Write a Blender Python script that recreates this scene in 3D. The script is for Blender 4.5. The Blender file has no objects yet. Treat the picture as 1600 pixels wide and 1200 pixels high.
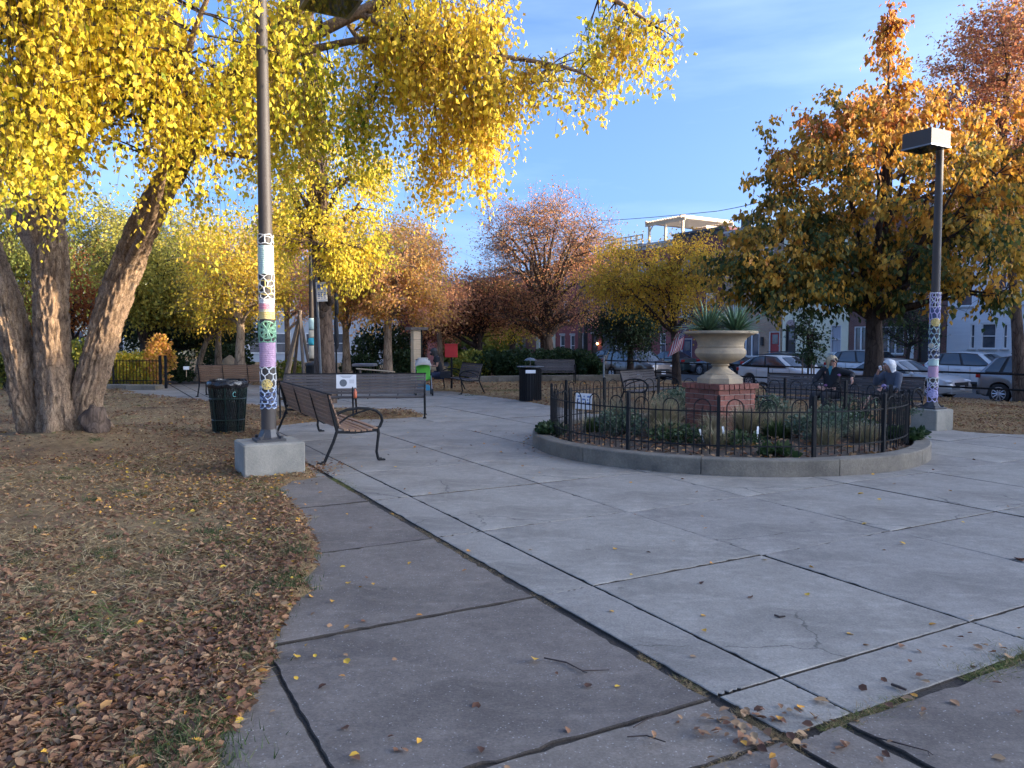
import bpy, bmesh, math, random
import numpy as np
from mathutils import Vector, Matrix, noise

random.seed(7)
RNG = np.random.default_rng(7)
R = math.radians
SC = bpy.context.scene
COL = SC.collection

# ------------------------------------------------------------------ camera, sky, sun, exposure
CAM_H = 1.6
PITCH = math.atan(68 / 1200.0)
cam_d = bpy.data.cameras.new('camera')
cam = bpy.data.objects.new('camera', cam_d)
COL.objects.link(cam)
cam.location = (0, 0, CAM_H)
cam.rotation_euler = (R(90) - PITCH, 0, 0)
cam_d.sensor_width = 36
cam_d.lens = 27
cam_d.clip_start = 0.05
cam_d.clip_end = 4000
SC.camera = cam

SUN_EL, SUN_AZ = 9.6, -8.0       # elevation; azimuth from +X, anticlockwise
w = bpy.data.worlds.new('World')
SC.world = w
w.use_nodes = True
wn = w.node_tree
for n in list(wn.nodes):
    wn.nodes.remove(n)
out = wn.nodes.new('ShaderNodeOutputWorld')
bg = wn.nodes.new('ShaderNodeBackground')
sky = wn.nodes.new('ShaderNodeTexSky')
sky.sky_type = 'NISHITA'
sky.sun_disc = False
sky.sun_elevation = R(SUN_EL)
sky.sun_rotation = R(90 - SUN_AZ)
sky.air_density = 0.5
sky.dust_density = 5.5
sky.ozone_density = 3.7
bg.inputs['Strength'].default_value = 0.15
tcs = wn.nodes.new('ShaderNodeTexCoord')
vm = wn.nodes.new('ShaderNodeVectorMath'); vm.operation = 'MULTIPLY_ADD'
vm.inputs[1].default_value = (1, 1, .88); vm.inputs[2].default_value = (0, 0, .06)
wn.links.new(tcs.outputs['Generated'], vm.inputs[0]); wn.links.new(vm.outputs[0], sky.inputs['Vector'])
# thin wisps of high cloud
tc = wn.nodes.new('ShaderNodeTexCoord')
mp = wn.nodes.new('ShaderNodeMapping')
mp.inputs['Scale'].default_value = (1.2, 1.6, 7.0)
mp.inputs['Rotation'].default_value = (0.0, 0.25, 0.3)
nz = wn.nodes.new('ShaderNodeTexNoise')
nz.inputs['Scale'].default_value = 1.7
nz.inputs['Detail'].default_value = 6
nz.inputs['Roughness'].default_value = 0.55
rp = wn.nodes.new('ShaderNodeValToRGB')
rp.color_ramp.elements[0].position = 0.42
rp.color_ramp.elements[0].color = (0, 0, 0, 1)
rp.color_ramp.elements[1].position = 0.80
rp.color_ramp.elements[1].color = (0.20, 0.20, 0.20, 1)
mx = wn.nodes.new('ShaderNodeMixRGB')
mx.inputs['Color2'].default_value = (2.2, 2.6, 3.2, 1)
wn.links.new(tc.outputs['Generated'], mp.inputs['Vector'])
wn.links.new(mp.outputs['Vector'], nz.inputs['Vector'])
wn.links.new(nz.outputs['Fac'], rp.inputs['Fac'])
wn.links.new(rp.outputs['Color'], mx.inputs['Fac'])
wn.links.new(sky.outputs['Color'], mx.inputs['Color1'])
wn.links.new(mx.outputs['Color'], bg.inputs['Color'])
wn.links.new(bg.outputs['Background'], out.inputs['Surface'])

sd = bpy.data.lights.new('sun', 'SUN')
sd.energy = 2.5
sd.angle = R(0.5)
sd.color = (1.0, 0.83, 0.60)
sun = bpy.data.objects.new('sun', sd)
COL.objects.link(sun)
sv = Vector((math.cos(R(SUN_AZ)) * math.cos(R(SUN_EL)), math.sin(R(SUN_AZ)) * math.cos(R(SUN_EL)), math.sin(R(SUN_EL))))
sun.rotation_euler = sv.to_track_quat('Z', 'Y').to_euler()
sun.location = (40, -8, 30)

SC.view_settings.view_transform = 'Standard'
SC.view_settings.look = 'None'
SC.view_settings.exposure = 2.45
SC.view_settings.gamma = 1
SC.view_settings.use_curve_mapping = False
SC.cycles.max_bounces = 6
SC.cycles.diffuse_bounces = 3
SC.cycles.transmission_bounces = 4
SC.cycles.transparent_max_bounces = 8
SC.cycles.use_denoising = True

# ------------------------------------------------------------------ frames of reference
cP, sP = math.cos(PITCH), math.sin(PITCH)
def ray(px, py):
    a = (px - 800) / 1200; b = (600 - py) / 1200
    return Vector((a, cP + b * sP, -sP + b * cP))
def G(px, py, z=0.0):
    d = ray(px, py); t = (z - CAM_H) / d.z
    return Vector((d.x * t, d.y * t, z))
def D(px, py, Y):
    d = ray(px, py)
    return Vector((0, 0, CAM_H)) + d * (Y / d.y)
U1 = Vector((-0.479, 0.878, 0)); U2 = Vector((0.878, 0.479, 0))      # paving grid
GA = math.atan2(U2.y, U2.x)
V1 = Vector((-0.540, 0.842, 0)).normalized(); V2 = Vector((V1.y, -V1.x, 0))   # street frame
SA = math.atan2(V2.y, V2.x)
FS = 42.0                                                             # facade line across the street
def S(s, r, z=0.0):
    v = V2 * s + V1 * r
    return Vector((v.x, v.y, z))
def fac(px, py, s=FS):
    d = ray(px, py)
    t = s / (d.x * V2.x + d.y * V2.y)
    p = d * t
    return p.x * V1.x + p.y * V1.y, CAM_H + p.z
CEN = Vector((3.2, 11.8, 0))                                          # planter centre

# ------------------------------------------------------------------ tagging
def tag(o, label=None, cat=None, group=None, kind=None):
    if label: o['label'] = label
    if cat: o['category'] = cat
    if group: o['group'] = group
    if kind: o['kind'] = kind
    return o
def thing(name, label, cat, loc=(0, 0, 0), rz=0.0, group=None):
    o = bpy.data.objects.new(name, None)
    o.empty_display_size = 0.2
    COL.objects.link(o)
    o.location = loc; o.rotation_euler = (0, 0, rz)
    return tag(o, label, cat, group)
def wmat(o):
    m = o.matrix_basis.copy()
    p = o.parent
    while p:
        m = p.matrix_basis @ m
        p = p.parent
    return m
def copy_tree(o, parent=None):
    c = o.copy(); COL.objects.link(c)
    if parent: c.parent = parent
    for ch in list(o.children):
        copy_tree(ch, c)
    return c

# ------------------------------------------------------------------ materials
def newmat(name):
    m = bpy.data.materials.new(name); m.use_nodes = True
    nt = m.node_tree
    b = nt.nodes['Principled BSDF']
    return m, nt, b
def rgba(c): return (c[0], c[1], c[2], 1)
def ramp(nt, stops):
    n = nt.nodes.new('ShaderNodeValToRGB')
    el = n.color_ramp.elements
    while len(el) < len(stops): el.new(0.5)
    for e, (p, c) in zip(el, stops):
        e.position = p; e.color = rgba(c)
    return n
def noise_tex(nt, scale, detail=4, rough=0.55, vec=None, stretch=None, coord='Object'):
    n = nt.nodes.new('ShaderNodeTexNoise')
    n.inputs['Scale'].default_value = scale
    n.inputs['Detail'].default_value = detail
    n.inputs['Roughness'].default_value = rough
    t = nt.nodes.new('ShaderNodeTexCoord')
    if stretch:
        m = nt.nodes.new('ShaderNodeMapping'); m.inputs['Scale'].default_value = stretch
        nt.links.new(t.outputs[coord], m.inputs['Vector']); nt.links.new(m.outputs['Vector'], n.inputs['Vector'])
    else:
        nt.links.new(t.outputs[coord], n.inputs['Vector'])
    return n
def mixc(nt, fac, a, b, mode='MIX'):
    n = nt.nodes.new('ShaderNodeMixRGB'); n.blend_type = mode
    for s, v in (('Fac', fac), ('Color1', a), ('Color2', b)):
        if hasattr(v, 'links') or hasattr(v, 'is_linked'): nt.links.new(v, n.inputs[s])
        elif isinstance(v, (int, float)): n.inputs[s].default_value = v
        else: n.inputs[s].default_value = rgba(v)
    return n.outputs['Color']
def PM(name, c1, c2=None, scale=6.0, rough=0.7, metal=0.0, bump=0.0, bscale=None, stretch=None, fine=0.0, coat=0.0, spec=0.5, objvar=0.0):
    """procedural material: two tones on a noise, fine grain, bump"""
    m, nt, b = newmat(name)
    c2 = c2 or tuple(x * 0.75 for x in c1)
    n = noise_tex(nt, scale, 5, 0.6, stretch=stretch)
    r = ramp(nt, [(0.32, c1), (0.68, c2)])
    nt.links.new(n.outputs['Fac'], r.inputs['Fac'])
    col = r.outputs['Color']
    if fine:
        f = noise_tex(nt, scale * 14, 3, 0.7, stretch=stretch)
        fr = ramp(nt, [(0.3, (1 - fine,) * 3), (0.7, (1 + fine,) * 3)])
        nt.links.new(f.outputs['Fac'], fr.inputs['Fac'])
        col = mixc(nt, 1.0, col, fr.outputs['Color'], 'MULTIPLY')
    if objvar:
        oi = nt.nodes.new('ShaderNodeObjectInfo')
        orr = ramp(nt, [(0, (1 - objvar,) * 3), (1, (1 + objvar,) * 3)])
        nt.links.new(oi.outputs['Random'], orr.inputs['Fac'])
        col = mixc(nt, 1.0, col, orr.outputs['Color'], 'MULTIPLY')
    nt.links.new(col, b.inputs['Base Color'])
    b.inputs['Roughness'].default_value = rough
    b.inputs['Metallic'].default_value = metal
    b.inputs['Coat Weight'].default_value = coat
    b.inputs['Specular IOR Level'].default_value = spec
    if bump:
        bn = noise_tex(nt, bscale or scale * 6, 6, 0.65, stretch=stretch)
        bp = nt.nodes.new('ShaderNodeBump')
        bp.inputs['Strength'].default_value = bump
        bp.inputs['Distance'].default_value = 0.02
        nt.links.new(bn.outputs['Fac'], bp.inputs['Height'])
        nt.links.new(bp.outputs['Normal'], b.inputs['Normal'])
    return m
def LEAF(name, stops, trans=0.45, rough=0.55):
    """leaf: colour from the per-leaf attribute 'tint', light passes through"""
    m, nt, b = newmat(name)
    a = nt.nodes.new('ShaderNodeAttribute'); a.attribute_name = 'tint'
    r = ramp(nt, stops)
    nt.links.new(a.outputs['Fac'], r.inputs['Fac'])
    nt.links.new(r.outputs['Color'], b.inputs['Base Color'])
    b.inputs['Roughness'].default_value = rough
    b.inputs['Specular IOR Level'].default_value = 0.3
    t = nt.nodes.new('ShaderNodeBsdfTranslucent')
    nt.links.new(r.outputs['Color'], t.inputs['Color'])
    mxs = nt.nodes.new('ShaderNodeMixShader'); mxs.inputs['Fac'].default_value = trans
    o = nt.nodes['Material Output']
    nt.links.new(b.outputs['BSDF'], mxs.inputs[1]); nt.links.new(t.outputs['BSDF'], mxs.inputs[2])
    nt.links.new(mxs.outputs['Shader'], o.inputs['Surface'])
    return m

M = {}
# ------------------------------------------------------------------ mesh builder
class MB:
    def __init__(s): s.v = []; s.f = []; s.m = []; s.cur = 0
    def add(s, vs, fs):
        o = len(s.v); s.v.extend([tuple(v) for v in vs])
        for f in fs:
            s.f.append([i + o for i in f]); s.m.append(s.cur)
        return s
    def mat(s, i): s.cur = i; return s
    def box(s, c, d, rot=None, taper=1.0):
        c = Vector(c); h = Vector(d) / 2
        vs = []
        for z in (-1, 1):
            k = taper if z > 0 else 1
            for x, y in ((-1, -1), (1, -1), (1, 1), (-1, 1)):
                v = Vector((x * h.x * k, y * h.y * k, z * h.z))
                if rot is not None: v = rot @ v
                vs.append(c + v)
        return s.add(vs, [(3, 2, 1, 0), (4, 5, 6, 7), (0, 1, 5, 4), (1, 2, 6, 5), (2, 3, 7, 6), (3, 0, 4, 7)])
    def bbox(s, c, d, b=0.005, rot=None):
        """box with chamfered vertical and top edges"""
        c = Vector(c); hx, hy, hz = d[0] / 2, d[1] / 2, d[2] / 2
        b = min(b, hx * .45, hy * .45, hz * .9)
        def ring(ix, iy, z):
            r = [(-ix + b, -iy), (ix - b, -iy), (ix, -iy + b), (ix, iy - b), (ix - b, iy), (-ix + b, iy), (-ix, iy - b), (-ix, -iy + b)]
            return [Vector((x, y, z)) for x, y in r]
        vs = ring(hx, hy, -hz) + ring(hx, hy, hz - b) + ring(hx - b, hy - b, hz)
        if rot is not None: vs = [rot @ v for v in vs]
        vs = [c + v for v in vs]
        fs = [tuple(range(7, -1, -1)), tuple(range(16, 24))]
        for k in (0, 8):
            for i in range(8): fs.append((k + i, k + (i + 1) % 8, k + 8 + (i + 1) % 8, k + 8 + i))
        return s.add(vs, fs)
    def tube(s, pts, rad, n=6, cap=True, flat=1.0, up=None):
        pts = [Vector(p) for p in pts]
        if not isinstance(rad, (list, tuple)): rad = [rad] * len(pts)
        o = len(s.v); vs = []; fs = []
        ref = Vector(up) if up else Vector((0, 0, 1))
        prev = None
        for i, p in enumerate(pts):
            t = (pts[min(i + 1, len(pts) - 1)] - pts[max(i - 1, 0)])
            if t.length < 1e-9: t = Vector((0, 0, 1))
            t.normalize()
            if up is not None:
                a = ref.cross(t)
                if a.length < 1e-4: a = Vector((1, 0, 0)).cross(t)
            elif prev is None:
                a = t.cross(Vector((0.13, 0.31, 0.94))) if abs(t.z) < 0.9 else t.cross(Vector((1, 0, 0)))
            else:
                a = prev - t * prev.dot(t)
            if a.length < 1e-6: a = t.orthogonal()
            a.normalize(); prev = a
            b = t.cross(a)
            for k in range(n):
                an = 2 * math.pi * (k + .5) / n
                vs.append(p + a * (math.cos(an) * rad[i]) + b * (math.sin(an) * rad[i] * flat))
        for i in range(len(pts) - 1):
            for k in range(n):
                fs.append((i * n + k, i * n + (k + 1) % n, (i + 1) * n + (k + 1) % n, (i + 1) * n + k))
        if cap:
            fs.append(tuple(range(n - 1, -1, -1)))
            e = (len(pts) - 1) * n
            fs.append(tuple(e + k for k in range(n)))
        return s.add(vs, fs)
    def cyl(s, c, r, h, n=16, r2=None):
        c = Vector(c)
        return s.tube([c, c + Vector((0, 0, h))], [r, r if r2 is None else r2], n)
    def lathe(s, prof, n=24, c=(0, 0, 0), cap=True):
        c = Vector(c); vs = []; fs = []
        for r, z in prof:
            for k in range(n):
                a = 2 * math.pi * k / n
                vs.append(c + Vector((r * math.cos(a), r * math.sin(a), z)))
        for i in range(len(prof) - 1):
            for k in range(n):
                fs.append((i * n + k, i * n + (k + 1) % n, (i + 1) * n + (k + 1) % n, (i + 1) * n + k))
        if cap:
            fs.append(tuple(range(n - 1, -1, -1)))
            e = (len(prof) - 1) * n
            fs.append(tuple(e + k for k in range(n)))
        return s.add(vs, fs)
    def ell(s, c, r, n=12, m=8, rot=None):
        c = Vector(c); vs = []; fs = []
        for i in range(m + 1):
            th = math.pi * i / m
            for k in range(n):
                a = 2 * math.pi * k / n
                v = Vector((r[0] * math.sin(th) * math.cos(a), r[1] * math.sin(th) * math.sin(a), r[2] * math.cos(th)))
                if rot is not None: v = rot @ v
                vs.append(c + v)
        for i in range(m):
            for k in range(n):
                fs.append((i * n + k, (i + 1) * n + k, (i + 1) * n + (k + 1) % n, i * n + (k + 1) % n))
        return s.add(vs, fs)
    def prism(s, poly, ext):
        poly = [Vector(p) for p in poly]; e = Vector(ext); n = len(poly)
        vs = poly + [p + e for p in poly]
        fs = [tuple(range(n - 1, -1, -1)), tuple(range(n, 2 * n))]
        for i in range(n): fs.append((i, (i + 1) % n, n + (i + 1) % n, n + i))
        return s.add(vs, fs)
    def grid(s, fn, nu, nv, thick=0.0):
        vs = [fn(i / nu, j / nv) for j in range(nv + 1) for i in range(nu + 1)]
        fs = [(j * (nu + 1) + i, j * (nu + 1) + i + 1, (j + 1) * (nu + 1) + i + 1, (j + 1) * (nu + 1) + i) for j in range(nv) for i in range(nu)]
        return s.add(vs, fs)
    def build(s, name, mats, parent=None, smooth=False, world=False, angle=None):
        me = bpy.data.meshes.new(name)
        vs = s.v
        if world and parent is not None:
            inv = wmat(parent).inverted()
            vs = [tuple(inv @ Vector(v)) for v in vs]
        me.from_pydata(vs, [], s.f)
        if not isinstance(mats, (list, tuple)): mats = [mats]
        for m in mats: me.materials.append(m)
        if len(mats) > 1: me.polygons.foreach_set('material_index', s.m)
        if smooth: me.polygons.foreach_set('use_smooth', [True] * len(me.polygons))
        me.update()
        if angle is not None:
            try: me.set_sharp_from_angle(angle=R(angle))
            except Exception: pass
        o = bpy.data.objects.new(name, me); COL.objects.link(o)
        if parent is not None: o.parent = parent
        return o
def inst(src, parent, loc, rot=(0, 0, 0), scale=(1, 1, 1)):
    o = src.copy(); COL.objects.link(o); o.parent = parent
    o.location = loc; o.rotation_euler = rot; o.scale = scale
    return o
def fastmesh(name, co, quads, mats, parent=None, tint=None, world=True, smooth=False):
    """big mesh from numpy arrays; quads is (N,3) or (N,4)"""
    me = bpy.data.meshes.new(name)
    co = np.asarray(co, dtype=np.float64)
    if parent is not None and world:
        inv = np.array(wmat(parent).inverted())
        co = co @ inv[:3, :3].T + inv[:3, 3]
    q = np.asarray(quads, dtype=np.int32); k = q.shape[1]
    me.vertices.add(len(co)); me.vertices.foreach_set('co', co.astype(np.float32).ravel())
    me.loops.add(q.size); me.loops.foreach_set('vertex_index', q.ravel())
    me.polygons.add(len(q)); me.polygons.foreach_set('loop_start', np.arange(0, q.size, k, dtype=np.int32))
    if smooth: me.polygons.foreach_set('use_smooth', np.ones(len(q), dtype=bool))
    if not isinstance(mats, (list, tuple)): mats = [mats]
    for m in mats: me.materials.append(m)
    if tint is not None:
        at = me.attributes.new('tint', 'FLOAT', 'POINT')
        at.data.foreach_set('value', np.asarray(tint, dtype=np.float32))
    me.update(calc_edges=True)
    o = bpy.data.objects.new(name, me); COL.objects.link(o)
    if parent is not None: o.parent = parent
    return o
def unit(a):
    return a / np.maximum(np.linalg.norm(a, axis=1, keepdims=True), 1e-9)
LEAF4 = (np.array([[0, 0, 0], [-.33, .45, .10], [0, 1, -.04], [.33, .45, .10]]), np.array([[0, 1, 2, 3]]))
LEAF4F = (np.array([[0, 0, 0], [-.36, .42, .12], [0, 1, -.04], [.36, .42, .12]]), np.array([[0, 1, 2], [0, 2, 3]]))
LEAF6 = (np.array([[0, 0, 0], [-.33, .30, .07], [-.27, .66, .08], [0, 1, -.10], [.27, .66, .08], [.33, .30, .07]]), np.array([[0, 1, 2, 3], [0, 3, 4, 5]]))
BLADE = (np.array([[-.5, 0, 0], [.5, 0, 0], [0, 1, 0]]), np.array([[0, 1, 2]]))
def leaves(pos, axis, normal, size, tint, tmpl=LEAF4F, wid=1.0):
    """arrays for many leaves"""
    axis = unit(axis); side = unit(np.cross(axis, normal)); nor = np.cross(side, axis)
    t, f = tmpl; k = len(t)
    size = np.asarray(size).reshape(-1, 1)
    w_ = np.asarray(wid).reshape(-1, 1) if np.ndim(wid) else wid
    co = np.empty((len(pos), k, 3))
    for i in range(k):
        co[:, i] = pos + side * (t[i, 0] * size * w_) + axis * (t[i, 1] * size) + nor * (t[i, 2] * size)
    fa = (f[None, :, :] + (np.arange(len(pos)) * k)[:, None, None]).reshape(-1, f.shape[1])
    return co.reshape(-1, 3), fa, np.repeat(tint, k)
# ------------------------------------------------------------------ shared materials
M['metal_black'] = PM('black_iron', (.012, .012, .013), (.016, .016, .017), 9, .7, .0, .12, 60, spec=.15)
M['metal_grey'] = PM('grey_metal', (.16, .17, .18), (.11, .12, .13), 5, .45, .4)
M['pole'] = PM('brown_pole_paint', (.055, .042, .034), (.042, .033, .027), 3, .62, .0, .1, 40)
M['pole_dark'] = PM('dark_pole_paint', (.035, .033, .034), (.05, .046, .045), 4, .45)
M['wood_tan'] = PM('warm_slat_wood', (.30, .17, .095), (.19, .105, .06), 5, .6, 0, .3, 60, (1.0, 9, 9), fine=.25, objvar=.12)
M['wood_grey'] = PM('weathered_slat_wood', (.12, .10, .095), (.065, .055, .052), 5, .65, 0, .3, 60, (1.0, 9, 9), fine=.3, objvar=.2)
M['wood_new'] = PM('new_timber', (.62, .45, .28), (.5, .35, .2), 5, .6, 0, .1, 40, (1, 6, 6))
M['wood_old'] = PM('old_timber', (.16, .12, .09), (.09, .07, .055), 4, .8, 0, .4, 30, (4, 4, .6), fine=.25)
M['block'] = PM('cast_concrete', (.31, .28, .225), (.19, .175, .145), 2.6, .85, 0, .35, 60, fine=.12)
M['kerb'] = PM('kerb_concrete', (.22, .185, .14), (.11, .095, .075), 2.6, .9, 0, .5, 50, fine=.18, objvar=.12)
M['stone'] = PM('cast_stone', (.44, .33, .205), (.26, .21, .15), 3.2, .85, 0, .35, 40, fine=.1)
M['soil'] = PM('garden_soil', (.06, .042, .03), (.11, .08, .055), 8, .95, 0, .8, 60, fine=.3)
M['brick'] = PM('red_brick', (.26, .085, .055), (.16, .06, .045), 9, .85, 0, .4, 60, fine=.15, objvar=.28)
M['mortar'] = PM('mortar', (.36, .32, .28), (.26, .23, .2), 12, .9, 0, .3)
M['rubber'] = PM('tyre_rubber', (.012, .012, .012), (.02, .02, .02), 9, .8)
M['white'] = PM('white_paint', (.72, .72, .70), (.62, .62, .61), 3, .5)
M['paper'] = PM('white_paper', (.8, .8, .8), (.74, .74, .76), 6, .35)
M['black_plastic'] = PM('black_plastic', (.01, .01, .011), (.016, .016, .017), 8, .3, bump=.3, bscale=18)
M['asphalt'] = PM('asphalt', (.052, .052, .055), (.038, .038, .04), 1.5, .85, 0, .5, 80, fine=.2)
M['pave_old_curb'] = M['kerb']
M['shoe_white'] = PM('shoe_white', (.6, .6, .6), (.5, .5, .5), 8, .6)
M['glass_dark'] = PM('dark_glass', (.02, .025, .03), (.03, .035, .042), 2, .06, spec=.8)
M['chrome'] = PM('alloy', (.5, .5, .52), (.4, .4, .42), 6, .3, .8)
M['grey_ink'] = PM('grey_print', (.16, .18, .2), (.1, .11, .13), 40, .6)
M['blue_ink'] = PM('blue_print', (.12, .2, .42), (.1, .16, .35), 10, .6)

def concrete(name, a, b, spk, spk_fac, dirt):
    m, nt, bs = newmat(name)
    n = noise_tex(nt, 1.3, 6, .62)
    r = ramp(nt, [(.36, a), (.64, tuple(x * .9 for x in b))])
    nt.links.new(n.outputs['Fac'], r.inputs['Fac'])
    col = r.outputs['Color']
    # pale swirls of trowelling and wear, stretched
    n2 = noise_tex(nt, 2.2, 8, .7, stretch=(1, 2.6, 1))
    r2 = ramp(nt, [(.50, (0, 0, 0)), (.78, (1, 1, 1))])
    nt.links.new(n2.outputs['Fac'], r2.inputs['Fac'])
    f2 = mixc(nt, 1.0, r2.outputs['Color'], (.75, .75, .75), 'MULTIPLY')
    col = mixc(nt, f2, col, tuple(min(1, x * 1.45) for x in a))
    # dark stains
    n3 = noise_tex(nt, .9, 7, .75)
    r3 = ramp(nt, [(.55, (0, 0, 0)), (.85, (1, 1, 1))])
    nt.links.new(n3.outputs['Fac'], r3.inputs['Fac'])
    f3 = mixc(nt, 1.0, r3.outputs['Color'], (dirt,) * 3, 'MULTIPLY')
    col = mixc(nt, f3, col, tuple(x * .55 for x in b))
    # aggregate speckle
    v = nt.nodes.new('ShaderNodeTexVoronoi'); v.inputs['Scale'].default_value = 62
    t = nt.nodes.new('ShaderNodeTexCoord'); nt.links.new(t.outputs['Object'], v.inputs['Vector'])
    r4 = ramp(nt, [(.0, (1, 1, 1)), (.30, (0, 0, 0))])
    nt.links.new(v.outputs['Distance'], r4.inputs['Fac'])
    n5 = noise_tex(nt, 30, 2, .5)
    r5 = ramp(nt, [(.5, (0, 0, 0)), (.62, (1, 1, 1))])
    nt.links.new(n5.outputs['Fac'], r5.inputs['Fac'])
    f4 = mixc(nt, 1.0, r4.outputs['Color'], r5.outputs['Color'], 'MULTIPLY')
    f4 = mixc(nt, 1.0, f4, (spk_fac,) * 3, 'MULTIPLY')
    col = mixc(nt, f4, col, spk)
    vc = nt.nodes.new('ShaderNodeTexVoronoi'); vc.feature = 'DISTANCE_TO_EDGE'; vc.inputs['Scale'].default_value = .42
    tw = noise_tex(nt, 2.5, 5, .6); av = nt.nodes.new('ShaderNodeVectorMath'); av.operation = 'MULTIPLY_ADD'; av.inputs[1].default_value = (.35, .35, 0)
    gc = nt.nodes.new('ShaderNodeNewGeometry')
    nt.links.new(tw.outputs['Color'], av.inputs[0]); nt.links.new(gc.outputs['Position'], av.inputs[2]); nt.links.new(av.outputs[0], vc.inputs['Vector'])
    cr = ramp(nt, [(0, (1, 1, 1)), (.0035, (0, 0, 0))]); nt.links.new(vc.outputs['Distance'], cr.inputs['Fac'])
    mk = noise_tex(nt, .5, 2, .5); mkr = ramp(nt, [(.56, (0, 0, 0)), (.60, (.75, .75, .75))]); nt.links.new(mk.outputs['Fac'], mkr.inputs['Fac'])
    col = mixc(nt, mixc(nt, 1, cr.outputs['Color'], mkr.outputs['Color'], 'MULTIPLY'), col, (.05, .045, .04))
    vg = nt.nodes.new('ShaderNodeTexVoronoi'); vg.inputs['Scale'].default_value = 1.9; nt.links.new(gc.outputs['Position'], vg.inputs['Vector'])
    gr_ = ramp(nt, [(.035, (.55, .55, .55)), (.05, (0, 0, 0))]); nt.links.new(vg.outputs['Distance'], gr_.inputs['Fac'])
    col = mixc(nt, gr_.outputs['Color'], col, tuple(x * .45 for x in b))
    g0 = noise_tex(nt, 14, 5, .75); g0r = ramp(nt, [(.3, (.84,) * 3), (.7, (1.16,) * 3)]); nt.links.new(g0.outputs['Fac'], g0r.inputs['Fac'])
    col = mixc(nt, 1.0, col, g0r.outputs['Color'], 'MULTIPLY')
    g = noise_tex(nt, 75, 3, .7)
    gr = ramp(nt, [(.3, (.78,) * 3), (.7, (1.22,) * 3)])
    nt.links.new(g.outputs['Fac'], gr.inputs['Fac'])
    col = mixc(nt, 1.0, col, gr.outputs['Color'], 'MULTIPLY')
    oi = nt.nodes.new('ShaderNodeObjectInfo')
    orr = ramp(nt, [(0, (.93, .93, .94)), (1, (1.07, 1.07, 1.05))])
    nt.links.new(oi.outputs['Random'], orr.inputs['Fac'])
    col = mixc(nt, 1.0, col, orr.outputs['Color'], 'MULTIPLY')
    nt.links.new(col, bs.inputs['Base Color'])
    bs.inputs['Roughness'].default_value = .78
    bs.inputs['Specular IOR Level'].default_value = .35
    bn = noise_tex(nt, 90, 6, .7)
    bp = nt.nodes.new('ShaderNodeBump'); bp.inputs['Strength'].default_value = .35; bp.inputs['Distance'].default_value = .006
    nt.links.new(bn.outputs['Fac'], bp.inputs['Height']); nt.links.new(bp.outputs['Normal'], bs.inputs['Normal'])
    return m
M['slab_new'] = concrete('new_slab_concrete', (.285, .252, .212), (.222, .194, .162), (.5, .5, .48), .4, .7)
M['slab_old'] = concrete('old_slab_concrete', (.190, .154, .124), (.132, .106, .086), (.5, .47, .43), .95, .8)

# ------------------------------------------------------------------ where paving is and where earth is
def pts(l): return [G(x, y) for x, y in l]
PLAZA = pts([(330, 1199), (350, 1160), (372, 1118), (405, 1050), (430, 1010), (455, 965), (492, 900), (500, 860), (478, 800), (432, 765), (462, 752), (500, 745),
             (478, 722), (448, 704), (425, 682), (432, 666), (470, 661), (545, 657), (610, 655), (662, 651), (645, 641), (545, 638), (440, 637), (330, 628),
             (200, 613), (205, 597), (320, 592), (430, 606), (560, 611), (700, 611), (742, 617), (820, 627), (852, 633)])
_far = []
a0 = math.atan2(17.2 - CEN.y, 1.6 - CEN.x)
for i in range(14):
    a = a0 + (math.atan2(13.3 - CEN.y, 7.9 - CEN.x) - a0) * i / 13
    _far.append(CEN + Vector((math.cos(a), math.sin(a), 0)) * 5.05)
PLAZA += _far + [Vector((8.65, 12.97, 0)), Vector((14, 11.4, 0)), Vector((34, 8, 0)), Vector((34, -6, 0)), Vector((-.3, -6, 0)), Vector((-.55, 1.2, 0)), Vector((-.9, 2.3, 0))]
PLZ = np.array([(p.x, p.y) for p in PLAZA])
def inside(xy, poly):
    x, y = xy[:, 0], xy[:, 1]
    c = np.zeros(len(xy), bool)
    n = len(poly)
    for i in range(n):
        x1, y1 = poly[i]; x2, y2 = poly[(i + 1) % n]
        if y1 == y2: continue
        m_ = ((y1 > y) != (y2 > y)) & (x < (x2 - x1) * (y - y1) / (y2 - y1) + x1)
        c ^= m_
    return c
def sdist(xy, poly):
    d = np.full(len(xy), 1e9)
    n = len(poly)
    for i in range(n):
        a = poly[i]; b = poly[(i + 1) % n] - a
        L = (b ** 2).sum() + 1e-12
        t = np.clip(((xy - a) @ b) / L, 0, 1)
        q = a + t[:, None] * b
        d = np.minimum(d, np.hypot(xy[:, 0] - q[:, 0], xy[:, 1] - q[:, 1]))
    return np.where(inside(xy, poly), d, -d)       # + inside the paving
def vnoise(x, y, seed=0):
    """cheap value noise"""
    xi = np.floor(x).astype(np.int64); yi = np.floor(y).astype(np.int64)
    fx = x - xi; fy = y - yi
    fx = fx * fx * (3 - 2 * fx); fy = fy * fy * (3 - 2 * fy)
    def h(a, b):
        n = (a * 374761393 + b * 668265263 + seed * 974634777) & 0x7fffffff
        n = ((n ^ (n >> 13)) * 1274126177) & 0x7fffffff
        return ((n ^ (n >> 16)) & 0xffff) / 65535.0
    return (h(xi, yi) * (1 - fx) + h(xi + 1, yi) * fx) * (1 - fy) + (h(xi, yi + 1) * (1 - fx) + h(xi + 1, yi + 1) * fx) * fy
def fbm(x, y, seed=0, o=4):
    s = 0; a = .5
    for k in range(o):
        s = s + a * vnoise(x * 2 ** k, y * 2 ** k, seed + k); a *= .5
    return s
def street_s(x, y): return x * V2.x + y * V2.y
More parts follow.
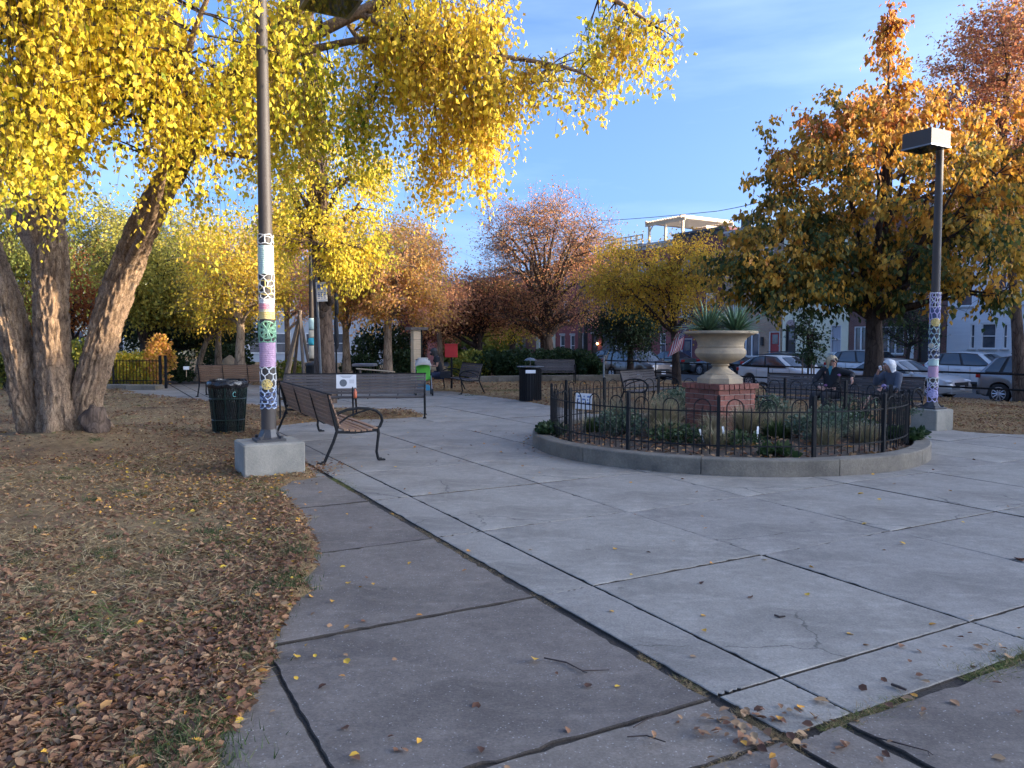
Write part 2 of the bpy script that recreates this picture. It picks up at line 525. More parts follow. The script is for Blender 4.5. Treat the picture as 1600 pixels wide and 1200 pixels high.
def base_h(x, y):
    s = street_s(x, y)
    t = np.clip((s - 18) / 9.0, 0, 1); t = t * t * (3 - 2 * t)
    h = -.45 * t
    h = np.where(s > 28.25, -.85, h)
    return h
def ground_h(x, y):
    x = np.asarray(x, float); y = np.asarray(y, float)
    sd = sdist(np.stack([x, y], 1), PLZ)
    sd = sd + (fbm(x * 5, y * 5, 3) - .47) * .22
    t = np.clip((sd + .07) / .10, 0, 1)
    dirt = .028 + (fbm(x * 1.3, y * 1.3, 9) - .45) * .05 + (fbm(x * 9, y * 9, 5, 3) - .45) * .03
    # earth heaped round the big tree
    d = np.hypot(x + 6.85, y - 12.1)
    dirt = dirt + .16 * np.exp(-(d / 1.3) ** 2)
    h = dirt * (1 - t) + (-.05) * t
    dp = np.hypot(x - CEN.x, y - CEN.y)
    h = np.where(dp < 3.2, -.05, h)
    return h + base_h(x, y), sd

xs = np.concatenate([-np.geomspace(9.5, 1500, 62)[::-1], np.arange(-9.44, 9.5, .075), np.geomspace(9.6, 1500, 70)])
ys = np.concatenate([[-1500, -700, -300, -120, -60, -30, -15, -8, -4, -2, 0, 1, 1.6], np.geomspace(2.0, 45, 300), np.geomspace(46, 1600, 40)])
gx, gy = np.meshgrid(xs, ys)
gh, gsd = ground_h(gx.ravel(), gy.ravel())
far = np.hypot(gx.ravel(), gy.ravel()) > 95
gh = np.where(far, -.85, gh)
nxx, nyy = len(xs), len(ys)
ii = (np.arange(nyy - 1)[:, None] * nxx + np.arange(nxx - 1)[None, :]).ravel()
gq = np.stack([ii, ii + 1, ii + nxx + 1, ii + nxx], 1)
m, nt, b = newmat('park_earth')
n1 = noise_tex(nt, .55, 7, .65); n2 = noise_tex(nt, 9, 5, .7); n3 = noise_tex(nt, 70, 4, .75)
r1 = ramp(nt, [(.30, (.10, .062, .038)), (.45, (.24, .155, .08)), (.60, (.29, .20, .105)), (.75, (.16, .135, .055))])
nt.links.new(n1.outputs['Fac'], r1.inputs['Fac'])
r2 = ramp(nt, [(.3, (.6, .58, .55)), (.7, (1.3, 1.27, 1.2))]); nt.links.new(n2.outputs['Fac'], r2.inputs['Fac'])
r3 = ramp(nt, [(.3, (.65,) * 3), (.7, (1.35,) * 3)]); nt.links.new(n3.outputs['Fac'], r3.inputs['Fac'])
c = mixc(nt, 1, mixc(nt, 1, r1.outputs['Color'], r2.outputs['Color'], 'MULTIPLY'), r3.outputs['Color'], 'MULTIPLY')
nt.links.new(c, b.inputs['Base Color']); b.inputs['Roughness'].default_value = .95; b.inputs['Specular IOR Level'].default_value = .15
bp = nt.nodes.new('ShaderNodeBump'); bp.inputs['Strength'].default_value = .8; bp.inputs['Distance'].default_value = .03
nt.links.new(n3.outputs['Fac'], bp.inputs['Height']); nt.links.new(bp.outputs['Normal'], b.inputs['Normal'])
M['earth'] = m
o = fastmesh('ground', np.stack([gx.ravel(), gy.ravel(), gh], 1), gq, M['earth'], smooth=True)
tag(o, kind='structure')

# ------------------------------------------------------------------ paving: every slab on its own
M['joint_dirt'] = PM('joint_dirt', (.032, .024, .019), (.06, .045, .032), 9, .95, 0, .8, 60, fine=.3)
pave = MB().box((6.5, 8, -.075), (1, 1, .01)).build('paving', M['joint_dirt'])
pave.data.clear_geometry()
vv = [tuple(p) for p in PLAZA]
tag(pave, kind='structure')
pave.data.from_pydata([(x_, y_, -.016) for x_, y_ in ((-1, -6), (34, -6), (34, 8), (14, 11.4), (8.65, 12.97), (7.2, 14.6), (5.5, 16), (3.2, 16.8), (1.4, 17.6), (.6, 19), (-.2, 22), (-2, 26), (-14, 31), (-15, 24), (-6, 18), (-4.6, 14), (-2.6, 9), (-1.2, 2))], [], [tuple(range(18))])
def slab(s0, s1, r0, r1, old):
    g = .0080 if not old else .0085
    j = lambda: random.uniform(-.0035, .0035)
    c4 = [(s0 + g, r0 + g), (s1 - g, r0 + g), (s1 - g, r1 - g), (s0 + g, r1 - g)]
    cc = (s0 + s1) / 2, (r0 + r1) / 2
    ctr = U2 * cc[0] + U1 * cc[1]
    near = ctr.length < 9
    k = 26 if near else 2
    edge = []
    for q in range(4):
        a, b_ = c4[q], c4[(q + 1) % 4]
        for i in range(k):
            t = i / k
            jj = (.004 if old else .0018) if near else 0
            ps, pr = a[0] + (b_[0] - a[0]) * t + random.uniform(-jj, jj), a[1] + (b_[1] - a[1]) * t + random.uniform(-jj, jj)
            if near and random.random() < (.22 if old else .10):
                q_ = random.uniform(.006, .02) / max(.3, math.hypot(ps - cc[0], pr - cc[1])); ps += (cc[0] - ps) * q_; pr += (cc[1] - pr) * q_
            edge.append((ps, pr))
    tz = [j() * .8 for _ in range(2)]
    z0 = (-.004 if old else 0) + j() * .7
    def zt(s, r): return z0 + tz[0] * (s - cc[0]) + tz[1] * (r - cc[1])
    def P(s, r, z): v = U2 * (s - cc[0]) + U1 * (r - cc[1]); return (v.x, v.y, z)
    n = len(edge); bv = .005 if not old else .006
    inner = [(s + (cc[0] - s) * bv / (abs(s1 - s0) / 2), r + (cc[1] - r) * bv / (abs(r1 - r0) / 2)) for s, r in edge]
    inner2 = [(cc[0] + (s - cc[0]) * .94, cc[1] + (r - cc[1]) * .94) for s, r in inner]
    vs = [P(s, r, -.06) for s, r in edge] + [P(s, r, zt(s, r) - bv * .75) for s, r in edge] + [P(s, r, zt(s, r)) for s, r in inner]
    fs = []
    for b0 in (0, n):
        fs += [(b0 + i, b0 + (i + 1) % n, b0 + n + (i + 1) % n, b0 + n + i) for i in range(n)]
    fs.append(tuple(range(2 * n, 3 * n)))
    mb = MB().add(vs, fs)
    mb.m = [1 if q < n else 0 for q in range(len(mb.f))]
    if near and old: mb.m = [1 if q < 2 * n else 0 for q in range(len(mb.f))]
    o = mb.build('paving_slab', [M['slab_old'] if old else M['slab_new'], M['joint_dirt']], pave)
    o.location = (ctr.x, ctr.y, 0)
    return o
S_CUT = [-13.2, -11.7, -10.2, -8.7, -7.2, -5.7, -4.2, -2.55, -.88, .74, 2.40, 2.83, 4.35, 5.86, 7.38, 8.9, 10.4, 11.9, 13.4, 14.9, 16.4, 17.9, 19.4, 20.9, 22.4, 23.9]
R_CUT = [-2.8, -1.15, .5, 2.12, 2.52, 4.08, 5.72, 7.36, 9.0, 10.64, 12.28, 13.92, 15.56, 17.2, 18.84, 20.48, 22.1, 23.8, 25.4, 27, 28.7, 30.3]
for i in range(len(S_CUT) - 1):
    for j in range(len(R_CUT) - 1):
        s0, s1, r0, r1 = S_CUT[i], S_CUT[i + 1], R_CUT[j], R_CUT[j + 1]
        old = s1 <= 2.41 and r1 < 9.1 or r1 <= 2.13
        if old and r0 in (2.12,): pass
        smp = np.array([[(U2 * (s0 + (s1 - s0) * a) + U1 * (r0 + (r1 - r0) * b_)).x, (U2 * (s0 + (s1 - s0) * a) + U1 * (r0 + (r1 - r0) * b_)).y] for a in np.linspace(.02, .98, 6) for b_ in np.linspace(.02, .98, 6)])
        sd_ = sdist(smp, PLZ)
        if (sd_ > .05).sum() < 1: continue
        dc = np.hypot(smp[:, 0] - CEN.x, smp[:, 1] - CEN.y)
        if dc.max() < 2.8: continue
        # out of view entirely
        vis = (smp[:, 1] > 2.2) & (np.abs(smp[:, 0]) < .72 * smp[:, 1] + .6)
        if not vis.any(): continue
        if old and s0 >= 2.4 and r0 < 2.1 and s1 < 2.9: continue
        if not old and r0 == 2.12 and False: continue
        if old and s1 == 2.40 and r1 < 9.1:
            slab(s0, 2.39, r0, r1, True)
        elif old and s0 == 2.83 and r1 <= 2.13:
            slab(s0 - .11, s1, r0, r1 - .03, True)
        elif old and r1 <= 2.13:
            slab(s0, s1, r0, r1 - .03, True)
        elif s0 == 2.40:
            slab(2.428, s1, r0, r1, False)
        else:
            slab(s0, s1, r0, r1, old)
for (r0, r1) in ((-2.8, -1.15), (-1.15, .5), (.5, 2.09)):
    slab(2.40, 2.70, r0, r1, True)

# ------------------------------------------------------------------ leaf litter, straw, tufts (nobody could count them)
M['litter'] = LEAF('fallen_leaf', [(0, (.09, .04, .024)), (.3, (.19, .085, .045)), (.55, (.29, .15, .075)), (.78, (.38, .24, .125)), (.9, (.58, .24, .04)), (1, (.66, .42, .05))], .12, .7)
M['straw'] = LEAF('dry_grass', [(0, (.20, .13, .06)), (.5, (.38, .26, .125)), (.85, (.50, .37, .20)), (1, (.13, .15, .04))], .2, .8)
M['grass'] = LEAF('green_grass', [(0, (.035, .065, .018)), (.5, (.06, .10, .03)), (1, (.13, .14, .055))], .3, .7)
def on_view(n, x0, x1, y0, y1, p=1.0):
    """points spread evenly over the ground in view, denser near the camera"""
    u = RNG.random(n)
    y = (y0 ** (1 - p) + u * (y1 ** (1 - p) - y0 ** (1 - p))) ** (1 / (1 - p)) if p != 1 else y0 * (y1 / y0) ** u
    x = RNG.random(n) * (x1 - x0) + x0
    x = x * y if True else x
    return x, y
def flat_leaves(x, y, z, size, tint, tmpl=LEAF4F, up=.35, wid=1.1):
    n = len(x)
    a = RNG.random(n) * 2 * np.pi
    ax = np.stack([np.cos(a), np.sin(a), RNG.normal(0, up * .6, n)], 1)
    nor = np.stack([RNG.normal(0, up, n), RNG.normal(0, up, n), np.ones(n)], 1)
    return leaves(np.stack([x, y, z], 1), ax, nor, size, tint, tmpl, wid)
# left lawn and everything within reach: litter density by place
x, y = on_view(300000, -.80, .72, 2.35, 36, 1.15)
h, sd_ = ground_h(x, y)
dcl = fbm(x * 1.1, y * 1.1, 21)
dens = np.clip((dcl - .28) * 4.2, .32, 1) * np.where(sd_ < -.02, 1, 0)
nearl = np.clip((6.5 - y) / 3.5, 0, 1)
edge = np.exp(-np.abs(sd_ + .25) / .35) * .8
p = np.clip(dens * (.42 + .35 * ((y > 7) & (y < 17)) + .9 * nearl + .4 * (street_s(x, y) > 13)) + edge * dens, 0, 1)
p = np.where((x + 6.9) ** 2 + (y - 11.6) ** 2 < 2.2, p * .45, p)
k = (RNG.random(len(x)) < p) & (street_s(x, y) < 27.9)
x, y, h = x[k], y[k], h[k]
sz = (.022 + .040 * RNG.random(len(x)) ** 1.8) * (1 + .22 * np.clip((4.6 - y) / 2.2, 0, 1)) * (1 + np.clip(y - 9, 0, 20) * .04)
mid = np.exp(-((y - 8.2) / 1.9) ** 2)
ti = np.clip(RNG.beta(2.0, 2.6, len(x)) * .85 + .1 * fbm(x, y, 31) + mid * .22 * RNG.random(len(x)), 0, .86)
ti = np.where(RNG.random(len(x)) < .015 + .07 * mid, .9 + .1 * RNG.random(len(x)), ti)
co, fa, tt = flat_leaves(x, y, h + .006 + .014 * RNG.random(len(x)), sz * .92, ti, LEAF6, .55, .55 + .45 * RNG.random(len(x)))
tag(fastmesh('leaf_litter', co, fa, M['litter'], None, tt), kind='stuff', label='brown and orange fallen leaves strewn over the bare lawn', cat='fallen leaves')
print('litter', len(x))
x, y = on_view(230000, -.80, .72, 2.35, 30, 1.3)
h, sd_ = ground_h(x, y)
dcl = fbm(x * .9, y * .9, 55)
p = np.clip((dcl - .30) * 4, .1, 1) * (street_s(x, y) < 27.9) * (sd_ < -.01)
p = np.where((x + 6.9) ** 2 + (y - 11.6) ** 2 < 2.2, p * .15, p)
k = RNG.random(len(x)) < p
x, y, h, sd_ = x[k], y[k], h[k], sd_[k]
n = len(x)
a = RNG.random(n) * 6.283
ax = np.stack([np.cos(a), np.sin(a), RNG.random(n) * .55 - .05], 1)
nor = RNG.normal(0, .5, (n, 3)) + [0, 0, 1]
gr = fbm(x * 1.7, y * 1.7, 77)
ti = np.clip(RNG.random(n) * .8, 0, .82); ti = np.where((gr > .56) & (RNG.random(n) < .45), 1.0, ti)
co, fa, tt = leaves(np.stack([x, y, h + .004 + RNG.random(n) * .01], 1), ax, nor, .05 + .06 * RNG.random(n), ti, BLADE, .055 * (1 + y / 9))
tag(fastmesh('dry_grass', co, fa, M['straw'], None, tt), kind='stuff', label='flattened dry straw coloured grass over the lawn', cat='dry grass')
# green tufts
tp = [(330, 838, .16), (166, 870, .14), (268, 872, .11), (358, 880, .13), (62, 932, .10), (436, 925, .20), (458, 905, .15), (386, 1035, .15), (165, 1010, .10), (75, 1055, .14), (118, 1160, .08), (205, 905, .08), (230, 905, .07),
      (440, 770, .08), (395, 790, .10), (345, 790, .07), (250, 745, .08), (190, 775, .1), (80, 745, .08), (520, 790, .0), (255, 1010, .1), (405, 968, .12), (295, 1180, .26), (270, 1195, .2), (300, 1150, .14), (462, 870, .16), (340, 760, .08), (150, 700, .1), (735, 618, .4), (780, 613, .6), (760, 606, .5), (800, 612, .5)]
tp += [(random.uniform(0, 470 - max(0, py_ - 1000) * .7), py_, random.uniform(.05, .10)) for py_ in [random.uniform(740, 1180) for _ in range(42)]]
X = []; Y = []; HH = []
for px, py, rr in tp:
    if rr == 0: continue
    g = G(px, py); n = int(240 * (rr / .14) ** 1.4) if py > 640 else 300
    X.append(g.x + RNG.normal(0, rr * .5, n)); Y.append(g.y + RNG.normal(0, rr * .42, n)); HH.append(np.full(n, .03 + .12 * min(rr, .2)))
X = np.concatenate(X); Y = np.concatenate(Y); HH = np.concatenate(HH); n = len(X)
# sprinkled weeds along the paving edge
x, y = on_view(16000, -.5, .1, 2.4, 12, 1.3); h, sd_ = ground_h(x, y)
k = (np.abs(sd_ + .05) < .30) & (fbm(x * 2.3, y * 2.3, 91) > .50) & (sd_ < .03)
X = np.concatenate([X, x[k]]); Y = np.concatenate([Y, y[k]]); HH = np.concatenate([HH, np.full(k.sum(), .05)]); n = len(X)
h, sd_ = ground_h(X, Y)
ax = np.stack([RNG.normal(0, .45, n), RNG.normal(0, .45, n), np.ones(n)], 1)
co, fa, tt = leaves(np.stack([X, Y, np.maximum(h, -.01)], 1), ax, RNG.normal(0, 1, (n, 3)), HH * (.5 + .8 * RNG.random(n)), RNG.random(n), BLADE, .10)
tag(fastmesh('grass_tufts', co, fa, M['grass'], None, tt), kind='stuff', label='small green grass tufts dotted over the brown lawn', cat='grass')
# stuff in the joints: dead grass and soil along the two wide joints
def joint_fill(p0, p1, n, wd, hh, green, lw=.06):
    t = RNG.random(n); off = RNG.normal(0, wd, n)
    a = np.array([p0.x, p0.y]); b_ = np.array([p1.x, p1.y]); dr = (b_ - a) / np.linalg.norm(b_ - a); nr = np.array([-dr[1], dr[0]])
    q = a + (b_ - a) * t[:, None] + nr * off[:, None]
    cl = fbm(q[:, 0] * 3, q[:, 1] * 3, 13) > .40
    q = q[cl]; n = len(q)
    ang = RNG.random(n) * 6.283
    ax = np.stack([np.cos(ang), np.sin(ang), RNG.random(n) * .7], 1)
    ti = np.where(RNG.random(n) < green, 1.0, RNG.random(n) * .7)
    return leaves(np.stack([q[:, 0], q[:, 1], np.full(n, -.012)], 1), ax, RNG.normal(0, .5, (n, 3)) + [0, 0, 1], hh * (.5 + RNG.random(n)), ti, BLADE, lw)
def SR(s, r): return U2 * s + U1 * r
J = [joint_fill(SR(2.405, 2.1), SR(2.405, 8.6), 5200, .016, .022, .04), joint_fill(SR(2.41, 2.0), SR(2.42, 3.4), 2600, .03, .03, .08),
     joint_fill(SR(2.6, 2.10), SR(3.2, 2.10), 1500, .03, .04, .45), joint_fill(SR(3.6, 2.10), SR(5.2, 2.12), 4200, .055, .05, .75), joint_fill(SR(3.95, 2.10), SR(4.5, 2.16), 2600, .06, .05, .6),
     joint_fill(SR(2.43, 7.9), SR(2.43, 8.8), 900, .035, .05, .9), joint_fill(SR(1.0, 2.10), SR(2.5, 2.10), 2200, .022, .03, .05)]
off = 0; CO = []; FA = []; TT = []
for co, fa, tt in J:
    CO.append(co); FA.append(fa + off); TT.append(tt); off += len(co)
tag(fastmesh('joint_weeds', np.concatenate(CO), np.concatenate(FA), M['straw'], None, np.concatenate(TT)), kind='stuff', label='dead grass and weeds growing in the paving joints', cat='weeds')
# leaves and bits lying on the paving
x, y = on_view(900, -.35, .70, 2.7, 22, 1.0); h, sd_ = ground_h(x, y)
dp = np.hypot(x - CEN.x, y - CEN.y)
k = (sd_ > .05) & ((dp > 2.95)) & ((RNG.random(len(x)) < .10) | ((dp < 3.25) & (RNG.random(len(x)) < .5)) | ((sd_ < .5) & (RNG.random(len(x)) < .4)))
x, y = x[k], y[k]; n = len(x)
ti = np.where(RNG.random(n) < .6, .86 + .14 * RNG.random(n), RNG.random(n) * .8)
co, fa, tt = flat_leaves(x, y, np.full(n, .008), .028 + .026 * RNG.random(n), ti, LEAF6, .3, 1.1)
g2 = [(835, 1030, .97, .07), (1195, 876, 1, .05), (1350, 772, .95, .07), (1415, 852, .97, .055), (960, 860, .95, .045), (1245, 1103, .92, .07), (1590, 875, .1, .10), (1583, 872, .05, .09), (650, 963, .9, .04), (1098, 985, .95, .04), (1270, 1095, .8, .07), (1170, 1165, .7, .08), (1572, 1188, .75, .05), (1485, 1095, .6, .05), (868, 1052, .3, .02), (1575, 1030, .7, .06), (958, 958, .95, .04), (1100, 827, .9, .035)]
gx_ = np.array([G(a, b_).x for a, b_, c_, d_ in g2]); gy_ = np.array([G(a, b_).y for a, b_, c_, d_ in g2])
c2, f2, t2 = flat_leaves(gx_, gy_, np.full(len(g2), .008), np.array([g[3] for g in g2]), np.array([g[2] for g in g2]), LEAF6, .3, 1.15)
# drifts of leaves in corners
xx = []; yy = []
for px, py, sx, sy, n in [(1110, 1150, .12, .08, 16), (845, 695, .15, .5, 160), (1180, 1120, .08, .06, 25), (700, 700, 1.4, 1.2, 40), (490, 735, .2, .35, 220), (500, 655, .8, .5, 200), (1460, 1075, .30, .16, 12), (1250, 1160, .22, .12, 30), (1180, 1150, .12, .08, 12), (1540, 1010, .25, .06, 14)]:
    g = G(px, py); xx.append(RNG.normal(g.x, sx, n)); yy.append(RNG.normal(g.y, sy, n))
xx = np.concatenate(xx); yy = np.concatenate(yy)
ok_ = np.hypot(xx - CEN.x, yy - CEN.y) > 2.95
xx = xx[ok_]; yy = yy[ok_]
c3, f3, t3 = flat_leaves(xx, yy, .006 + .012 * RNG.random(len(xx)), .026 + .03 * RNG.random(len(xx)), np.clip(RNG.beta(2, 2, len(xx)), 0, .93), LEAF6, .4, 1.0)
tag(fastmesh('scattered_leaves', np.concatenate([co, c3]), np.concatenate([fa, f3 + len(co)]), M['litter'], None, np.concatenate([tt, t3])), kind='stuff', label='yellow and brown leaves blown across the concrete paving', cat='fallen leaves')
tag(fastmesh('yellow_leaves', c2, f2, M['litter'], None, t2), kind='stuff', label='larger yellow leaves lying singly on the near paving slabs', cat='fallen leaves')
# twigs
M['twig'] = PM('twig_bark', (.06, .035, .025), (.03, .02, .016), 20, .8)
def twig(pp, lab, r=.004):
    q = [G(a, b_, .006) for a, b_ in pp]
    o = thing('twig', lab, 'twig', q[0])
    mb = MB(); mb.tube([v + Vector((0, 0, random.uniform(0, .008))) for v in q], [r, r * 1.1, r * .8, r * .5][:len(q)] if len(q) <= 4 else r, 5)
    mb.build('stem', M['twig'], o, world=True)
    if len(q) > 3:
        MB().tube([q[2], q[2] + (q[3] - q[2]) * .3 + Vector((-.02, -.035, .008))], r * .6, 4).build('side_shoot', M['twig'], o, world=True)
twig([(850, 1029), (885, 1035), (910, 1049), (952, 1047)], 'forked brown twig beside a yellow leaf on the old slab')
twig([(980, 1152), (1010, 1152), (1040, 1162)], 'thin twig on the slab just above the lower wide joint', .003)
twig([(1360, 1150), (1400, 1162), (1450, 1175), (1458, 1180)], 'long thin twig on the dark slab at bottom right', .003)
twig([(1393, 1070), (1405, 1075), (1416, 1079)], 'short thick black twig below the weedy joint', .007)
twig([(1210, 962), (1218, 964), (1227, 964)], 'short black stick in the middle of a pale slab', .006)
twig([(990, 1138), (1010, 1125), (1035, 1117)], 'curved thin twig beside the lower end of the long joint', .0025)
# ================================================================== PLANTER
pl = thing('round_planter', 'round raised garden bed ringed by a low concrete kerb, in the middle of the plaza', 'planter', CEN)
def arc_block(r0, r1, a0, a1, z0, z1, n=10, b=.012):
    mb = MB(); vs = []; fs = []
    prof = [(r0, z0), (r1, z0), (r1, z1 - b), (r1 - b, z1), (r0 + b, z1), (r0, z1 - b)]
    for i in range(n + 1):
        a = a0 + (a1 - a0) * i / n
        for r, z in prof: vs.append((r * math.cos(a), r * math.sin(a), z))
    k = len(prof)
    for i in range(n):
        for j in range(k): fs.append((i * k + j, i * k + (j + 1) % k, (i + 1) * k + (j + 1) % k, (i + 1) * k + j))
    fs.append(tuple(range(k))); fs.append(tuple(n * k + j for j in range(k - 1, -1, -1)))
    return mb.add(vs, fs)
NS = 11
for i in range(NS):
    a0 = 2 * math.pi * i / NS + .38; a1 = a0 + 2 * math.pi / NS - .0035
    o = arc_block(2.66, 2.88, a0, a1, -.06, .20 + random.uniform(-.006, .006)).build('kerb_block', M['kerb'], pl)
# soil with a mound
def soilf(u, v):
    a = u * 2 * math.pi; r = v * 2.67
    x, y = r * math.cos(a), r * math.sin(a)
    return (x, y, .13 + .13 * (1 - (r / 2.67) ** 2) + .03 * noise.noise(Vector((x * 3, y * 3, 1))))
MB().grid(soilf, 60, 16).build('soil', M['soil'], pl, smooth=True)
# fence: posts, rails, hoops, pickets
pf = thing('hoop_top_fence', 'low black iron hoop-top fence standing round the garden bed', 'fence', CEN)
FR = 2.585; NP = 14
pa0 = math.atan2(G(1122, 706, .2).y - CEN.y, G(1122, 706, .2).x - CEN.x)
post_me = None; pick = None; hoop = None; lst = {}
def ringpos(a, r=FR): return Vector((r * math.cos(a), r * math.sin(a), 0))
per = 2 * math.pi / NP
for i in range(NP):
    a = pa0 + per * i
    if 'post' not in lst:
        mb = MB().box((0, 0, .54), (.042, .042, .76)).box((0, 0, .928), (.042, .042, .016), taper=.5)
        lst['post'] = mb.build('post', M['metal_black'], pf); o = lst['post']
        o.location = ringpos(a); o.rotation_euler = (0, 0, a)
    else: inst(lst['post'], pf, ringpos(a), (random.uniform(-.012, .012), random.uniform(-.012, .012), a))
    am = a + per / 2
    n = 12
    for zz, rr in ((.32, .011), (.735, .011)):
        pts_ = [ringpos(a + per * t / 8) + Vector((0, 0, zz)) for t in range(9)]
        MB().tube(pts_, rr, 4, up=(0, 0, 1)).build('rail', M['metal_black'], pf)
    # twelve bars: hoops join every second pair, a short spear stands between
    st_ = per / 12
    for k in range(1, 12):
        ak = a + st_ * k
        kind = 'picket_tall' if k % 4 in (1, 3) else 'picket'
        h = {'picket_tall': .79, 'picket': .765 if k % 4 == 2 else .76}[kind]
        if kind not in lst:
            mb = MB().cyl((0, 0, .21), .0078, h - .21, 5)
            if kind == 'picket': mb.cyl((0, 0, h), .0078, .04, 5, .001)
            lst[kind] = mb.build('picket', M['metal_black'], pf); o = lst[kind]; o.location = ringpos(ak); o.rotation_euler = (0, 0, ak)
        else: inst(lst[kind], pf, ringpos(ak), (0, 0, ak))
    for k in (2, 6, 10):
        ak = a + st_ * k; w2 = FR * st_
        if 'hoop' not in lst:
            ptsh = [Vector((0, w2 * math.cos(t), .79 + w2 * math.sin(t) * 1.0)) for t in [math.pi * q / 12 for q in range(13)]]
            lst['hoop'] = MB().tube(ptsh, .0078, 5).build('hoop', M['metal_black'], pf); o = lst['hoop']; o.location = ringpos(ak); o.rotation_euler = (0, 0, ak)
        else: inst(lst['hoop'], pf, ringpos(ak), (0, 0, ak))

# brick pier with real bricks
pier = thing('brick_pier', 'square red brick pier under the stone urn', 'pier', CEN, GA)
PW, PZ0, PZ1 = .74, .15, .87
MB().box((0, 0, (PZ0 + PZ1 - .0) / 2), (PW - .025, PW - .025, PZ1 - PZ0 - .004)).build('mortar_core', M['mortar'], pier)
bl, bh, bw = .199, .062, .098
def brick_mesh(l, wd, h):
    mb = MB(); mb.bbox((0, 0, 0), (l, wd, h), .005); return mb
bm_ = None; bid = 0
ncr = 9; ch = (PZ1 - PZ0) / ncr
for c_ in range(ncr):
    z = PZ0 + ch * (c_ + .5)
    for side in range(4):
        rot = side * math.pi / 2
        off = 0 if (c_ + side) % 2 == 0 else .105
        x = -PW / 2 + (0 if off == 0 else 0)
        edges = []
        cur = -PW / 2; end = PW / 2 - .101
        while cur < end - .03:
            e = min(cur + (bl if (off == 0 or cur > -PW / 2) else .094), end)
            if end - e < .05: e = end
            edges.append((cur, e)); cur = e + .011
        for e in [q for q in edges if q]:
            L = e[1] - e[0]
            xm = (e[0] + e[1]) / 2
            mb = brick_mesh(L, .09, ch - .011)
            o = mb.build('brick', M['brick'], pier)
            py = -PW / 2 + .045 + random.uniform(-.002, .002)
            ca, sa_ = math.cos(rot), math.sin(rot)
            o.location = (xm * ca - py * sa_, xm * sa_ + py * ca, z); o.rotation_euler = (0, 0, rot)
# cap course of headers on edge, slightly proud
CW = PW + .08
for side in range(4):
    rot = side * math.pi / 2; n = 7; st_ = (CW - .10) / n
    for i in range(n):
        xm = -CW / 2 + st_ * (i + .5)
        o = brick_mesh(st_ - .011, .20, .075).build('cap_brick', M['brick'], pier)
        py = -CW / 2 + .10; ca, sa_ = math.cos(rot), math.sin(rot)
        o.location = (xm * ca - py * sa_, xm * sa_ + py * ca, PZ1 + .041); o.rotation_euler = (0, 0, rot)
MB().box((0, 0, PZ1 + .038), (CW - .3, CW - .3, .07)).build('mortar_bed', M['mortar'], pier)
UZ = PZ1 + .082
urn = thing('stone_urn', 'large weathered stone urn on the brick pier in the garden bed', 'urn', CEN + Vector((0, 0, UZ)), GA)
oct_ = [(math.cos(math.pi / 8 + k * math.pi / 4), math.sin(math.pi / 8 + k * math.pi / 4)) for k in range(8)]
mb = MB()
def octring(r, z): return [(x * r, y * r, z) for x, y in oct_]
vs = octring(.365, 0) + octring(.365, .075) + octring(.30, .115) + octring(.24, .135)
fs = [tuple(range(7, -1, -1)), tuple(range(24, 32))] + [(k + i, k + (i + 1) % 8, k + 8 + (i + 1) % 8, k + 8 + i) for k in (0, 8, 16) for i in range(8)]
mb.add(vs, fs).build('plinth', M['stone'], urn)
prof = [(.235, .134), (.232, .15), (.17, .19), (.125, .225), (.112, .25), (.13, .262), (.142, .275), (.13, .288), (.125, .295), (.2, .315), (.30, .355), (.365, .41), (.385, .455), (.378, .50), (.352, .53), (.338, .545), (.352, .553), (.352, .562), (.342, .57),
        (.35, .62), (.385, .68), (.45, .725), (.535, .748), (.552, .756), (.555, .785), (.54, .793), (.47, .79), (.44, .76), (.05, .74)]
MB().lathe(prof, 64).build('bowl', M['stone'], urn, smooth=True, angle=32)
MB().lathe([(.01, .772), (.452, .770)], 24, cap=False).build('soil', M['soil'], urn)
# yucca: two rosettes of blades, each blade an object
M['yucca'] = PM('yucca_leaf', (.10, .17, .085), (.15, .23, .12), 3, .45, 0, .1, 30, objvar=.35)
def blade(L, w_, bend):
    mb = MB(); vs = []; n = 5
    for i in range(n + 1):
        t = i / n; ww = w_ * (1 - t ** 2.2) + .001; z = L * t * (1 - .10 * bend * t); x = bend * L * t * t * .45
        vs += [(x + .25 * ww, -ww, z), (x - .15 * ww, 0, z), (x + .25 * ww, ww, z)]
    fs = []
    for i in range(n):
        for j in range(2): fs.append((i * 3 + j, i * 3 + j + 1, i * 3 + 3 + j + 1, i * 3 + 3 + j))
    return mb.add(vs, fs)
bk = 0
for cx, cy, nb, nm in ((-.20, .03, 125, 'yucca with spiky grey-green blades, left rosette in the stone urn'), (.21, -.03, 115, 'yucca with spiky grey-green blades, right rosette in the stone urn')):
    base = CEN + Vector((cx, cy, UZ + .765))
    y_ = thing('yucca_plant', nm, 'plant', base, group='yuccas in the urn')
    protos = []
    for q in range(5):
        o = blade(.36 + .05 * q, .016 + .001 * q, [.1, .5, .25, .8, .4][q]).build('leaf', M['yucca'], y_); protos.append(o)
    for i in range(nb):
        t = (i + .5) / nb
        tilt = .12 + 1.28 * t ** .8 + random.uniform(-.1, .1)
        az = i * 2.39996 + random.uniform(-.2, .2)
        k = random.choice(protos)
        s_ = random.uniform(.85, 1.15)
        if i < 5: o = protos[i]
        else: o = k.copy(); COL.objects.link(o); o.parent = y_
        o.location = (.03 * math.cos(az), .03 * math.sin(az), random.uniform(0, .03))
        o.rotation_euler = (0, tilt, az); o.scale = (s_,) * 3

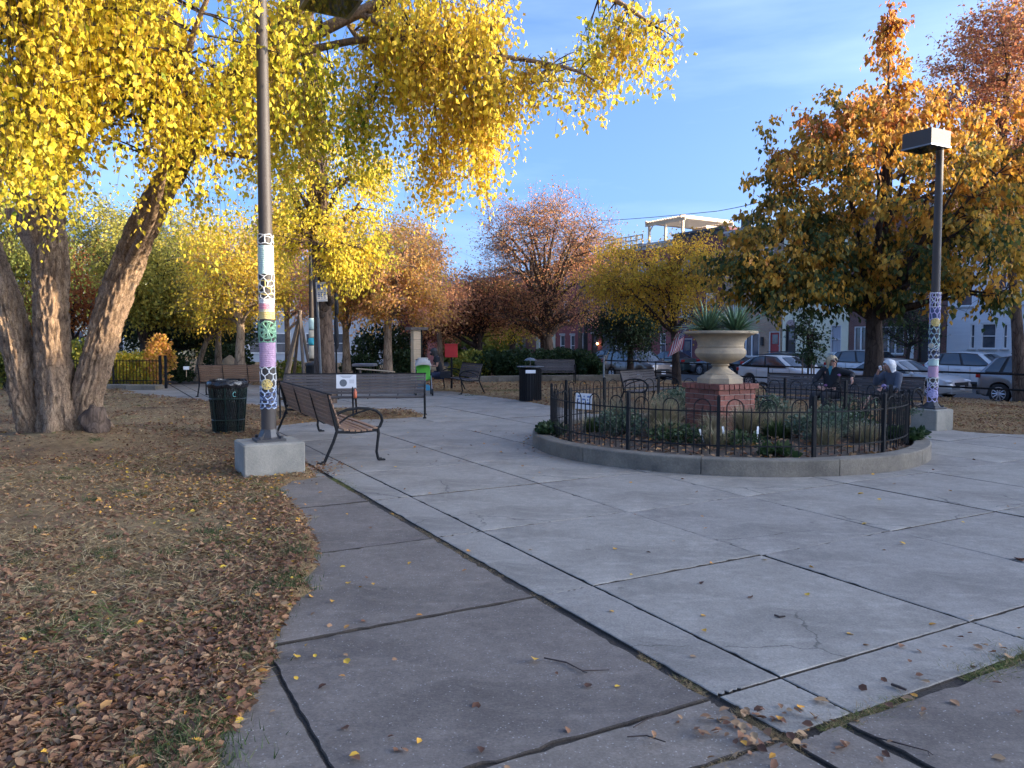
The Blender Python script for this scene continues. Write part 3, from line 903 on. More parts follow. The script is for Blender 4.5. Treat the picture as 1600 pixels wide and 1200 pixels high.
# ---- plants in the bed
M['shrub_grey'] = LEAF('grey_green_leaf', [(0, (.05, .075, .045)), (.6, (.10, .14, .09)), (1, (.17, .20, .14))], .25)
M['shrub_dark'] = LEAF('dark_green_leaf', [(0, (.018, .035, .014)), (.6, (.035, .065, .022)), (1, (.08, .11, .035))], .25)
M['ornamental'] = LEAF('pale_dry_blade', [(0, (.18, .14, .08)), (.6, (.33, .27, .17)), (1, (.16, .19, .08))], .3)
def bush(name, lab, loc, rad, n, lsize, mat_, stems=9, group=None, cat='shrub', flat=.8, tmpl=LEAF4F, up=.4):
    loc = Vector(loc); t_ = thing(name, lab, cat, loc, group=group)
    mb = MB()
    clumps = []
    for i in range(stems):
        a = random.uniform(0, 6.28); el = random.uniform(.3, 1.4); r = random.uniform(.6, .95)
        e = Vector((math.cos(a) * math.cos(el) * rad[0] * r, math.sin(a) * math.cos(el) * rad[1] * r, math.sin(el) * rad[2] * 1.6 * r))
        mb.tube([(0, 0, 0), e * .5 + Vector((0, 0, .08 * rad[2])), e], [.012 * rad[2] + .004, .008 * rad[2] + .003, .002], 4)
        clumps.append(e)
    mb.build('stem', M['twig'], t_)
    u = RNG.normal(0, 1, (n, 3)); u = unit(u); rr = RNG.random((n, 1)) ** .45
    P_ = u * rr * np.array([rad[0], rad[1], rad[2]]) + np.array([0, 0, rad[2] * .95])
    cn = fbm(P_[:, 0] * 2.2 / rad[0] + 3, P_[:, 2] * 2.2 / rad[2] + P_[:, 1] * 2 / rad[1], int(loc.x * 10) % 97)
    k = cn > .36
    P_ = P_[k]; cn = cn[k]; n = len(P_); P_[:, 2] = np.maximum(P_[:, 2], .02)
    ax = P_ * [1 / rad[0], 1 / rad[1], .3 / rad[2]] + RNG.normal(0, .8, (n, 3)) + [0, 0, up]
    ti = np.clip(.75 * RNG.random(n) + .5 * (cn - .4), 0, 1)
    co, fa, tt = leaves(P_ + np.array(loc), ax, RNG.normal(0, 1, (n, 3)) + [0, 0, .6], lsize * (.6 + .8 * RNG.random(n)), ti, tmpl)
    fastmesh('foliage', co, fa, mat_, t_, tt)
    return t_
def soilz(x, y):
    r = math.hypot(x - CEN.x, y - CEN.y); return .13 + .13 * (1 - (r / 2.67) ** 2)
bb = [(.95, .5, .30, .26, 'shrub_grey', 1500, .045, 'low grey-green juniper-like bush right of the brick pier'),
      (1.75, .2, .34, .20, 'shrub_grey', 2000, .05, 'grey-green bush behind the right-hand part of the hoop fence'),
      (-.25, 1.3, .55, .30, 'shrub_grey', 2600, .05, 'grey-green bush left of and behind the brick pier'),
      (1.0, -1.2, .42, .22, 'shrub_grey', 1000, .05, 'sparse grey-green bush in front right part of the bed'),
      (1.6, -.7, .40, .20, 'shrub_grey', 700, .05, 'sparse low mound near the right front fence posts'),
      (-.9, -1.35, .48, .13, 'shrub_dark', 800, .05, 'dark low ground-hugging plant at the left front of the bed'),
      (-1.6, -.6, .38, .22, 'shrub_grey', 1800, .045, 'dusty green plant inside the left side of the fence'),
      (-.2, -1.6, .4, .10, 'shrub_dark', 500, .05, 'flat green plant just left of the front fence post'),
      (2.05, -.1, .3, .2, 'shrub_dark', 900, .05, 'dark bush at the far right inside the fence')]
for dx, dy, r_, h_, mt, n, ls, lab in bb:
    bush('garden_shrub', lab, (CEN.x + dx, CEN.y + dy, soilz(CEN.x + dx, CEN.y + dy) - .02), (r_, r_, h_), n, ls, M[mt])
bush('wall_creeper', 'leafy creeper spilling over the kerb at the right edge of the bed', (CEN.x + 2.45, CEN.y - .85, .17), (.28, .28, .08), 500, .09, M['shrub_dark'], cat='plant')
bush('wall_creeper', 'dark leafy plant spilling over the kerb at the left edge of the bed', (CEN.x - 2.62, CEN.y - .25, .15), (.22, .25, .10), 450, .08, M['shrub_dark'], cat='plant')
bush('dandelion', 'small bright green leafy weed inside the fence in front of the brick pier', (CEN.x + .10, CEN.y - 2.28, .15), (.20, .14, .05), 130, .12, M['grass'], cat='weed')
# ornamental grasses: fountains of blades
def grass_clump(name, lab, loc, n, h_, spread, mat_, lo=0, hi=1, bw=.022, cat='grass clump'):
    loc = Vector(loc); t_ = thing(name, lab, cat, loc)
    a = RNG.random(n) * 6.283; tl = np.abs(RNG.normal(0, spread, n)); L = h_ * (.45 + .65 * RNG.random(n))
    r0 = RNG.random(n) * .14
    P0 = np.stack([np.cos(a) * r0, np.sin(a) * r0, np.zeros(n)], 1)
    d1 = np.stack([np.cos(a) * tl, np.sin(a) * tl, np.ones(n)], 1); d1 = unit(d1)
    P1 = P0 + d1 * (L * .55)[:, None]
    d2 = unit(d1 + np.stack([np.cos(a) * (.5 + tl), np.sin(a) * (.5 + tl), -.3 * np.ones(n)], 1) * .6)
    P2 = P1 + d2 * (L * .45)[:, None]
    sd_ = np.stack([-np.sin(a), np.cos(a), np.zeros(n)], 1) * (bw * .25)
    co = np.stack([P0 - sd_, P0 + sd_, P1 + sd_, P1 - sd_, P2], 1).reshape(-1, 3) + np.array(loc)
    b5 = (np.arange(n) * 5)[:, None]
    q = np.concatenate([b5 + [0, 1, 2], b5 + [0, 2, 3], b5 + [3, 2, 4]], 1).reshape(-1, 3)
    tt = np.repeat(lo + (hi - lo) * RNG.random(n), 5)
    fastmesh('blades', co, q, mat_, t_, tt)
    return t_
for dx, dy, n, h_, sp, lab in [(-.95, -.5, 900, .62, .45, 'tall pale dry ornamental grass left of the brick pier'), (-.35, -1.0, 420, .42, .5, 'pale dry grass clump in front of the left corner of the pier'),
                               (.15, -.85, 800, .50, .4, 'dry straw coloured clump leaning on the front of the brick pier'), (-1.5, .55, 420, .55, .5, 'loose dry grass behind the paper notice in the bed'),
                               (.8, -.35, 300, .4, .5, 'short dry grass tuft right of the pier'), (1.35, .9, 420, .5, .5, 'loose grass clump at the rear right of the bed'), (1.0, -1.55, 420, .34, .5, 'dry tangled clump just inside the front right fence'), (-.5, -1.7, 360, .34, .5, 'dry tangled clump just inside the front left fence'), (1.7, -1.2, 380, .36, .5, 'dry tangled clump inside the right front of the fence'), (2.0, .55, 260, .35, .5, 'small dry clump near the right end of the bed')]:
    grass_clump('ornamental_grass', lab, (CEN.x + dx, CEN.y + dy, soilz(CEN.x + dx, CEN.y + dy) - .02), n, h_, sp, M['ornamental'], 0, .9)
for dx, dy, n, h_, sp, lab in [(-1.0, -1.0, 900, .34, .8, 'soft green grassy mound at the left of the bed'), (.55, -1.0, 900, .30, .8, 'soft green grassy mound just right of the pier'), (1.15, -.2, 1000, .36, .8, 'wide green grassy mound mid right in the bed'), (1.95, -.75, 700, .30, .8, 'green grassy mound beside the right front kerb'), (-1.9, .1, 600, .3, .8, 'green grassy mound at the left end of the bed')]:
    grass_clump('garden_grass', lab, (CEN.x + dx, CEN.y + dy, soilz(CEN.x + dx, CEN.y + dy) - .03), n, h_, sp, M['ornamental'] if dx in (-1.0, 1.15, 1.95) else M['grass'], 0, 1, .03)
# twining stems with two purple flowers
M['petal'] = PM('purple_petal', (.22, .10, .26), (.16, .07, .2), 20, .6)
for px, py, Y, zt, lab in ((1290, 603, 12.9, 0, 'tall thin stalk with a dull purple flower, left one before the woman in black'), (1311, 587, 13.0, 0, 'tall thin stalk with a dull purple flower, taller one before the woman in black')):
    tpt = D(px, py, Y); b_ = Vector((tpt.x + .05, tpt.y - .1, soilz(tpt.x, tpt.y)))
    t_ = thing('thistle', lab, 'flower', b_)
    MB().tube([b_, (b_ + tpt) / 2 + Vector((.03, 0, .05)), tpt], [.006, .005, .004], 4).build('stem', M['twig'], t_, world=True)
    mb = MB()
    for k in range(14):
        a = k * 2.4; el = random.uniform(.2, 1.4); d = Vector((math.cos(a) * math.cos(el), math.sin(a) * math.cos(el), math.sin(el)))
        mb.tube([tpt, tpt + d * .035], [.012, .003], 4)
    mb.build('flower_head', M['petal'], t_, world=True)
for i, (px, py, Y, lab) in enumerate([(1345, 612, 13.3, 'tangle of thin trailing rose stems between the two seated people'), (1312, 618, 13.2, 'arching leafy rose stems before the seated woman'), (1405, 612, 13.1, 'tangled dark stems in front of the grey haired person')]):
    p_ = D(px, py, Y); b_ = Vector((p_.x, p_.y, soilz(p_.x, p_.y)))
    t_ = thing('rose_bush', lab, 'shrub', b_)
    mb = MB(); tips = []
    for k in range(16):
        a = random.uniform(0, 6.28); r_ = random.uniform(.15, .42); hh = random.uniform(.35, .68)
        q = [b_, b_ + Vector((math.cos(a) * r_ * .4, math.sin(a) * r_ * .4, hh * .75)), b_ + Vector((math.cos(a) * r_ * .8, math.sin(a) * r_ * .8, hh)), b_ + Vector((math.cos(a) * r_ * 1.2, math.sin(a) * r_ * 1.2, hh * .85))]
        mb.tube(q, [.006, .005, .004, .002], 4)
        for s_ in range(12):
            t = random.random(); tips.append(q[1].lerp(q[3], t) + Vector((random.gauss(0, .03),) * 3))
    mb.build('stem', M['twig'], t_, world=True)
    P_ = np.array([tuple(v) for v in tips]); n = len(P_)
    co, fa, tt = leaves(P_, RNG.normal(0, 1, (n, 3)), RNG.normal(0, 1, (n, 3)), .04 + .02 * RNG.random(n), RNG.random(n) * .6, LEAF4F)
    fastmesh('foliage', co, fa, M['shrub_grey'], t_, tt)
# fallen leaves on the soil
n = 2200; a = RNG.random(n) * 6.283; r_ = 2.62 * RNG.random(n) ** .4
x = CEN.x + r_ * np.cos(a); y = CEN.y + r_ * np.sin(a)
z = .145 + .13 * (1 - (r_ / 2.67) ** 2) + .01
co, fa, tt = flat_leaves(x, y, z, .05 + .04 * RNG.random(n), np.clip(RNG.beta(2, 2, n), 0, .92), LEAF4F, .45, 1.0)
tag(fastmesh('bed_leaves', co, fa, M['litter'], None, tt), kind='stuff', label='fallen leaves caught on the soil inside the hoop fence', cat='fallen leaves')
# paper notice on a stake, plant tags, small kerb stones
def card(name, lab, c, w_, h_, facing, tilt=0, cat='sign', stake=True, ink=None):
    """a laminated sheet: c = centre, facing = unit vector out of its face"""
    rz = math.atan2(facing[0], -facing[1])
    t_ = thing(name, lab, cat, (c.x, c.y, 0), rz)
    t_.location.z = c.z
    MB().box((0, 0, 0), (w_, .006, h_)).build('sheet', M['paper'], t_)
    if ink: ink(t_, w_, h_)
    if stake: MB().box((0, .010, -h_ / 2 - .10), (.02, .010, .32)).build('stake', M['wood_new'], t_)
    if tilt:
        t_.rotation_euler = (0, tilt, rz)
    return t_
def ink_bars(t_, w_, h_):
    mb = MB()
    for zz, a, b_ in ((.30, -.38, -.20), (.30, -.02, .05), (.30, .2, .4), (.10, -.38, -.3), (.12, -.1, .1), (.1, .2, .27), (-.1, -.38, -.2), (-.1, -.05, .05), (-.1, .18, .4)):
        mb.box(((a + b_) / 2 * w_, -.0045, zz * h_), ((b_ - a) * w_, .002, h_ * .10))
    mb.build('print', M['blue_ink'], t_)
card('paper_notice', 'white laminated notice on a stake inside the left of the garden fence', D(912, 627, 12.9), .28, .27, (-.3, -1), .05, 'notice', True, ink_bars)
for px, py, Y, tl, lab in ((1095, 676, 10.1, -.35, 'white plastic plant label left of the pier base, leaning'), (1130, 672, 10.1, -.15, 'white plastic plant label in front of the pier'), (1184, 672, 10.2, .05, 'white upright plant label right of the pier')):
    p_ = D(px, py, Y); t_ = thing('plant_label', lab, 'plant label', (p_.x, p_.y, p_.z), .2); t_.rotation_euler = (0, tl, .2)
    MB().box((0, 0, 0), (.030, .004, .10)).build('tag_face', M['paper'], t_); MB().box((0, 0, -.09), (.010, .004, .09)).build('tag_stem', M['paper'], t_)

# ================================================================== BENCHES
def bench(lab, mid, facing, L=1.9, wood='wood_grey', frames=2, group='slatted park benches with iron arms', loc_z=0.0, nstrap=2):
    f = Vector(facing).normalized(); rz = math.atan2(f.x, -f.y)
    t_ = thing('park_bench', lab, 'bench', (mid[0], mid[1], loc_z), rz, group)
    iron = M['metal_black']; wd = M[wood]
    # seat slats (front is -y)
    seat = None
    for i in range(6):
        y_ = -.27 + i * .078; z_ = .435 - .010 * math.sin((i + .5) / 6 * math.pi) * 2 + (.012 if i == 0 else 0)
        o = MB().bbox((0, 0, 0), (L, .062, .022), .004).build('seat_slat', wd, t_); o.location = (0, y_, z_)
    for i in range(7):
        t = i / 6; z_ = .50 + t * .37; y_ = .215 + .10 * t + .02 * t * t
        o = MB().bbox((0, 0, 0), (L, .020, .054), .004).build('back_slat', wd, t_); o.location = (0, y_, z_); o.rotation_euler = (-.27, 0, 0)
    # top rail cap
    MB().box((0, .327, .902), (L + .02, .035, .016)).build('top_rail', iron, t_)
    for k in range(nstrap):
        x_ = -L / 2 + L * (k + 1) / (nstrap + 1)
        MB().tube([(x_, -.28, .410), (x_, .15, .405), (x_, .235, .46), (x_, .30, .70), (x_, .345, .90)], .012, 4, up=(1, 0, 0)).build('strap', iron, t_)
    xs_ = [-L / 2 + .02, L / 2 - .02] + ([0] if frames == 3 else [])
    for x_ in xs_:
        mb = MB()
        # front leg with a curled foot, rear leg splayed
        mb.tube([(x_, -.345, .012), (x_, -.305, .03), (x_, -.285, .12), (x_, -.30, .25), (x_, -.315, .36), (x_, -.305, .43), (x_, -.30, .46)], [.028, .02, .020, .020, .022, .024, .02], 6)
        o_ = mb.build('front_leg', iron, t_)
        mb = MB(); mb.tube([(x_, .44, .012), (x_, .405, .03), (x_, .36, .13), (x_, .29, .28), (x_, .24, .42), (x_, .27, .55), (x_, .31, .72), (x_, .35, .91)], [.028, .02, .020, .020, .022, .022, .02, .018], 6)
        mb.build('rear_leg', iron, t_)
        MB().box((x_, -.35, .010), (.07, .09, .02)).box((x_, .45, .010), (.07, .09, .02)).build('foot_plate', iron, t_)
        MB().tube([(x_, -.31, .415), (x_, 0, .395), (x_, .24, .41)], .020, 6).build('seat_bearer', iron, t_)
        arm = [(x_, .285, .60), (x_, .22, .655), (x_, .10, .695), (x_, -.04, .71), (x_, -.18, .70), (x_, -.29, .665), (x_, -.355, .60), (x_, -.365, .53), (x_, -.335, .46), (x_, -.29, .425)]
        MB().tube(arm, .021, 6, up=(1, 0, 0), flat=.75).build('armrest', iron, t_)
        arm2 = [(x_, .235, .45), (x_, .20, .53), (x_, .10, .60), (x_, -.05, .655), (x_, -.2, .69)]
        MB().tube(arm2, .013, 5, up=(1, 0, 0)).build('arm_scroll', iron, t_)
    return t_
nr = Vector((-2.43, 9.85)); fr_ = Vector((-4.06, 13.15)); ax_ = (fr_ - nr).normalized()
fc = Vector((-ax_.y, ax_.x)) * -1
midp = (nr + fr_) / 2 + fc * .42
bench('near bench with warm brown back slats, seen from behind beside the lamp post', midp, (fc.x, fc.y, 0), (fr_ - nr).length, 'wood_tan', nstrap=2)
B2 = bench('long grey bench with a white notice taped to its back', (-3.28, 15.95), (.10, -.995, 0), 2.95, frames=3, nstrap=4)
bench('bench seen from behind on the far side of the green mesh bin', (-7.95, 22.3), (-.05, 1, 0), 2.1, 'wood_tan')
bench('bench where the person in a black shirt sits by the stroller', (-1.55, 23.7), (-.93, -.36, 0), 1.95)
bench('small grey bench in front of the dark hedge, right of the black bin', (1.6, 28.5), (.0, -1, 0), 1.5)
BQ = bench('bench with the two seated people beyond the garden bed', (6.42, 15.25), (-.69, -.72, 0), 3.1, nstrap=3)
bench('bench behind the garden bed showing only its rounded iron armrest', (3.3, 18.4), (.80, -.6, 0), 1.7)
# notice taped on the long bench
nt_ = D(541, 596, 15.62)
def ink_round(t_, w_, h_):
    mb = MB(); n = 18
    vs = [(-.06 + .075 * math.cos(2 * math.pi * k / n), -.0048, -.03 + .075 * math.sin(2 * math.pi * k / n)) for k in range(n)]
    mb.add(vs, [tuple(range(n))]).build('round_picture', M['grey_ink'], t_)
    mb = MB()
    for k in range(3): mb.box((.0, -.0042, .115 - .018 * k), (.26 - .05 * k, .001, .006))
    for k in range(4): mb.box((.11, -.0042, .03 - .02 * k), (.10, .001, .005))
    mb.build('print_lines', M['grey_ink'], t_)
c_ = card('taped_notice', 'white laminated sheet with a round grey picture taped on the long bench back', nt_, .40, .28, (.1, -.99), 0, 'notice', False, ink_round)
# bottle hanging at the middle armrest
b_ = D(555, 612, 15.3); t_ = thing('drink_bottle', 'small orange bottle standing on the long bench by its middle armrest', 'bottle', (b_.x, b_.y, .45))
M['orange'] = PM('orange_plastic', (.55, .13, .05), (.45, .1, .04), 6, .4)
MB().lathe([(.03, 0), (.035, .02), (.035, .12), (.014, .17), (.014, .19)], 12).build('body', M['orange'], t_, smooth=True)
MB().cyl((0, 0, .19), .017, .02, 10).build('cap', M['black_plastic'], t_)

# ================================================================== BINS
M['bin_green'] = PM('dark_green_paint', (.004, .018, .013), (.007, .025, .018), 6, .4)
M['bag'] = PM('bin_liner', (.008, .008, .010), (.013, .013, .015), 5, .22, 0, .5, 14)
gb = G(357, 680); gb = Vector((gb.x - .04, gb.y + .12, .02))
t_ = thing('mesh_bin', 'dark green wire mesh bin lined with a black bag behind the lamp block', 'trash bin', gb)
mb = MB()
rb, rt, hb = .235, .305, .86
nn = 44
for s_ in (-1, 1):
    for k in range(nn):
        a0 = 2 * math.pi * k / nn; ptl = []
        for q in range(7):
            t = q / 6; r_ = rb + (rt - rb) * t + .004; a = a0 + s_ * t * .62
            ptl.append((r_ * math.cos(a), r_ * math.sin(a), .03 + t * (hb - .05)))
        mb.tube(ptl, .0028, 3, cap=False)
tag(mb.build('wire_mesh', M['bin_green'], t_), kind='stuff')
for zz in (.03, .24, .60, .83):
    r_ = rb + (rt - rb) * zz / hb + .008
    MB().tube([(r_ * math.cos(a), r_ * math.sin(a), zz) for a in [2 * math.pi * k / 32 for k in range(33)]], .011, 5, up=(0, 0, 1)).build('hoop', M['bin_green'], t_)
for k in range(8):
    a = 2 * math.pi * k / 8 + .2
    MB().tube([((rb + .012) * math.cos(a), (rb + .012) * math.sin(a), .01), ((rt + .012) * math.cos(a), (rt + .012) * math.sin(a), hb)], .011, 4).build('upright', M['bin_green'], t_)
def bagf(u, v):
    a = u * 2 * math.pi; z = .05 + v * .87
    r_ = rb + (rt - rb) * min(1, z / hb) - .012
    r_ += .012 * noise.noise(Vector((math.cos(a) * 3, math.sin(a) * 3, z * 6)))
    return (r_ * math.cos(a), r_ * math.sin(a), z)
MB().grid(bagf, 40, 14).build('liner', M['bag'], t_, smooth=True)
def cuff(u, v):
    a = u * 2 * math.pi; z = hb + .035 - v * (.11 + .03 * noise.noise(Vector((math.cos(a) * 4, math.sin(a) * 4, 5))))
    r_ = rt + .020 + .014 * math.sin(v * 3.1) + .013 * noise.noise(Vector((math.cos(a) * 9, math.sin(a) * 9, z * 14)))
    return (r_ * math.cos(a), r_ * math.sin(a), z)
MB().grid(cuff, 72, 8).build('liner_cuff', M['bag'], t_, smooth=True)
M['label_teal'] = PM('teal_sticker', (.12, .4, .36), (.1, .33, .3), 8, .5)
MB().tube([((rt - .01) * math.cos(-.85 + .10 * math.cos(a)), (rt - .01) * math.sin(-.85 + .10 * math.cos(a)), .68 + .04 * math.sin(a)) for a in [.9 + q * .45 for q in range(11)]], .006, 4).build('painted_mark', M['label_teal'], t_)
MB().lathe([(.01, .045), (rb, .045)], 20, cap=False).build('base', M['bin_green'], t_)

# black slatted bin with umbrella-like lid
gb = G(829, 628); gb = Vector((gb.x, gb.y + .3, 0))
t_ = thing('litter_bin', 'black slatted litter bin with a raised domed lid left of the garden bed', 'trash bin', gb)
for k in range(26):
    a = 2 * math.pi * k / 26
    o = MB().box((.29 * math.cos(a), .29 * math.sin(a), .43), (.012, .045, .82), Matrix.Rotation(a, 3, 'Z')).build('slat', M['metal_black'], t_)
MB().lathe([(.26, .03), (.27, .05), (.27, .84), (.26, .85)], 26).build('liner', M['black_plastic'], t_)
for zz in (.04, .84): MB().lathe([(.285, zz - .02), (.305, zz - .01), (.305, zz + .01), (.285, zz + .02)], 26).build('rim', M['metal_black'], t_)
MB().lathe([(.30, .90), (.36, .905), (.36, .92), (.30, .925), (.2, .925), (.2, .90)], 26).build('top_ring', M['metal_grey'], t_)
for k in range(3):
    a = k * 2.09 + .5; MB().cyl((.27 * math.cos(a), .27 * math.sin(a), .84), .01, .07, 5).build('bracket', M['metal_black'], t_)
MB().cyl((0, 0, .85), .012, .24, 6).build('lid_stem', M['metal_grey'], t_)
mb = MB(); n = 10; vs = [(0, 0, 1.15)]; fs = []
for r_, z in ((.10, 1.13), (.17, 1.08)):
    for k in range(2 * n):
        a = math.pi * k / n; rr = r_ * (1 if k % 2 else .94); vs.append((rr * math.cos(a), rr * math.sin(a), z - (.012 if (k % 2 and r_ > .12) else 0)))
fs += [(0, 1 + k, 1 + (k + 1) % (2 * n)) for k in range(2 * n)] + [(1 + k, 1 + 2 * n + k, 1 + 2 * n + (k + 1) % (2 * n), 1 + (k + 1) % (2 * n)) for k in range(2 * n)]
mb.add(vs, fs).build('lid', M['metal_grey'], t_)
MB().box((0, -.312, .79), (.26, .006, .085)).build('label', M['paper'], t_)
# small dark bin far behind the bench
p_ = D(489, 583, 24)
t_ = thing('small_bin', 'small dark litter bin beside the leaning sign pole', 'trash bin', (p_.x, p_.y, 0))
MB().lathe([(.18, .02), (.2, .1), (.22, .80), (.20, .82)], 18).build('body', M['metal_black'], t_)
MB().lathe([(.23, .80), (.25, .84), (.22, .90), (.12, .95)], 18).build('lid', M['black_plastic'], t_)

# ================================================================== LAMP POSTS WITH YARN
def yarn(name, c1, c2, bump=.6):
    return PM(name, c1, c2, 24, .95, 0, bump, 90, (1, 1, .5))
Y_ = dict(white=yarn('white_yarn', (.68, .66, .62), (.58, .56, .54)), mint=yarn('mint_yarn', (.42, .56, .50), (.50, .62, .55)), green=yarn('green_yarn', (.20, .38, .22), (.28, .46, .30)),
          pink=yarn('pink_yarn', (.52, .33, .42), (.45, .28, .38)), rose=yarn('rose_yarn', (.62, .22, .28), (.55, .3, .32)), yellow=yarn('yellow_yarn', (.70, .48, .12), (.62, .5, .25)),
          cream=yarn('cream_yarn', (.62, .52, .36), (.55, .45, .32)), blue=yarn('blue_yarn', (.38, .45, .58), (.44, .5, .62)), lilac=yarn('lilac_yarn', (.42, .36, .56), (.5, .44, .62)), teal=yarn('teal_yarn', (.05, .35, .42), (.08, .42, .45)), navy=yarn('navy_yarn', (.06, .08, .16), (.1, .12, .2)))
def knit(parent, name, r, z0, z1, col):
    """solid knitted tube: ribs and rows in relief"""
    nz_ = max(4, int((z1 - z0) / .011)); na = 56
    ph = random.uniform(0, 6)
    def f(u, v):
        a = u * 2 * math.pi; z = z0 + (z1 - z0) * v
        rr = r + .0022 * math.sin(v * nz_ * math.pi) + .0022 * math.sin(a * 28) + .0025 * noise.noise(Vector((math.cos(a) * 3, math.sin(a) * 3, z * 9 + ph)))
        return (rr * math.cos(a), rr * math.sin(a), z + .006 * noise.noise(Vector((math.cos(a) * 2, math.sin(a) * 2, v + ph))))
    return MB().grid(f, na, min(nz_ * 2, 60)).build(name, Y_[col], parent, smooth=True)
def net(parent, name, r, z0, z1, na, nrow, col, th=.0055, jit=.3, seed=1):
    """open crochet: a jittered honeycomb of cords lying on the pole"""
    rg = random.Random(seed); mb = MB()
    hz = (z1 - z0) / nrow
    V = {}
    for j in range(nrow + 1):
        for i in range(na * 2):
            a = (i + (.0)) / (na * 2) * 2 * math.pi
            zz = z0 + j * hz + ((.22 if (i + j) % 2 else -.22) * hz)
            V[(i, j)] = (a + rg.uniform(-jit, jit) * 1.6 / na, min(z1, max(z0, zz + rg.uniform(-jit, jit) * hz * .6)))
    def seg(p, q):
        (a1, z1_), (a2, z2_) = p, q
        if a2 - a1 > math.pi: a2 -= 2 * math.pi
        if a1 - a2 > math.pi: a2 += 2 * math.pi
        pp = []
        for t in (0, .5, 1):
            a = a1 + (a2 - a1) * t; z = z1_ + (z2_ - z1_) * t
            pp.append((r * math.cos(a), r * math.sin(a), z))
        k = th * rg.uniform(.75, 1.25)
        mb.tube(pp, k, 5)
    for j in range(nrow + 1):
        for i in range(na * 2):
            seg(V[(i, j)], V[((i + 1) % (na * 2), j)])
            if j < nrow and (i + j) % 2 == 1: seg(V[(i, j)], V[(i, j + 1)])
    return mb.build(name, Y_[col], parent)
def rosette(parent, name, r, z, ang, R_, col, petals=8, th=.006):
    mb = MB()
    def on(u, v): a = ang + u / r; return ((r + .006) * math.cos(a), (r + .006) * math.sin(a), z + v)
    for k in range(petals):
        a = 2 * math.pi * k / petals
        q = [on(0, 0)]
        for t in range(1, 8):
            b_ = a + math.sin(t / 8 * 2 * math.pi) * .32 * (1 if True else 0); rr = R_ * math.sin(t / 8 * math.pi)
            q.append(on(rr * math.cos(b_), rr * math.sin(b_)))
        q.append(on(0, 0)); mb.tube(q, th, 4)
        q = [on(R_ * .95 * math.cos(a + .39 * s), R_ * .95 * math.sin(a + .39 * s)) for s in (0, .5, 1, 1.5, 2)]
        mb.tube(q, th, 4)
    mb.ell(on(0, 0), (.014, .014, .014), 8, 5)
    return mb.build(name, Y_[col], parent)
def lamp_block(c, w_, d_, h_, lab):
    t_ = thing('lamp_block', lab, 'concrete block', (c.x, c.y, 0), GA)
    MB().bbox((0, 0, h_ / 2 - .05), (w_, d_, h_ + .1), .016).build('block', M['block'], t_)
    return t_
def lamp_post(lab, base, H_, headoff, r0, r1, mat_pole, headz=0, hs_=1.0):
    t_ = thing('lamp_post', lab, 'lamp post', base, GA)
    MB().tube([(0, 0, .03), (0, 0, H_ * .3), (0, 0, H_)], [r0, r0 * .96, r1], 24).build('pole', mat_pole, t_, smooth=True, angle=40)
    mb = MB(); mb.bbox((0, 0, .015), (.34, .34, .03), .004); mb.lathe([(.15, .03), (.13, .05), (r0 + .012, .12), (r0 + .008, .14)], 8)
    for sx in (-1, 1):
        for sy in (-1, 1):
            mb.prism([(sx * .13, sy * .13, .03), (sx * (r0 * .6), sy * (r0 * .6), .03), (sx * (r0 * .6), sy * (r0 * .6), .13)], (sx * -.008, sy * .008, 0))
    mb.build('base_plate', M['pole_dark'], t_)
    for sx in (-1, 1):
        for sy in (-1, 1): MB().cyl((sx * .125, sy * .125, .03), .018, .035, 6).build('bolt', M['pole_dark'], t_)
    hx, hy = headoff
    d = Vector((hx, hy, 0)); hc = d + Vector((0, 0, H_ - .08))
    o = MB().box((0, 0, 0), (.60, .60, .27), None).build('lamp_head', mat_pole, t_); o.location = hc; o.scale = (hs_, hs_, 1)
    MB().box((0, 0, -.140), (.625, .625, .025)).build('rim', M['metal_grey'], o)
    MB().box((0, 0, -.155), (.53, .53, .008)).build('lens', M['glass_dark'], o)
    MB().cyl((.2, -.2, .135), .03, .06, 8).build('photocell', M['metal_grey'], o)
    u = d.normalized()
    MB().tube([(0, 0, H_ - .10), d - u * .29 + Vector((0, 0, H_ - .10))], .045, 6).build('arm', mat_pole, t_)
    return t_
lb = Vector((-2.92, 9.18, 0))
lamp_block(lb, .70, .66, .40, 'cast concrete block under the near left lamp post')
L1 = lamp_post('near brown lamp post wrapped in crocheted yarn, rising out of the frame at the left', lb + Vector((0, 0, .40)), 5.5, (.82, .0), .088, .062, M['pole'])
zl = lambda py: CAM_H - (py - 532) / 1200 * 9.2 - .40
r_ = .090
net(L1, 'yarn_net', r_, zl(384), zl(369), 5, 1, 'white', .006, .25, 3)
net(L1, 'yarn_net', r_, zl(392), zl(372), 3, 1, 'white', .006, .3, 4)
knit(L1, 'knitted_band', r_, zl(430), zl(386), 'mint')
net(L1, 'yarn_net', r_, zl(468), zl(430), 6, 4, 'white', .0065, .4, 5)
net(L1, 'yarn_net', r_ - .001, zl(462), zl(440), 3, 2, 'yellow', .008, .4, 15)
knit(L1, 'knitted_band', r_, zl(475), zl(468), 'white')
knit(L1, 'knitted_band', r_ + .001, zl(484), zl(475), 'rose')
knit(L1, 'knitted_band', r_, zl(488), zl(484), 'cream')
knit(L1, 'knitted_band', r_, zl(499), zl(488), 'yellow')
rosette(L1, 'crochet_flower', r_, zl(516), R(-72) - GA, .105, 'green', 7, .011)
rosette(L1, 'crochet_flower', r_, zl(516), R(40) - GA, .105, 'green', 7, .011)
rosette(L1, 'crochet_flower', r_, zl(516), R(170) - GA, .105, 'green', 7, .011)
net(L1, 'yarn_net', r_, zl(535), zl(525), 7, 1, 'green', .008, .3, 7)
knit(L1, 'knitted_band', r_ + .003, zl(573), zl(535), 'pink')
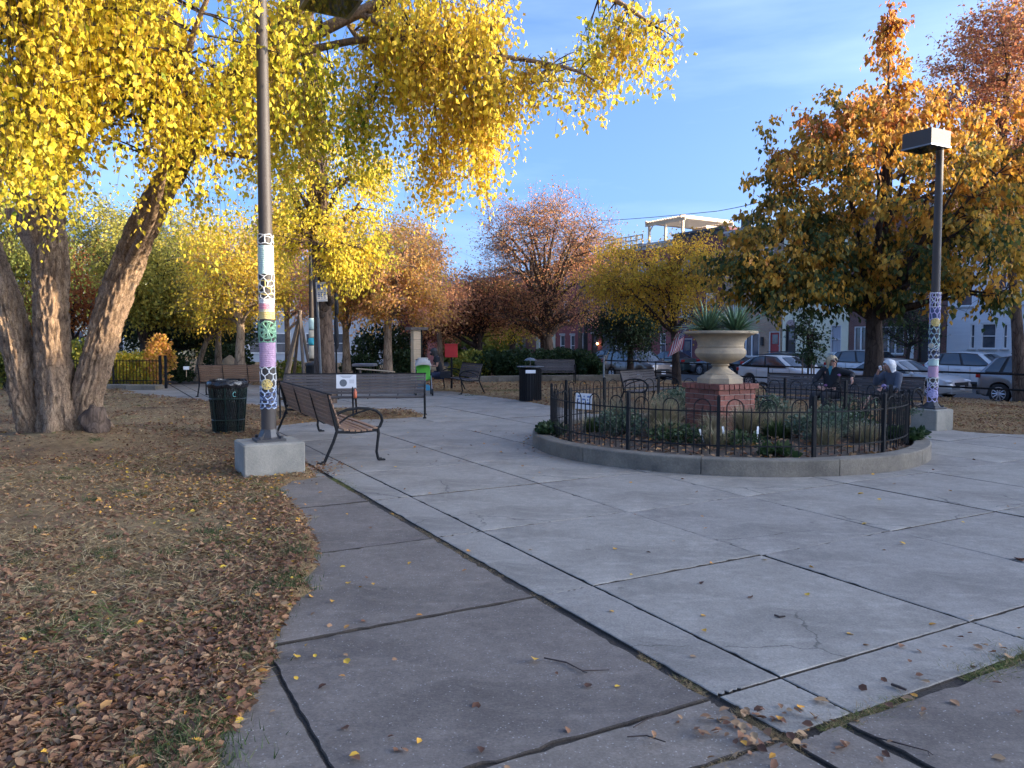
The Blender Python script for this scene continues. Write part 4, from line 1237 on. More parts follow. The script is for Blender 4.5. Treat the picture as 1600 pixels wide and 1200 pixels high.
net(L1, 'yarn_net', r_ + .001, zl(606), zl(573), 6, 3, 'white', .007, .35, 8)
net(L1, 'yarn_net', r_ + .001, zl(638), zl(604), 7, 4, 'blue', .008, .35, 9)
rosette(L1, 'crochet_flower', r_ + .004, zl(600), R(-80) - GA, .058, 'yellow', 6, .009)
net(L1, 'yarn_net', r_, zl(636), zl(612), 4, 4, 'navy', .010, .35, 19)

lb2 = Vector((7.60, 13.85, 0))
lamp_block(lb2, .50, .50, .37, 'cast concrete block under the far right lamp post')
L2 = lamp_post('far lamp post with a square shoebox head standing in front of the orange tree', lb2 + Vector((0, 0, .37)), 4.80, (-.40, .0), .080, .060, M['pole'], hs_=.9)
zr = lambda py: CAM_H - (py - 532) / 1200 * 13.85 - .37
r_ = .084
bands = [('net', 'white', 458, 480, 11), ('knit', 'navy', 480, 504, 0), ('net', 'lilac', 458, 506, 12), ('net', 'mint', 506, 545, 13), ('net', 'navy', 512, 560, 14), ('knit', 'mint', 560, 571, 0), ('net', 'white', 540, 562, 16), ('knit', 'pink', 572, 589, 0), ('net', 'lilac', 598, 628, 17), ('net', 'white', 590, 604, 18)]
for kd, c_, y0, y1, sd_ in bands:
    if kd == 'knit': knit(L2, 'knitted_band', r_ + (-.002 if c_ == 'navy' else 0), zr(y1), zr(y0), c_)
    else: net(L2, 'yarn_net', r_, zr(y1), zr(y0), 6, max(2, int((y1 - y0) / 7)), c_, .009, .4, sd_)
rosette(L2, 'crochet_flower', r_ + .004, zr(504), R(-110) - GA, .065, 'yellow', 7, .014)
rosette(L2, 'crochet_flower', r_ + .004, zr(540), R(-150) - GA, .035, 'cream', 6, .012)
rosette(L2, 'crochet_flower', r_ + .004, zr(615), R(-115) - GA, .075, 'lilac', 7, .013)
# ================================================================== PEOPLE
M['skin'] = PM('skin', (.46, .25, .18), (.42, .22, .155), 6, .55)
M['skin_dark'] = PM('skin_tan', (.34, .18, .12), (.30, .16, .11), 6, .55)
M['hair_blonde'] = PM('blonde_hair', (.46, .36, .22), (.33, .25, .15), 12, .6, 0, .6, 60, (3, 3, .6))
M['hair_white'] = PM('white_hair', (.72, .71, .70), (.52, .52, .53), 14, .6, 0, .6, 60, (3, 3, 1))
M['hair_black'] = PM('black_hair', (.012, .010, .010), (.02, .017, .016), 14, .5, 0, .5, 60)
M['cloth_black'] = PM('black_cloth', (.010, .010, .013), (.018, .018, .022), 6, .85, 0, .4, 18)
M['cloth_grey'] = PM('grey_blue_cloth', (.075, .085, .115), (.055, .065, .09), 6, .85, 0, .5, 14)
M['cloth_denim'] = PM('denim', (.02, .028, .06), (.03, .04, .08), 8, .85, 0, .3, 20)
M['cloth_teal'] = PM('teal_cloth', (.05, .22, .28), (.04, .17, .22), 8, .8)
M['cloth_lilac'] = PM('lilac_cloth', (.22, .16, .30), (.17, .13, .25), 8, .85)
def skinned(name, J, E, root, mat_, parent, sub=2):
    """one continuous surface grown over a skeleton; J name -> (world point, radius or (rx, ry))"""
    names = list(J); idx = {n: i for i, n in enumerate(names)}
    me = bpy.data.meshes.new(name)
    inv = wmat(parent).inverted()
    me.from_pydata([tuple(inv @ Vector(J[n][0])) for n in names], [(idx[a], idx[b]) for a, b in E], [])
    o = bpy.data.objects.new(name, me); COL.objects.link(o); o.parent = parent
    sk = o.modifiers.new('skin', 'SKIN'); sk.use_smooth_shade = True; sk.branch_smoothing = .3
    lay = me.skin_vertices[0] if me.skin_vertices else None
    for n in names:
        r = J[n][1]; d_ = lay.data[idx[n]]
        d_.radius = r if isinstance(r, tuple) else (r, r)
        d_.use_root = (n == root)
    o.modifiers.new('sub', 'SUBSURF').levels = sub; o.modifiers['sub'].render_levels = sub
    dg = bpy.context.evaluated_depsgraph_get()
    nm = bpy.data.meshes.new_from_object(o.evaluated_get(dg))
    o.modifiers.clear(); o.data = nm
    nm.materials.clear(); nm.materials.append(mat_)
    return o
def person(lab, pos, fwd, lat, pose, skin, topm, legm, hairf, shoe, group=None, extra=None, short_sleeve=False, bare_shin=False):
    """pose: joint -> (lateral, forward, z)"""
    f = Vector(fwd).normalized(); l = Vector(lat).normalized()
    t_ = thing('person', lab, 'person', (pos[0], pos[1], 0))
    def W(p): return Vector((pos[0], pos[1], 0)) + l * p[0] + f * p[1] + Vector((0, 0, p[2]))
    p = {k: W(v) for k, v in pose.items()}
    hd = p['head']; look = (p['nose'] - hd).normalized(); up = ((hd - p['neck']).normalized() * .3 + Vector((0, 0, 1))).normalized(); look = (look - up * look.dot(up) * .8).normalized()
    J = {'pelvis': (p['pelvis'], (.13, .10)), 'spine': (p['spine'], (.12, .09)), 'chest': (p['chest'], (.135, .095)), 'neck': (p['neck'], .05), 'head0': (hd - up * .07 + look * .01, (.062, .066)), 'head1': (hd, (.076, .09)), 'head2': (hd + up * .07 - look * .01, (.068, .078)), 'head3': (hd + up * .108, (.03, .035))}
    E = [('pelvis', 'spine'), ('spine', 'chest'), ('chest', 'neck'), ('neck', 'head0'), ('head0', 'head1'), ('head1', 'head2'), ('head2', 'head3')]
    for s in ('a', 'b'):
        J['sh' + s] = (p['sh' + s], .055); J['el' + s] = (p['el' + s], .040); J['wr' + s] = (p['wr' + s], .026)
        E += [('chest', 'sh' + s), ('sh' + s, 'el' + s), ('el' + s, 'wr' + s)]
        d = (p['ha' + s] - p['wr' + s]).normalized(); sd_ = d.orthogonal().normalized(); nn_ = d.cross(sd_)
        pm = p['wr' + s] + d * .055; J['pm' + s] = (pm, (.036, .018)); E.append(('wr' + s, 'pm' + s))
        for k in range(5):
            o_ = sd_ * ((k - 1.5) * .018)
            if k == 4: b_ = p['wr' + s] + d * .04 + sd_ * .045 * -1; e_ = b_ + d * .035 - sd_ * .02 + nn_ * .015
            else: b_ = pm + d * .045 + o_; e_ = b_ + d * (.045 - .006 * abs(k - 1)) + nn_ * .02
            J[f'f{k}{s}'] = (b_, .010); J[f'g{k}{s}'] = (e_, .008)
            E += [(('pm' if k < 4 else 'wr') + s, f'f{k}{s}'), (f'f{k}{s}', f'g{k}{s}')]
        J['hp' + s] = (p['hp' + s], .085); J['kn' + s] = (p['kn' + s], .058); J['cf' + s] = (p['kn' + s].lerp(p['an' + s], .35) , .050); J['an' + s] = (p['an' + s], .033); J['to' + s] = (p['to' + s], (.036, .025))
        E += [('pelvis', 'hp' + s), ('hp' + s, 'kn' + s), ('kn' + s, 'cf' + s), ('cf' + s, 'an' + s), ('an' + s, 'to' + s)]
    skinned('body', J, E, 'pelvis', skin, t_, 1)
    # clothes
    T = {'pelvis': (p['pelvis'] + Vector((0, 0, -.01)), (.165, .125)), 'spine': (p['spine'], (.155, .12)), 'chest': (p['chest'], (.165, .125)), 'collar': (p['chest'].lerp(p['neck'], .75), .068)}
    ET = [('pelvis', 'spine'), ('spine', 'chest'), ('chest', 'collar')]
    for s in ('a', 'b'):
        T['sh' + s] = (p['sh' + s], .075)
        if short_sleeve:
            T['el' + s] = (p['sh' + s].lerp(p['el' + s], .6), .062); ET += [('chest', 'sh' + s), ('sh' + s, 'el' + s)]
        else:
            T['el' + s] = (p['el' + s], .060); T['wr' + s] = (p['el' + s].lerp(p['wr' + s], .93), .045); ET += [('chest', 'sh' + s), ('sh' + s, 'el' + s), ('el' + s, 'wr' + s)]
    skinned('top', T, ET, 'pelvis', topm, t_, 2)
    T = {'pelvis': (p['pelvis'] + Vector((0, 0, -.04)), (.15, .125))}; ET = []
    for s in ('a', 'b'):
        T['hp' + s] = (p['hp' + s], .10); T['kn' + s] = (p['kn' + s], .075); ET += [('pelvis', 'hp' + s), ('hp' + s, 'kn' + s)]
        if not (bare_shin and s in bare_shin):
            T['an' + s] = (p['kn' + s].lerp(p['an' + s], .92), .060); ET.append(('kn' + s, 'an' + s))
        else:
            T['an' + s] = (p['kn' + s].lerp(p['an' + s], .25), .066); ET.append(('kn' + s, 'an' + s))
    skinned('trousers', T, ET, 'pelvis', legm, t_, 2)
    for s in ('a', 'b'):
        d = (p['to' + s] - p['an' + s]); 
        mb = MB(); c0 = p['an' + s].lerp(p['to' + s], .45) + Vector((0, 0, -.03)); rot = d.to_track_quat('Y', 'Z').to_matrix()
        mb.ell(c0, (.048, .14, .045), 12, 8, rot); mb.build('shoe', shoe, t_, smooth=True, world=True)
    # face
    rt_ = look.cross(up).normalized()
    mb = MB(); mb.tube([hd + look * .082 + up * .025, hd + look * .115 - up * .018, hd + look * .085 - up * .024], [.008, .016, .006], 6)
    mb.build('nose', skin, t_, smooth=True, world=True)
    for s in (-1, 1):
        MB().ell(hd + rt_ * s * .078 - look * .005 - up * .005, (.014, .014, .028), 8, 6).build('ear', skin, t_, smooth=True, world=True)
        MB().ell(hd + look * .082 + rt_ * s * .032 + up * .02, (.009, .009, .006), 8, 5).build('eye', M['white'], t_, smooth=True, world=True)
    M.setdefault('lip', PM('lips', (.34, .12, .10), (.30, .1, .09), 9, .5))
    MB().ell(hd + look * .087 - up * .048, (.018, .012, .006), 8, 5, Matrix([rt_, look, up]).transposed()).build('mouth', M['lip'], t_, smooth=True, world=True)
    hairf(t_, hd, look, up, rt_)
    if extra: extra(t_, hd, look, up, rt_, p)
    return t_
def hair(mat_, r, length=0.0, back=.0, puff=1.0, seed=3):
    def f(t_, hd, look, up, rt_):
        Rm = Matrix([rt_, look, up]).transposed()
        c = hd + up * .020 - look * .020
        rg = random.Random(seed)
        def g(u, v):
            a = u * 2 * math.pi; th = v * math.pi * .80
            front = (math.cos(a - math.pi / 2) - .50) / .50
            thm = th * (1 - .56 * max(0, front) ** .5)
            k = r * puff * (1 + .09 * noise.noise(Vector((math.cos(a) * 3 + seed, math.sin(a) * 3, th * 4))))
            if thm > 1.57: rr_, zz_ = 1 - .10 * (thm - 1.57), -(thm - 1.57) * .95
            else: rr_, zz_ = math.sin(thm), math.cos(thm)
            q = Vector((rr_ * math.cos(a) * k, rr_ * math.sin(a) * k * 1.10, zz_ * k))
            if length and front < 0 and v > .62: q.z -= length * (v - .62) / .38; q.x *= 1.02
            return tuple(c + Rm @ q)
        o = MB().grid(g, 34, 16).build('hair', mat_, t_, smooth=True, world=True)
        # strands breaking up the outline
        mb = MB()
        for k in range(150):
            a = rg.uniform(0, 6.283); th = rg.uniform(.1, 2.2); fr = math.sin(a)
            if fr > .0 and th > .8: continue
            q = Vector((math.sin(th) * math.cos(a), math.sin(th) * math.sin(a) * 1.1, math.cos(th))) * r * puff
            w0 = c + Rm @ q; w1 = c + Rm @ (q * 1.06) - up * (.03 + length * .4) + rt_ * rg.uniform(-.01, .01)
            mb.tube([w0, w0.lerp(w1, .5) + (Rm @ q).normalized() * .006, w1], [.005, .004, .0015], 3)
        mb.build('hair_strands', mat_, t_, world=True)
    return f
bf = Vector((-.69, -.72, 0)).normalized(); blt = Vector((.72, -.69, 0)).normalized()
def glasses(t_, hd, look, up, rt_, p):
    Rm = Matrix([rt_, look, up]).transposed()
    mb = MB()
    for s in (-1, 1):
        mb.ell(hd + look * .093 + rt_ * s * .037 + up * .022, (.034, .010, .024), 10, 6, Rm)
        mb.tube([hd + look * .088 + rt_ * s * .068 + up * .026, hd + rt_ * s * .088 + up * .02], .006, 4)
    mb.tube([hd + look * .098 - rt_ * .01 + up * .03, hd + look * .098 + rt_ * .01 + up * .03], .005, 4)
    mb.build('sunglasses', M['black_plastic'], t_, smooth=True, world=True)
    # teal shirt showing at the neck, lapels
    c = p['chest'].lerp(p['neck'], .35) + bf * .115
    mb = MB(); mb.add([c + blt * -.045 + Vector((0, 0, .085)), c + blt * .055 + Vector((0, 0, .085)), c + blt * .015 + Vector((0, 0, -.10)) + bf * .03], [(0, 1, 2)])
    mb.prism([c + blt * -.045 + Vector((0, 0, .085)), c + blt * .055 + Vector((0, 0, .085)), c + blt * .01 + Vector((0, 0, -.10)) + bf * .02], bf * .012)
    mb.build('shirt', M['cloth_teal'], t_, world=True)
pose1 = dict(pelvis=(0, -.10, .56), spine=(.0, -.13, .76), chest=(.02, -.13, .96), neck=(.03, -.09, 1.10), head=(.045, -.06, 1.185), nose=(.22, .05, 1.19),
             sha=(-.17, -.12, 1.00), ela=(-.27, .04, .78), wra=(-.10, .22, .66), haa=(.02, .28, .64), shb=(.20, -.13, 1.01), elb=(.42, -.16, .93), wrb=(.47, .06, .87), hab=(.50, .10, .78),
             hpa=(-.09, -.06, .52), kna=(-.15, .40, .52), ana=(-.15, .42, .10), toa=(-.17, .60, .04), hpb=(.09, -.06, .52), knb=(.06, .42, .53), anb=(.22, .47, .12), tob=(.28, .62, .05))
person('blonde person in black jacket and sunglasses sitting with one arm along the bench', (6.33, 15.34), bf, blt, pose1, M['skin'], M['cloth_black'], M['cloth_black'], hair(M['hair_blonde'], .102, .07, puff=1.0, seed=5), M['shoe_white'], extra=glasses)
# second person, turned towards the first
f2 = Vector((-.93, -.36, 0)).normalized(); l2 = Vector((.36, -.93, 0)).normalized()
pose2 = dict(pelvis=(0, -.04, .56), spine=(.0, -.08, .74), chest=(0, -.07, .93), neck=(0, .0, 1.05), head=(0, .06, 1.125), nose=(-.03, .25, 1.12),
             sha=(-.17, -.04, .97), ela=(-.24, .13, .76), wra=(-.10, .22, .99), haa=(-.05, .20, 1.07), shb=(.17, -.04, .96), elb=(.22, .08, .70), wrb=(.12, .29, .74), hab=(.09, .40, .66),
             hpa=(-.09, 0, .52), kna=(-.12, .42, .53), ana=(-.10, .48, .12), toa=(-.10, .62, .04), hpb=(.09, 0, .52), knb=(.04, .44, .60), anb=(-.10, .66, .28), tob=(-.10, .78, .22))
def cuff2(t_, hd, look, up, rt_, p):
    MB().ell(p['wrb'], (.05, .05, .05), 10, 6).build('cuff', M['cloth_lilac'], t_, smooth=True, world=True)
    MB().tube([p['haa'] + Vector((0, 0, -.03)), p['haa'] + f2 * .02 + Vector((0, 0, .05))], [.022, .026], 8).build('cup', M['paper'], t_, world=True)
person('white haired person in grey-blue jacket holding a cup near the mouth on the bench', (7.17, 14.53), f2, l2, pose2, M['skin'], M['cloth_grey'], M['cloth_black'], hair(M['hair_white'], .103, .05, puff=1.03, seed=9), M['shoe_white'], extra=cuff2, bare_shin=('b',))
f3 = Vector((-.97, -.24, 0)).normalized(); l3 = Vector((.24, -.97, 0)).normalized()
pose3 = dict(pelvis=(0, -.04, .58), spine=(.0, .0, .80), chest=(0, .05, 1.02), neck=(0, .12, 1.17), head=(0, .18, 1.24), nose=(0, .34, 1.18),
             sha=(-.18, .07, 1.06), ela=(-.23, .14, .82), wra=(-.12, .36, .82), haa=(-.08, .46, .84), shb=(.20, .07, 1.06), elb=(.25, .10, .80), wrb=(.14, .38, .84), hab=(.08, .46, .86),
             hpa=(-.10, 0, .53), kna=(-.13, .46, .53), ana=(-.13, .50, .10), toa=(-.13, .66, .04), hpb=(.10, 0, .53), knb=(.13, .46, .53), anb=(.13, .50, .10), tob=(.13, .66, .04))
def mask3(t_, hd, look, up, rt_, p):
    Rm = Matrix([rt_, look, up]).transposed()
    MB().ell(hd + look * .055 - up * .045, (.062, .055, .045), 12, 8, Rm).build('face_mask', M['cloth_black'], t_, smooth=True, world=True)
    MB().box(p['pelvis'] - f3 * .1 + l3 * .38 + Vector((0, 0, -.02)), (.30, .22, .20)).build('bag', M['cloth_black'], t_, world=True)
p3_ = D(686, 600, 23.9)
person('person in black t-shirt and dark mask sitting on the bench beside the stroller', (p3_.x, p3_.y), f3, l3, pose3, M['skin_dark'], M['cloth_black'], M['cloth_denim'], hair(M['hair_black'], .100, .05, puff=1.05, seed=2), M['cloth_black'], extra=mask3, short_sleeve=True)

# ------------------------------------------------------------------ stroller
M['lime'] = PM('lime_fabric', (.14, .55, .06), (.11, .45, .05), 8, .7)
M['canopy'] = PM('stroller_canopy', (.46, .42, .36), (.38, .35, .31), 8, .8, 0, .2)
M['fabric_grey'] = PM('stroller_grey', (.22, .24, .27), (.16, .18, .2), 8, .8)
M['fabric_blue'] = PM('stroller_blue', (.05, .28, .42), (.05, .22, .36), 8, .8)
q_ = D(661, 640, 22.5)
t_ = thing('baby_stroller', 'green and grey baby stroller with pale hood beside the seated person in black', 'stroller', (q_.x + .02, q_.y, 0), R(100))
for s in (-1, 1):
    MB().tube([(-.28, s * .23, .12), (.10, s * .22, .62), (.42, s * .21, 1.02)], .013, 6).build('frame_tube', M['chrome'], t_)
    MB().tube([(.32, s * .23, .12), (.05, s * .22, .60), (-.12, s * .21, .74)], .013, 6).build('frame_tube', M['metal_black'], t_)
    for x_ in (-.30, .34):
        wh = MB().tube([(x_, s * .24 - .02, .10), (x_, s * .24 + .02, .10)], .10, 18).build('wheel', M['rubber'], t_)
        MB().tube([(x_, s * .24 - .025, .10), (x_, s * .24 + .025, .10)], .05, 12).build('hub', M['metal_grey'], wh)
MB().tube([(.42, -.21, 1.02), (.46, -.1, 1.04), (.46, .1, 1.04), (.42, .21, 1.02)], .016, 6).build('handle', M['black_plastic'], t_)
MB().grid(lambda u, v: (-.22 + .50 * v + .03 * math.sin(u * 3.14), -.21 + .42 * u, .40 + .10 * (1 - v) - .05 * math.sin(u * 3.14) + .5 * max(0, v - .55)), 8, 10).build('seat', M['lime'], t_, smooth=True)
MB().grid(lambda u, v: (.16 + .20 * v, -.21 + .42 * u, .45 + .45 * v), 6, 4).build('back_panel', M['lime'], t_, smooth=True)
MB().grid(lambda u, v: (.34 - .36 * math.sin(v * 1.7), .235 * math.cos(u * math.pi), .78 + .30 * math.cos(v * 1.2) * (.35 + .65 * math.sin(u * math.pi)) ), 12, 8).build('hood', M['canopy'], t_, smooth=True)
MB().grid(lambda u, v: (.36 + .015 * math.sin(u * 3), -.18 + .36 * u, .60 + .24 * v), 5, 3).build('rear_flap', M['fabric_grey'], t_, smooth=True)
MB().bbox((.05, 0, .22), (.42, .36, .16), .03).build('basket', M['fabric_blue'], t_)
MB().bbox((.30, 0, 1.06), (.24, .30, .06), .02).build('blanket', M['canopy'], t_)

# ------------------------------------------------------------------ poles, signs, frames in the middle distance
def at3(px, py, Y): return D(px, py, Y)
p0 = G(502, 612, 0); Yp = 19.2
a_, b_ = at3(503, 590, Yp), at3(494, 438, Yp); a_.z = 0
t_ = thing('leaning_sign_pole', 'thin grey sign pole leaning against the burled trunk', 'sign pole', a_)
MB().tube([a_, b_ + Vector((0, 0, .1))], .032, 6).build('pole', M['metal_grey'], t_, world=True)
c0 = at3(502.5, 456, Yp - .06)
t2 = MB().bbox((0, 0, 0), (.26, .012, .48), .003, None).build('sign_plate', M['white'], t_); t2.location = c0 - t_.location; t2.rotation_euler = (0, -.06, 0)
mb = MB(); mb.box((-.02, -.008, .13), (.16, .003, .10)); 
for k in range(4):
    for j in range(3): mb.box((-.07 + .07 * j, -.008, -.02 - .045 * k), (.05 if (k + j) % 2 else .035, .003, .022))
t3 = mb.build('sign_print', M['blue_ink'], t2)
# banner / furled umbrella post
Yp = 21.0
a_, b_ = at3(526, 595, Yp), at3(524, 456, Yp); a_.z = 0
t_ = thing('dark_post', 'slim black post with two furled dark bundles strapped to it', 'post', a_)
MB().tube([a_, b_], .026, 6).build('pole', M['metal_black'], t_, world=True)
for y0, y1, r_ in ((457, 492, .055), (494, 545, .065)):
    u_, v_ = at3(524.5, y0, Yp), at3(526.5, y1, Yp)
    MB().tube([u_, u_.lerp(v_, .1), u_.lerp(v_, .5), u_.lerp(v_, .9), v_], [.02, r_ * .8, r_, r_, .03], 9).build('furled_bundle', M['cloth_black'], t_, world=True, smooth=True)
# distant yarn-wrapped lamp post
Yp = 25.5
a_, b_ = at3(487, 575, Yp), at3(485, 250, Yp); a_.z = 0
t_ = thing('lamp_post', 'distant slim post wrapped in teal and white yarn left of the burled trunk', 'lamp post', a_)
MB().tube([a_, b_], [.085, .07], 12).build('pole', M['pole'], t_, world=True, smooth=True)
for y0, y1, c_ in ((497, 515, 'mint'), (516, 528, 'cream'), (528, 539, 'teal'), (540, 560, 'cream')):
    u_, v_ = at3(487, y0, Yp), at3(487, y1, Yp); u_.x += .02
    u2_ = a_.lerp(b_, (u_.z) / b_.z); v2_ = a_.lerp(b_, (v_.z) / b_.z)
    rr = .12 if c_ == 'teal' else .10
    MB().tube([u2_, u2_.lerp(v2_, .3), u2_.lerp(v2_, .7), v2_], [.085, rr, rr * .92, .088], 12).build('yarn_band', Y_[c_], t_, world=True, smooth=True)
# pyramid of timber poles
Yp = 26.5
ap = at3(468, 492, Yp)
t_ = thing('pole_pyramid', 'pyramid of leaning timber poles on the far lawn', 'climbing frame', (ap.x, ap.y, 0))
for (px, dy) in ((441, -.3), (447, .8), (489, .4), (476, -1.0), (458, 1.6)):
    e_ = at3(px, 588, Yp + dy); e_.z = 0
    d_ = (ap - e_)
    MB().tube([e_, ap + d_ * .06], [.06, .05], 7).build('timber_pole', M['wood_old'] if px != 447 else M['wood_new'], t_, world=True)
# pillar with a cap (information kiosk)
Yp = 24.6
a_ = at3(650, 590, Yp); b_ = at3(650, 515, Yp); a_.z = 0
t_ = thing('kiosk_pillar', 'square timber-clad pillar with a flat overhanging cap behind the stroller', 'pillar', a_, .5)
hh = b_.z
for k in range(6):
    o = MB().bbox((0, 0, 0), (.25, .25, hh / 6 - .008), .006).build('cladding_block', M['wood_new'], t_); o.location = (0, 0, hh / 6 * (k + .5))
MB().bbox((.14, .14, hh / 2), (.22, .22, hh - .02), .01).build('rear_post', M['metal_black'], t_)
MB().bbox((.06, .06, hh + .03), (.60, .50, .09), .01).build('cap', M['wood_old'], t_)
# red sign board on a post
M['red'] = PM('red_paint', (.62, .035, .03), (.52, .03, .028), 4, .4)
Yp = 25.0
c0 = at3(705, 548, Yp)
t_ = thing('red_sign', 'bright red square board on a short dark post above the far bench', 'sign', (c0.x, c0.y, 0), -.15)
MB().bbox((0, 0, c0.z), (.42, .03, .43), .004).build('board', M['red'], t_)
MB().bbox((0, -.03, c0.z + .21), (.44, .05, .03), .004).build('top_edge', M['red'], t_)
MB().box((0, .04, c0.z / 2), (.06, .05, c0.z)).build('post', M['metal_black'], t_)
# little white sign among the shrubs on the left, low picket fence, tan plank, grey tarp bench
c0 = at3(291, 575, 27); card('small_sign', 'tiny white sign on a stake beside the path at the left', c0, .19, .12, (.3, -1), 0, 'sign', True)
a_, b_ = at3(557, 588, 23.5), at3(617, 590, 23.0)
t_ = thing('timber_plank', 'long pale plank resting across two short posts behind the bench', 'plank', (a_.x, a_.y, 0))
a_.z = .74; b_.z = .66
MB().tube([a_, b_], .035, 4, flat=.6).build('plank', M['wood_new'], t_, world=True)
for q in (a_.lerp(b_, .1), a_.lerp(b_, .9)): MB().box((q.x, q.y, q.z / 2), (.06, .06, q.z - .03)).build('leg', M['wood_old'], t_, world=True)

# concrete edging along hedge and on the left
def kerb_run(lab, a, b, h_, d_, nseg, zb=0):
    t_ = thing('edging_kerb', lab, 'kerb', (a.x, a.y, zb), math.atan2(b.y - a.y, b.x - a.x))
    L = (b - a).length
    for k in range(nseg):
        o = MB().bbox((0, 0, h_ / 2 - .03), (L / nseg - .01, d_, h_ + .06), .012).build('kerb_block', M['kerb'], t_); o.location = (L / nseg * (k + .5), 0, random.uniform(-.008, .008))
    return t_
kerb_run('low concrete edging in front of the dark hedge in the middle distance', Vector((-1.6, 28.9, 0)), Vector((4.6, 30.5, 0)), .26, .3, 6)
kerb_run('low concrete edging under the picket fence at the left', Vector((-16.5, 25.4, 0)), Vector((-11.5, 25.0, 0)), .16, .5, 5)
t_ = thing('picket_fence', 'short black picket fence in front of the yellow rose bushes at the left', 'fence', (-16.4, 25.6, 0))
x0, x1 = -16.4, -11.75; L = x1 - x0
for zz in (.26, .92): MB().box((L / 2, 0, zz), (L, .02, .03)).build('rail', M['metal_black'], t_)
o0 = None
for k in range(43):
    x_ = L * k / 42; big = k % 14 == 0
    if big or o0 is None:
        o = MB().box((0, 0, .53), (.05 if big else .016, .05 if big else .016, 1.0 if big else .88)).build('post' if big else 'picket', M['metal_black'], t_); o.location = (x_, 0, 0)
        if not big: o0 = o
    else: inst(o0, t_, (x_, 0, 0))
for x_, in ((L + .02,), (L + .2,)):
    o = MB().box((0, 0, .55), (.07, .07, 1.1)).build('gate_post', M['metal_black'], t_); o.location = (x_, 0, 0)

# pipe rail along the street side of the park
t_ = thing('pipe_rail_fence', 'long black two-rail pipe fence between the leafy ground and the parked cars', 'fence', S(24.2, 22))
PR = []
for k in range(14):
    r_ = 4 + 3.1 * k; p_ = S(24.2, r_); z0 = float(base_h(np.array([p_.x]), np.array([p_.y]))[0])
    p_.z = z0; PR.append(p_.copy())
    MB().cyl((p_.x, p_.y, z0 - .05), .03, 1.06, 8).build('post', M['metal_black'], t_, world=True)
for k in range(13):
    for zz in (.52, .97): MB().tube([PR[k] + Vector((0, 0, zz)), PR[k + 1] + Vector((0, 0, zz))], .030, 7).build('rail', M['metal_black'], t_, world=True)
# tall thin steel post in the garden background
a_ = G(943, 640); t_ = thing('steel_post', 'thin grey steel post just behind the left part of the garden fence', 'post', a_)
MB().cyl((0, 0, 0), .022, 1.25, 8).build('pole', M['metal_grey'], t_)
# ================================================================== TREES
def bark(name, a, b_, dark, sc=5, st=.28, bump=1.0):
    m, nt, bs = newmat(name)
    n = noise_tex(nt, sc, 8, .68, stretch=(1.6, 1.6, st))
    r = ramp(nt, [(.30, dark), (.42, b_), (.60, a), (.8, tuple(min(1, x * 1.15) for x in a))])
    nt.links.new(n.outputs['Fac'], r.inputs['Fac'])
    n2 = noise_tex(nt, 1.6, 4, .6); r2 = ramp(nt, [(.3, (.62, .60, .6)), (.7, (1.2, 1.18, 1.12))]); nt.links.new(n2.outputs['Fac'], r2.inputs['Fac'])
    vo = nt.nodes.new('ShaderNodeTexVoronoi'); vo.feature = 'DISTANCE_TO_EDGE'; vo.inputs['Scale'].default_value = sc * .95
    tcv = nt.nodes.new('ShaderNodeTexCoord'); mpv = nt.nodes.new('ShaderNodeMapping'); mpv.inputs['Scale'].default_value = (1.7, 1.7, st * 1.3)
    wv = noise_tex(nt, sc * .8, 4, .6); add = nt.nodes.new('ShaderNodeVectorMath'); add.operation = 'MULTIPLY_ADD'; add.inputs[1].default_value = (.10, .10, .10)
    nt.links.new(wv.outputs['Color'], add.inputs[0]); nt.links.new(tcv.outputs['Object'], add.inputs[2]); nt.links.new(add.outputs[0], mpv.inputs['Vector']); nt.links.new(mpv.outputs['Vector'], vo.inputs['Vector'])
    vr = ramp(nt, [(0, (.30, .27, .25)), (.09, (1, 1, 1))]); nt.links.new(vo.outputs['Distance'], vr.inputs['Fac'])
    cc_ = mixc(nt, .75, mixc(nt, 1, r.outputs['Color'], r2.outputs['Color'], 'MULTIPLY'), vr.outputs['Color'], 'MULTIPLY')
    nt.links.new(cc_, bs.inputs['Base Color'])
    bs.inputs['Roughness'].default_value = .9; bs.inputs['Specular IOR Level'].default_value = .2
    n3 = noise_tex(nt, sc * 3.2, 8, .7, stretch=(1.4, 1.4, st * 1.2))
    bp = nt.nodes.new('ShaderNodeBump'); bp.inputs['Strength'].default_value = bump; bp.inputs['Distance'].default_value = .035
    nt.links.new(n3.outputs['Fac'], bp.inputs['Height']); nt.links.new(bp.outputs['Normal'], bs.inputs['Normal'])
    return m
M['bark_birch'] = bark('peeling_tan_bark', (.46, .325, .215), (.28, .19, .13), (.06, .042, .033), 15, .34)
M['bark_brown'] = bark('brown_bark', (.17, .12, .09), (.10, .07, .055), (.03, .022, .018), 6)
M['bark_dark'] = bark('dark_bark', (.075, .058, .05), (.05, .038, .034), (.02, .016, .014), 6)
M['bark_pale'] = bark('pale_bark', (.40, .31, .22), (.28, .21, .15), (.13, .095, .07), 6)
M['lf_birch'] = LEAF('yellow_birch_leaf', [(0, (.10, .17, .015)), (.22, (.34, .38, .03)), (.45, (.72, .60, .05)), (.75, (.84, .62, .07)), (1, (.66, .38, .07))], .55)
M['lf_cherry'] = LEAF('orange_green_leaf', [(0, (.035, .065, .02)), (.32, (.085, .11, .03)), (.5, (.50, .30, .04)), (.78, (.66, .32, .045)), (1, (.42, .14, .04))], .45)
M['lf_orange'] = LEAF('orange_leaf', [(0, (.56, .46, .07)), (.35, (.80, .50, .10)), (.7, (.78, .40, .16)), (1, (.66, .32, .20))], .55)
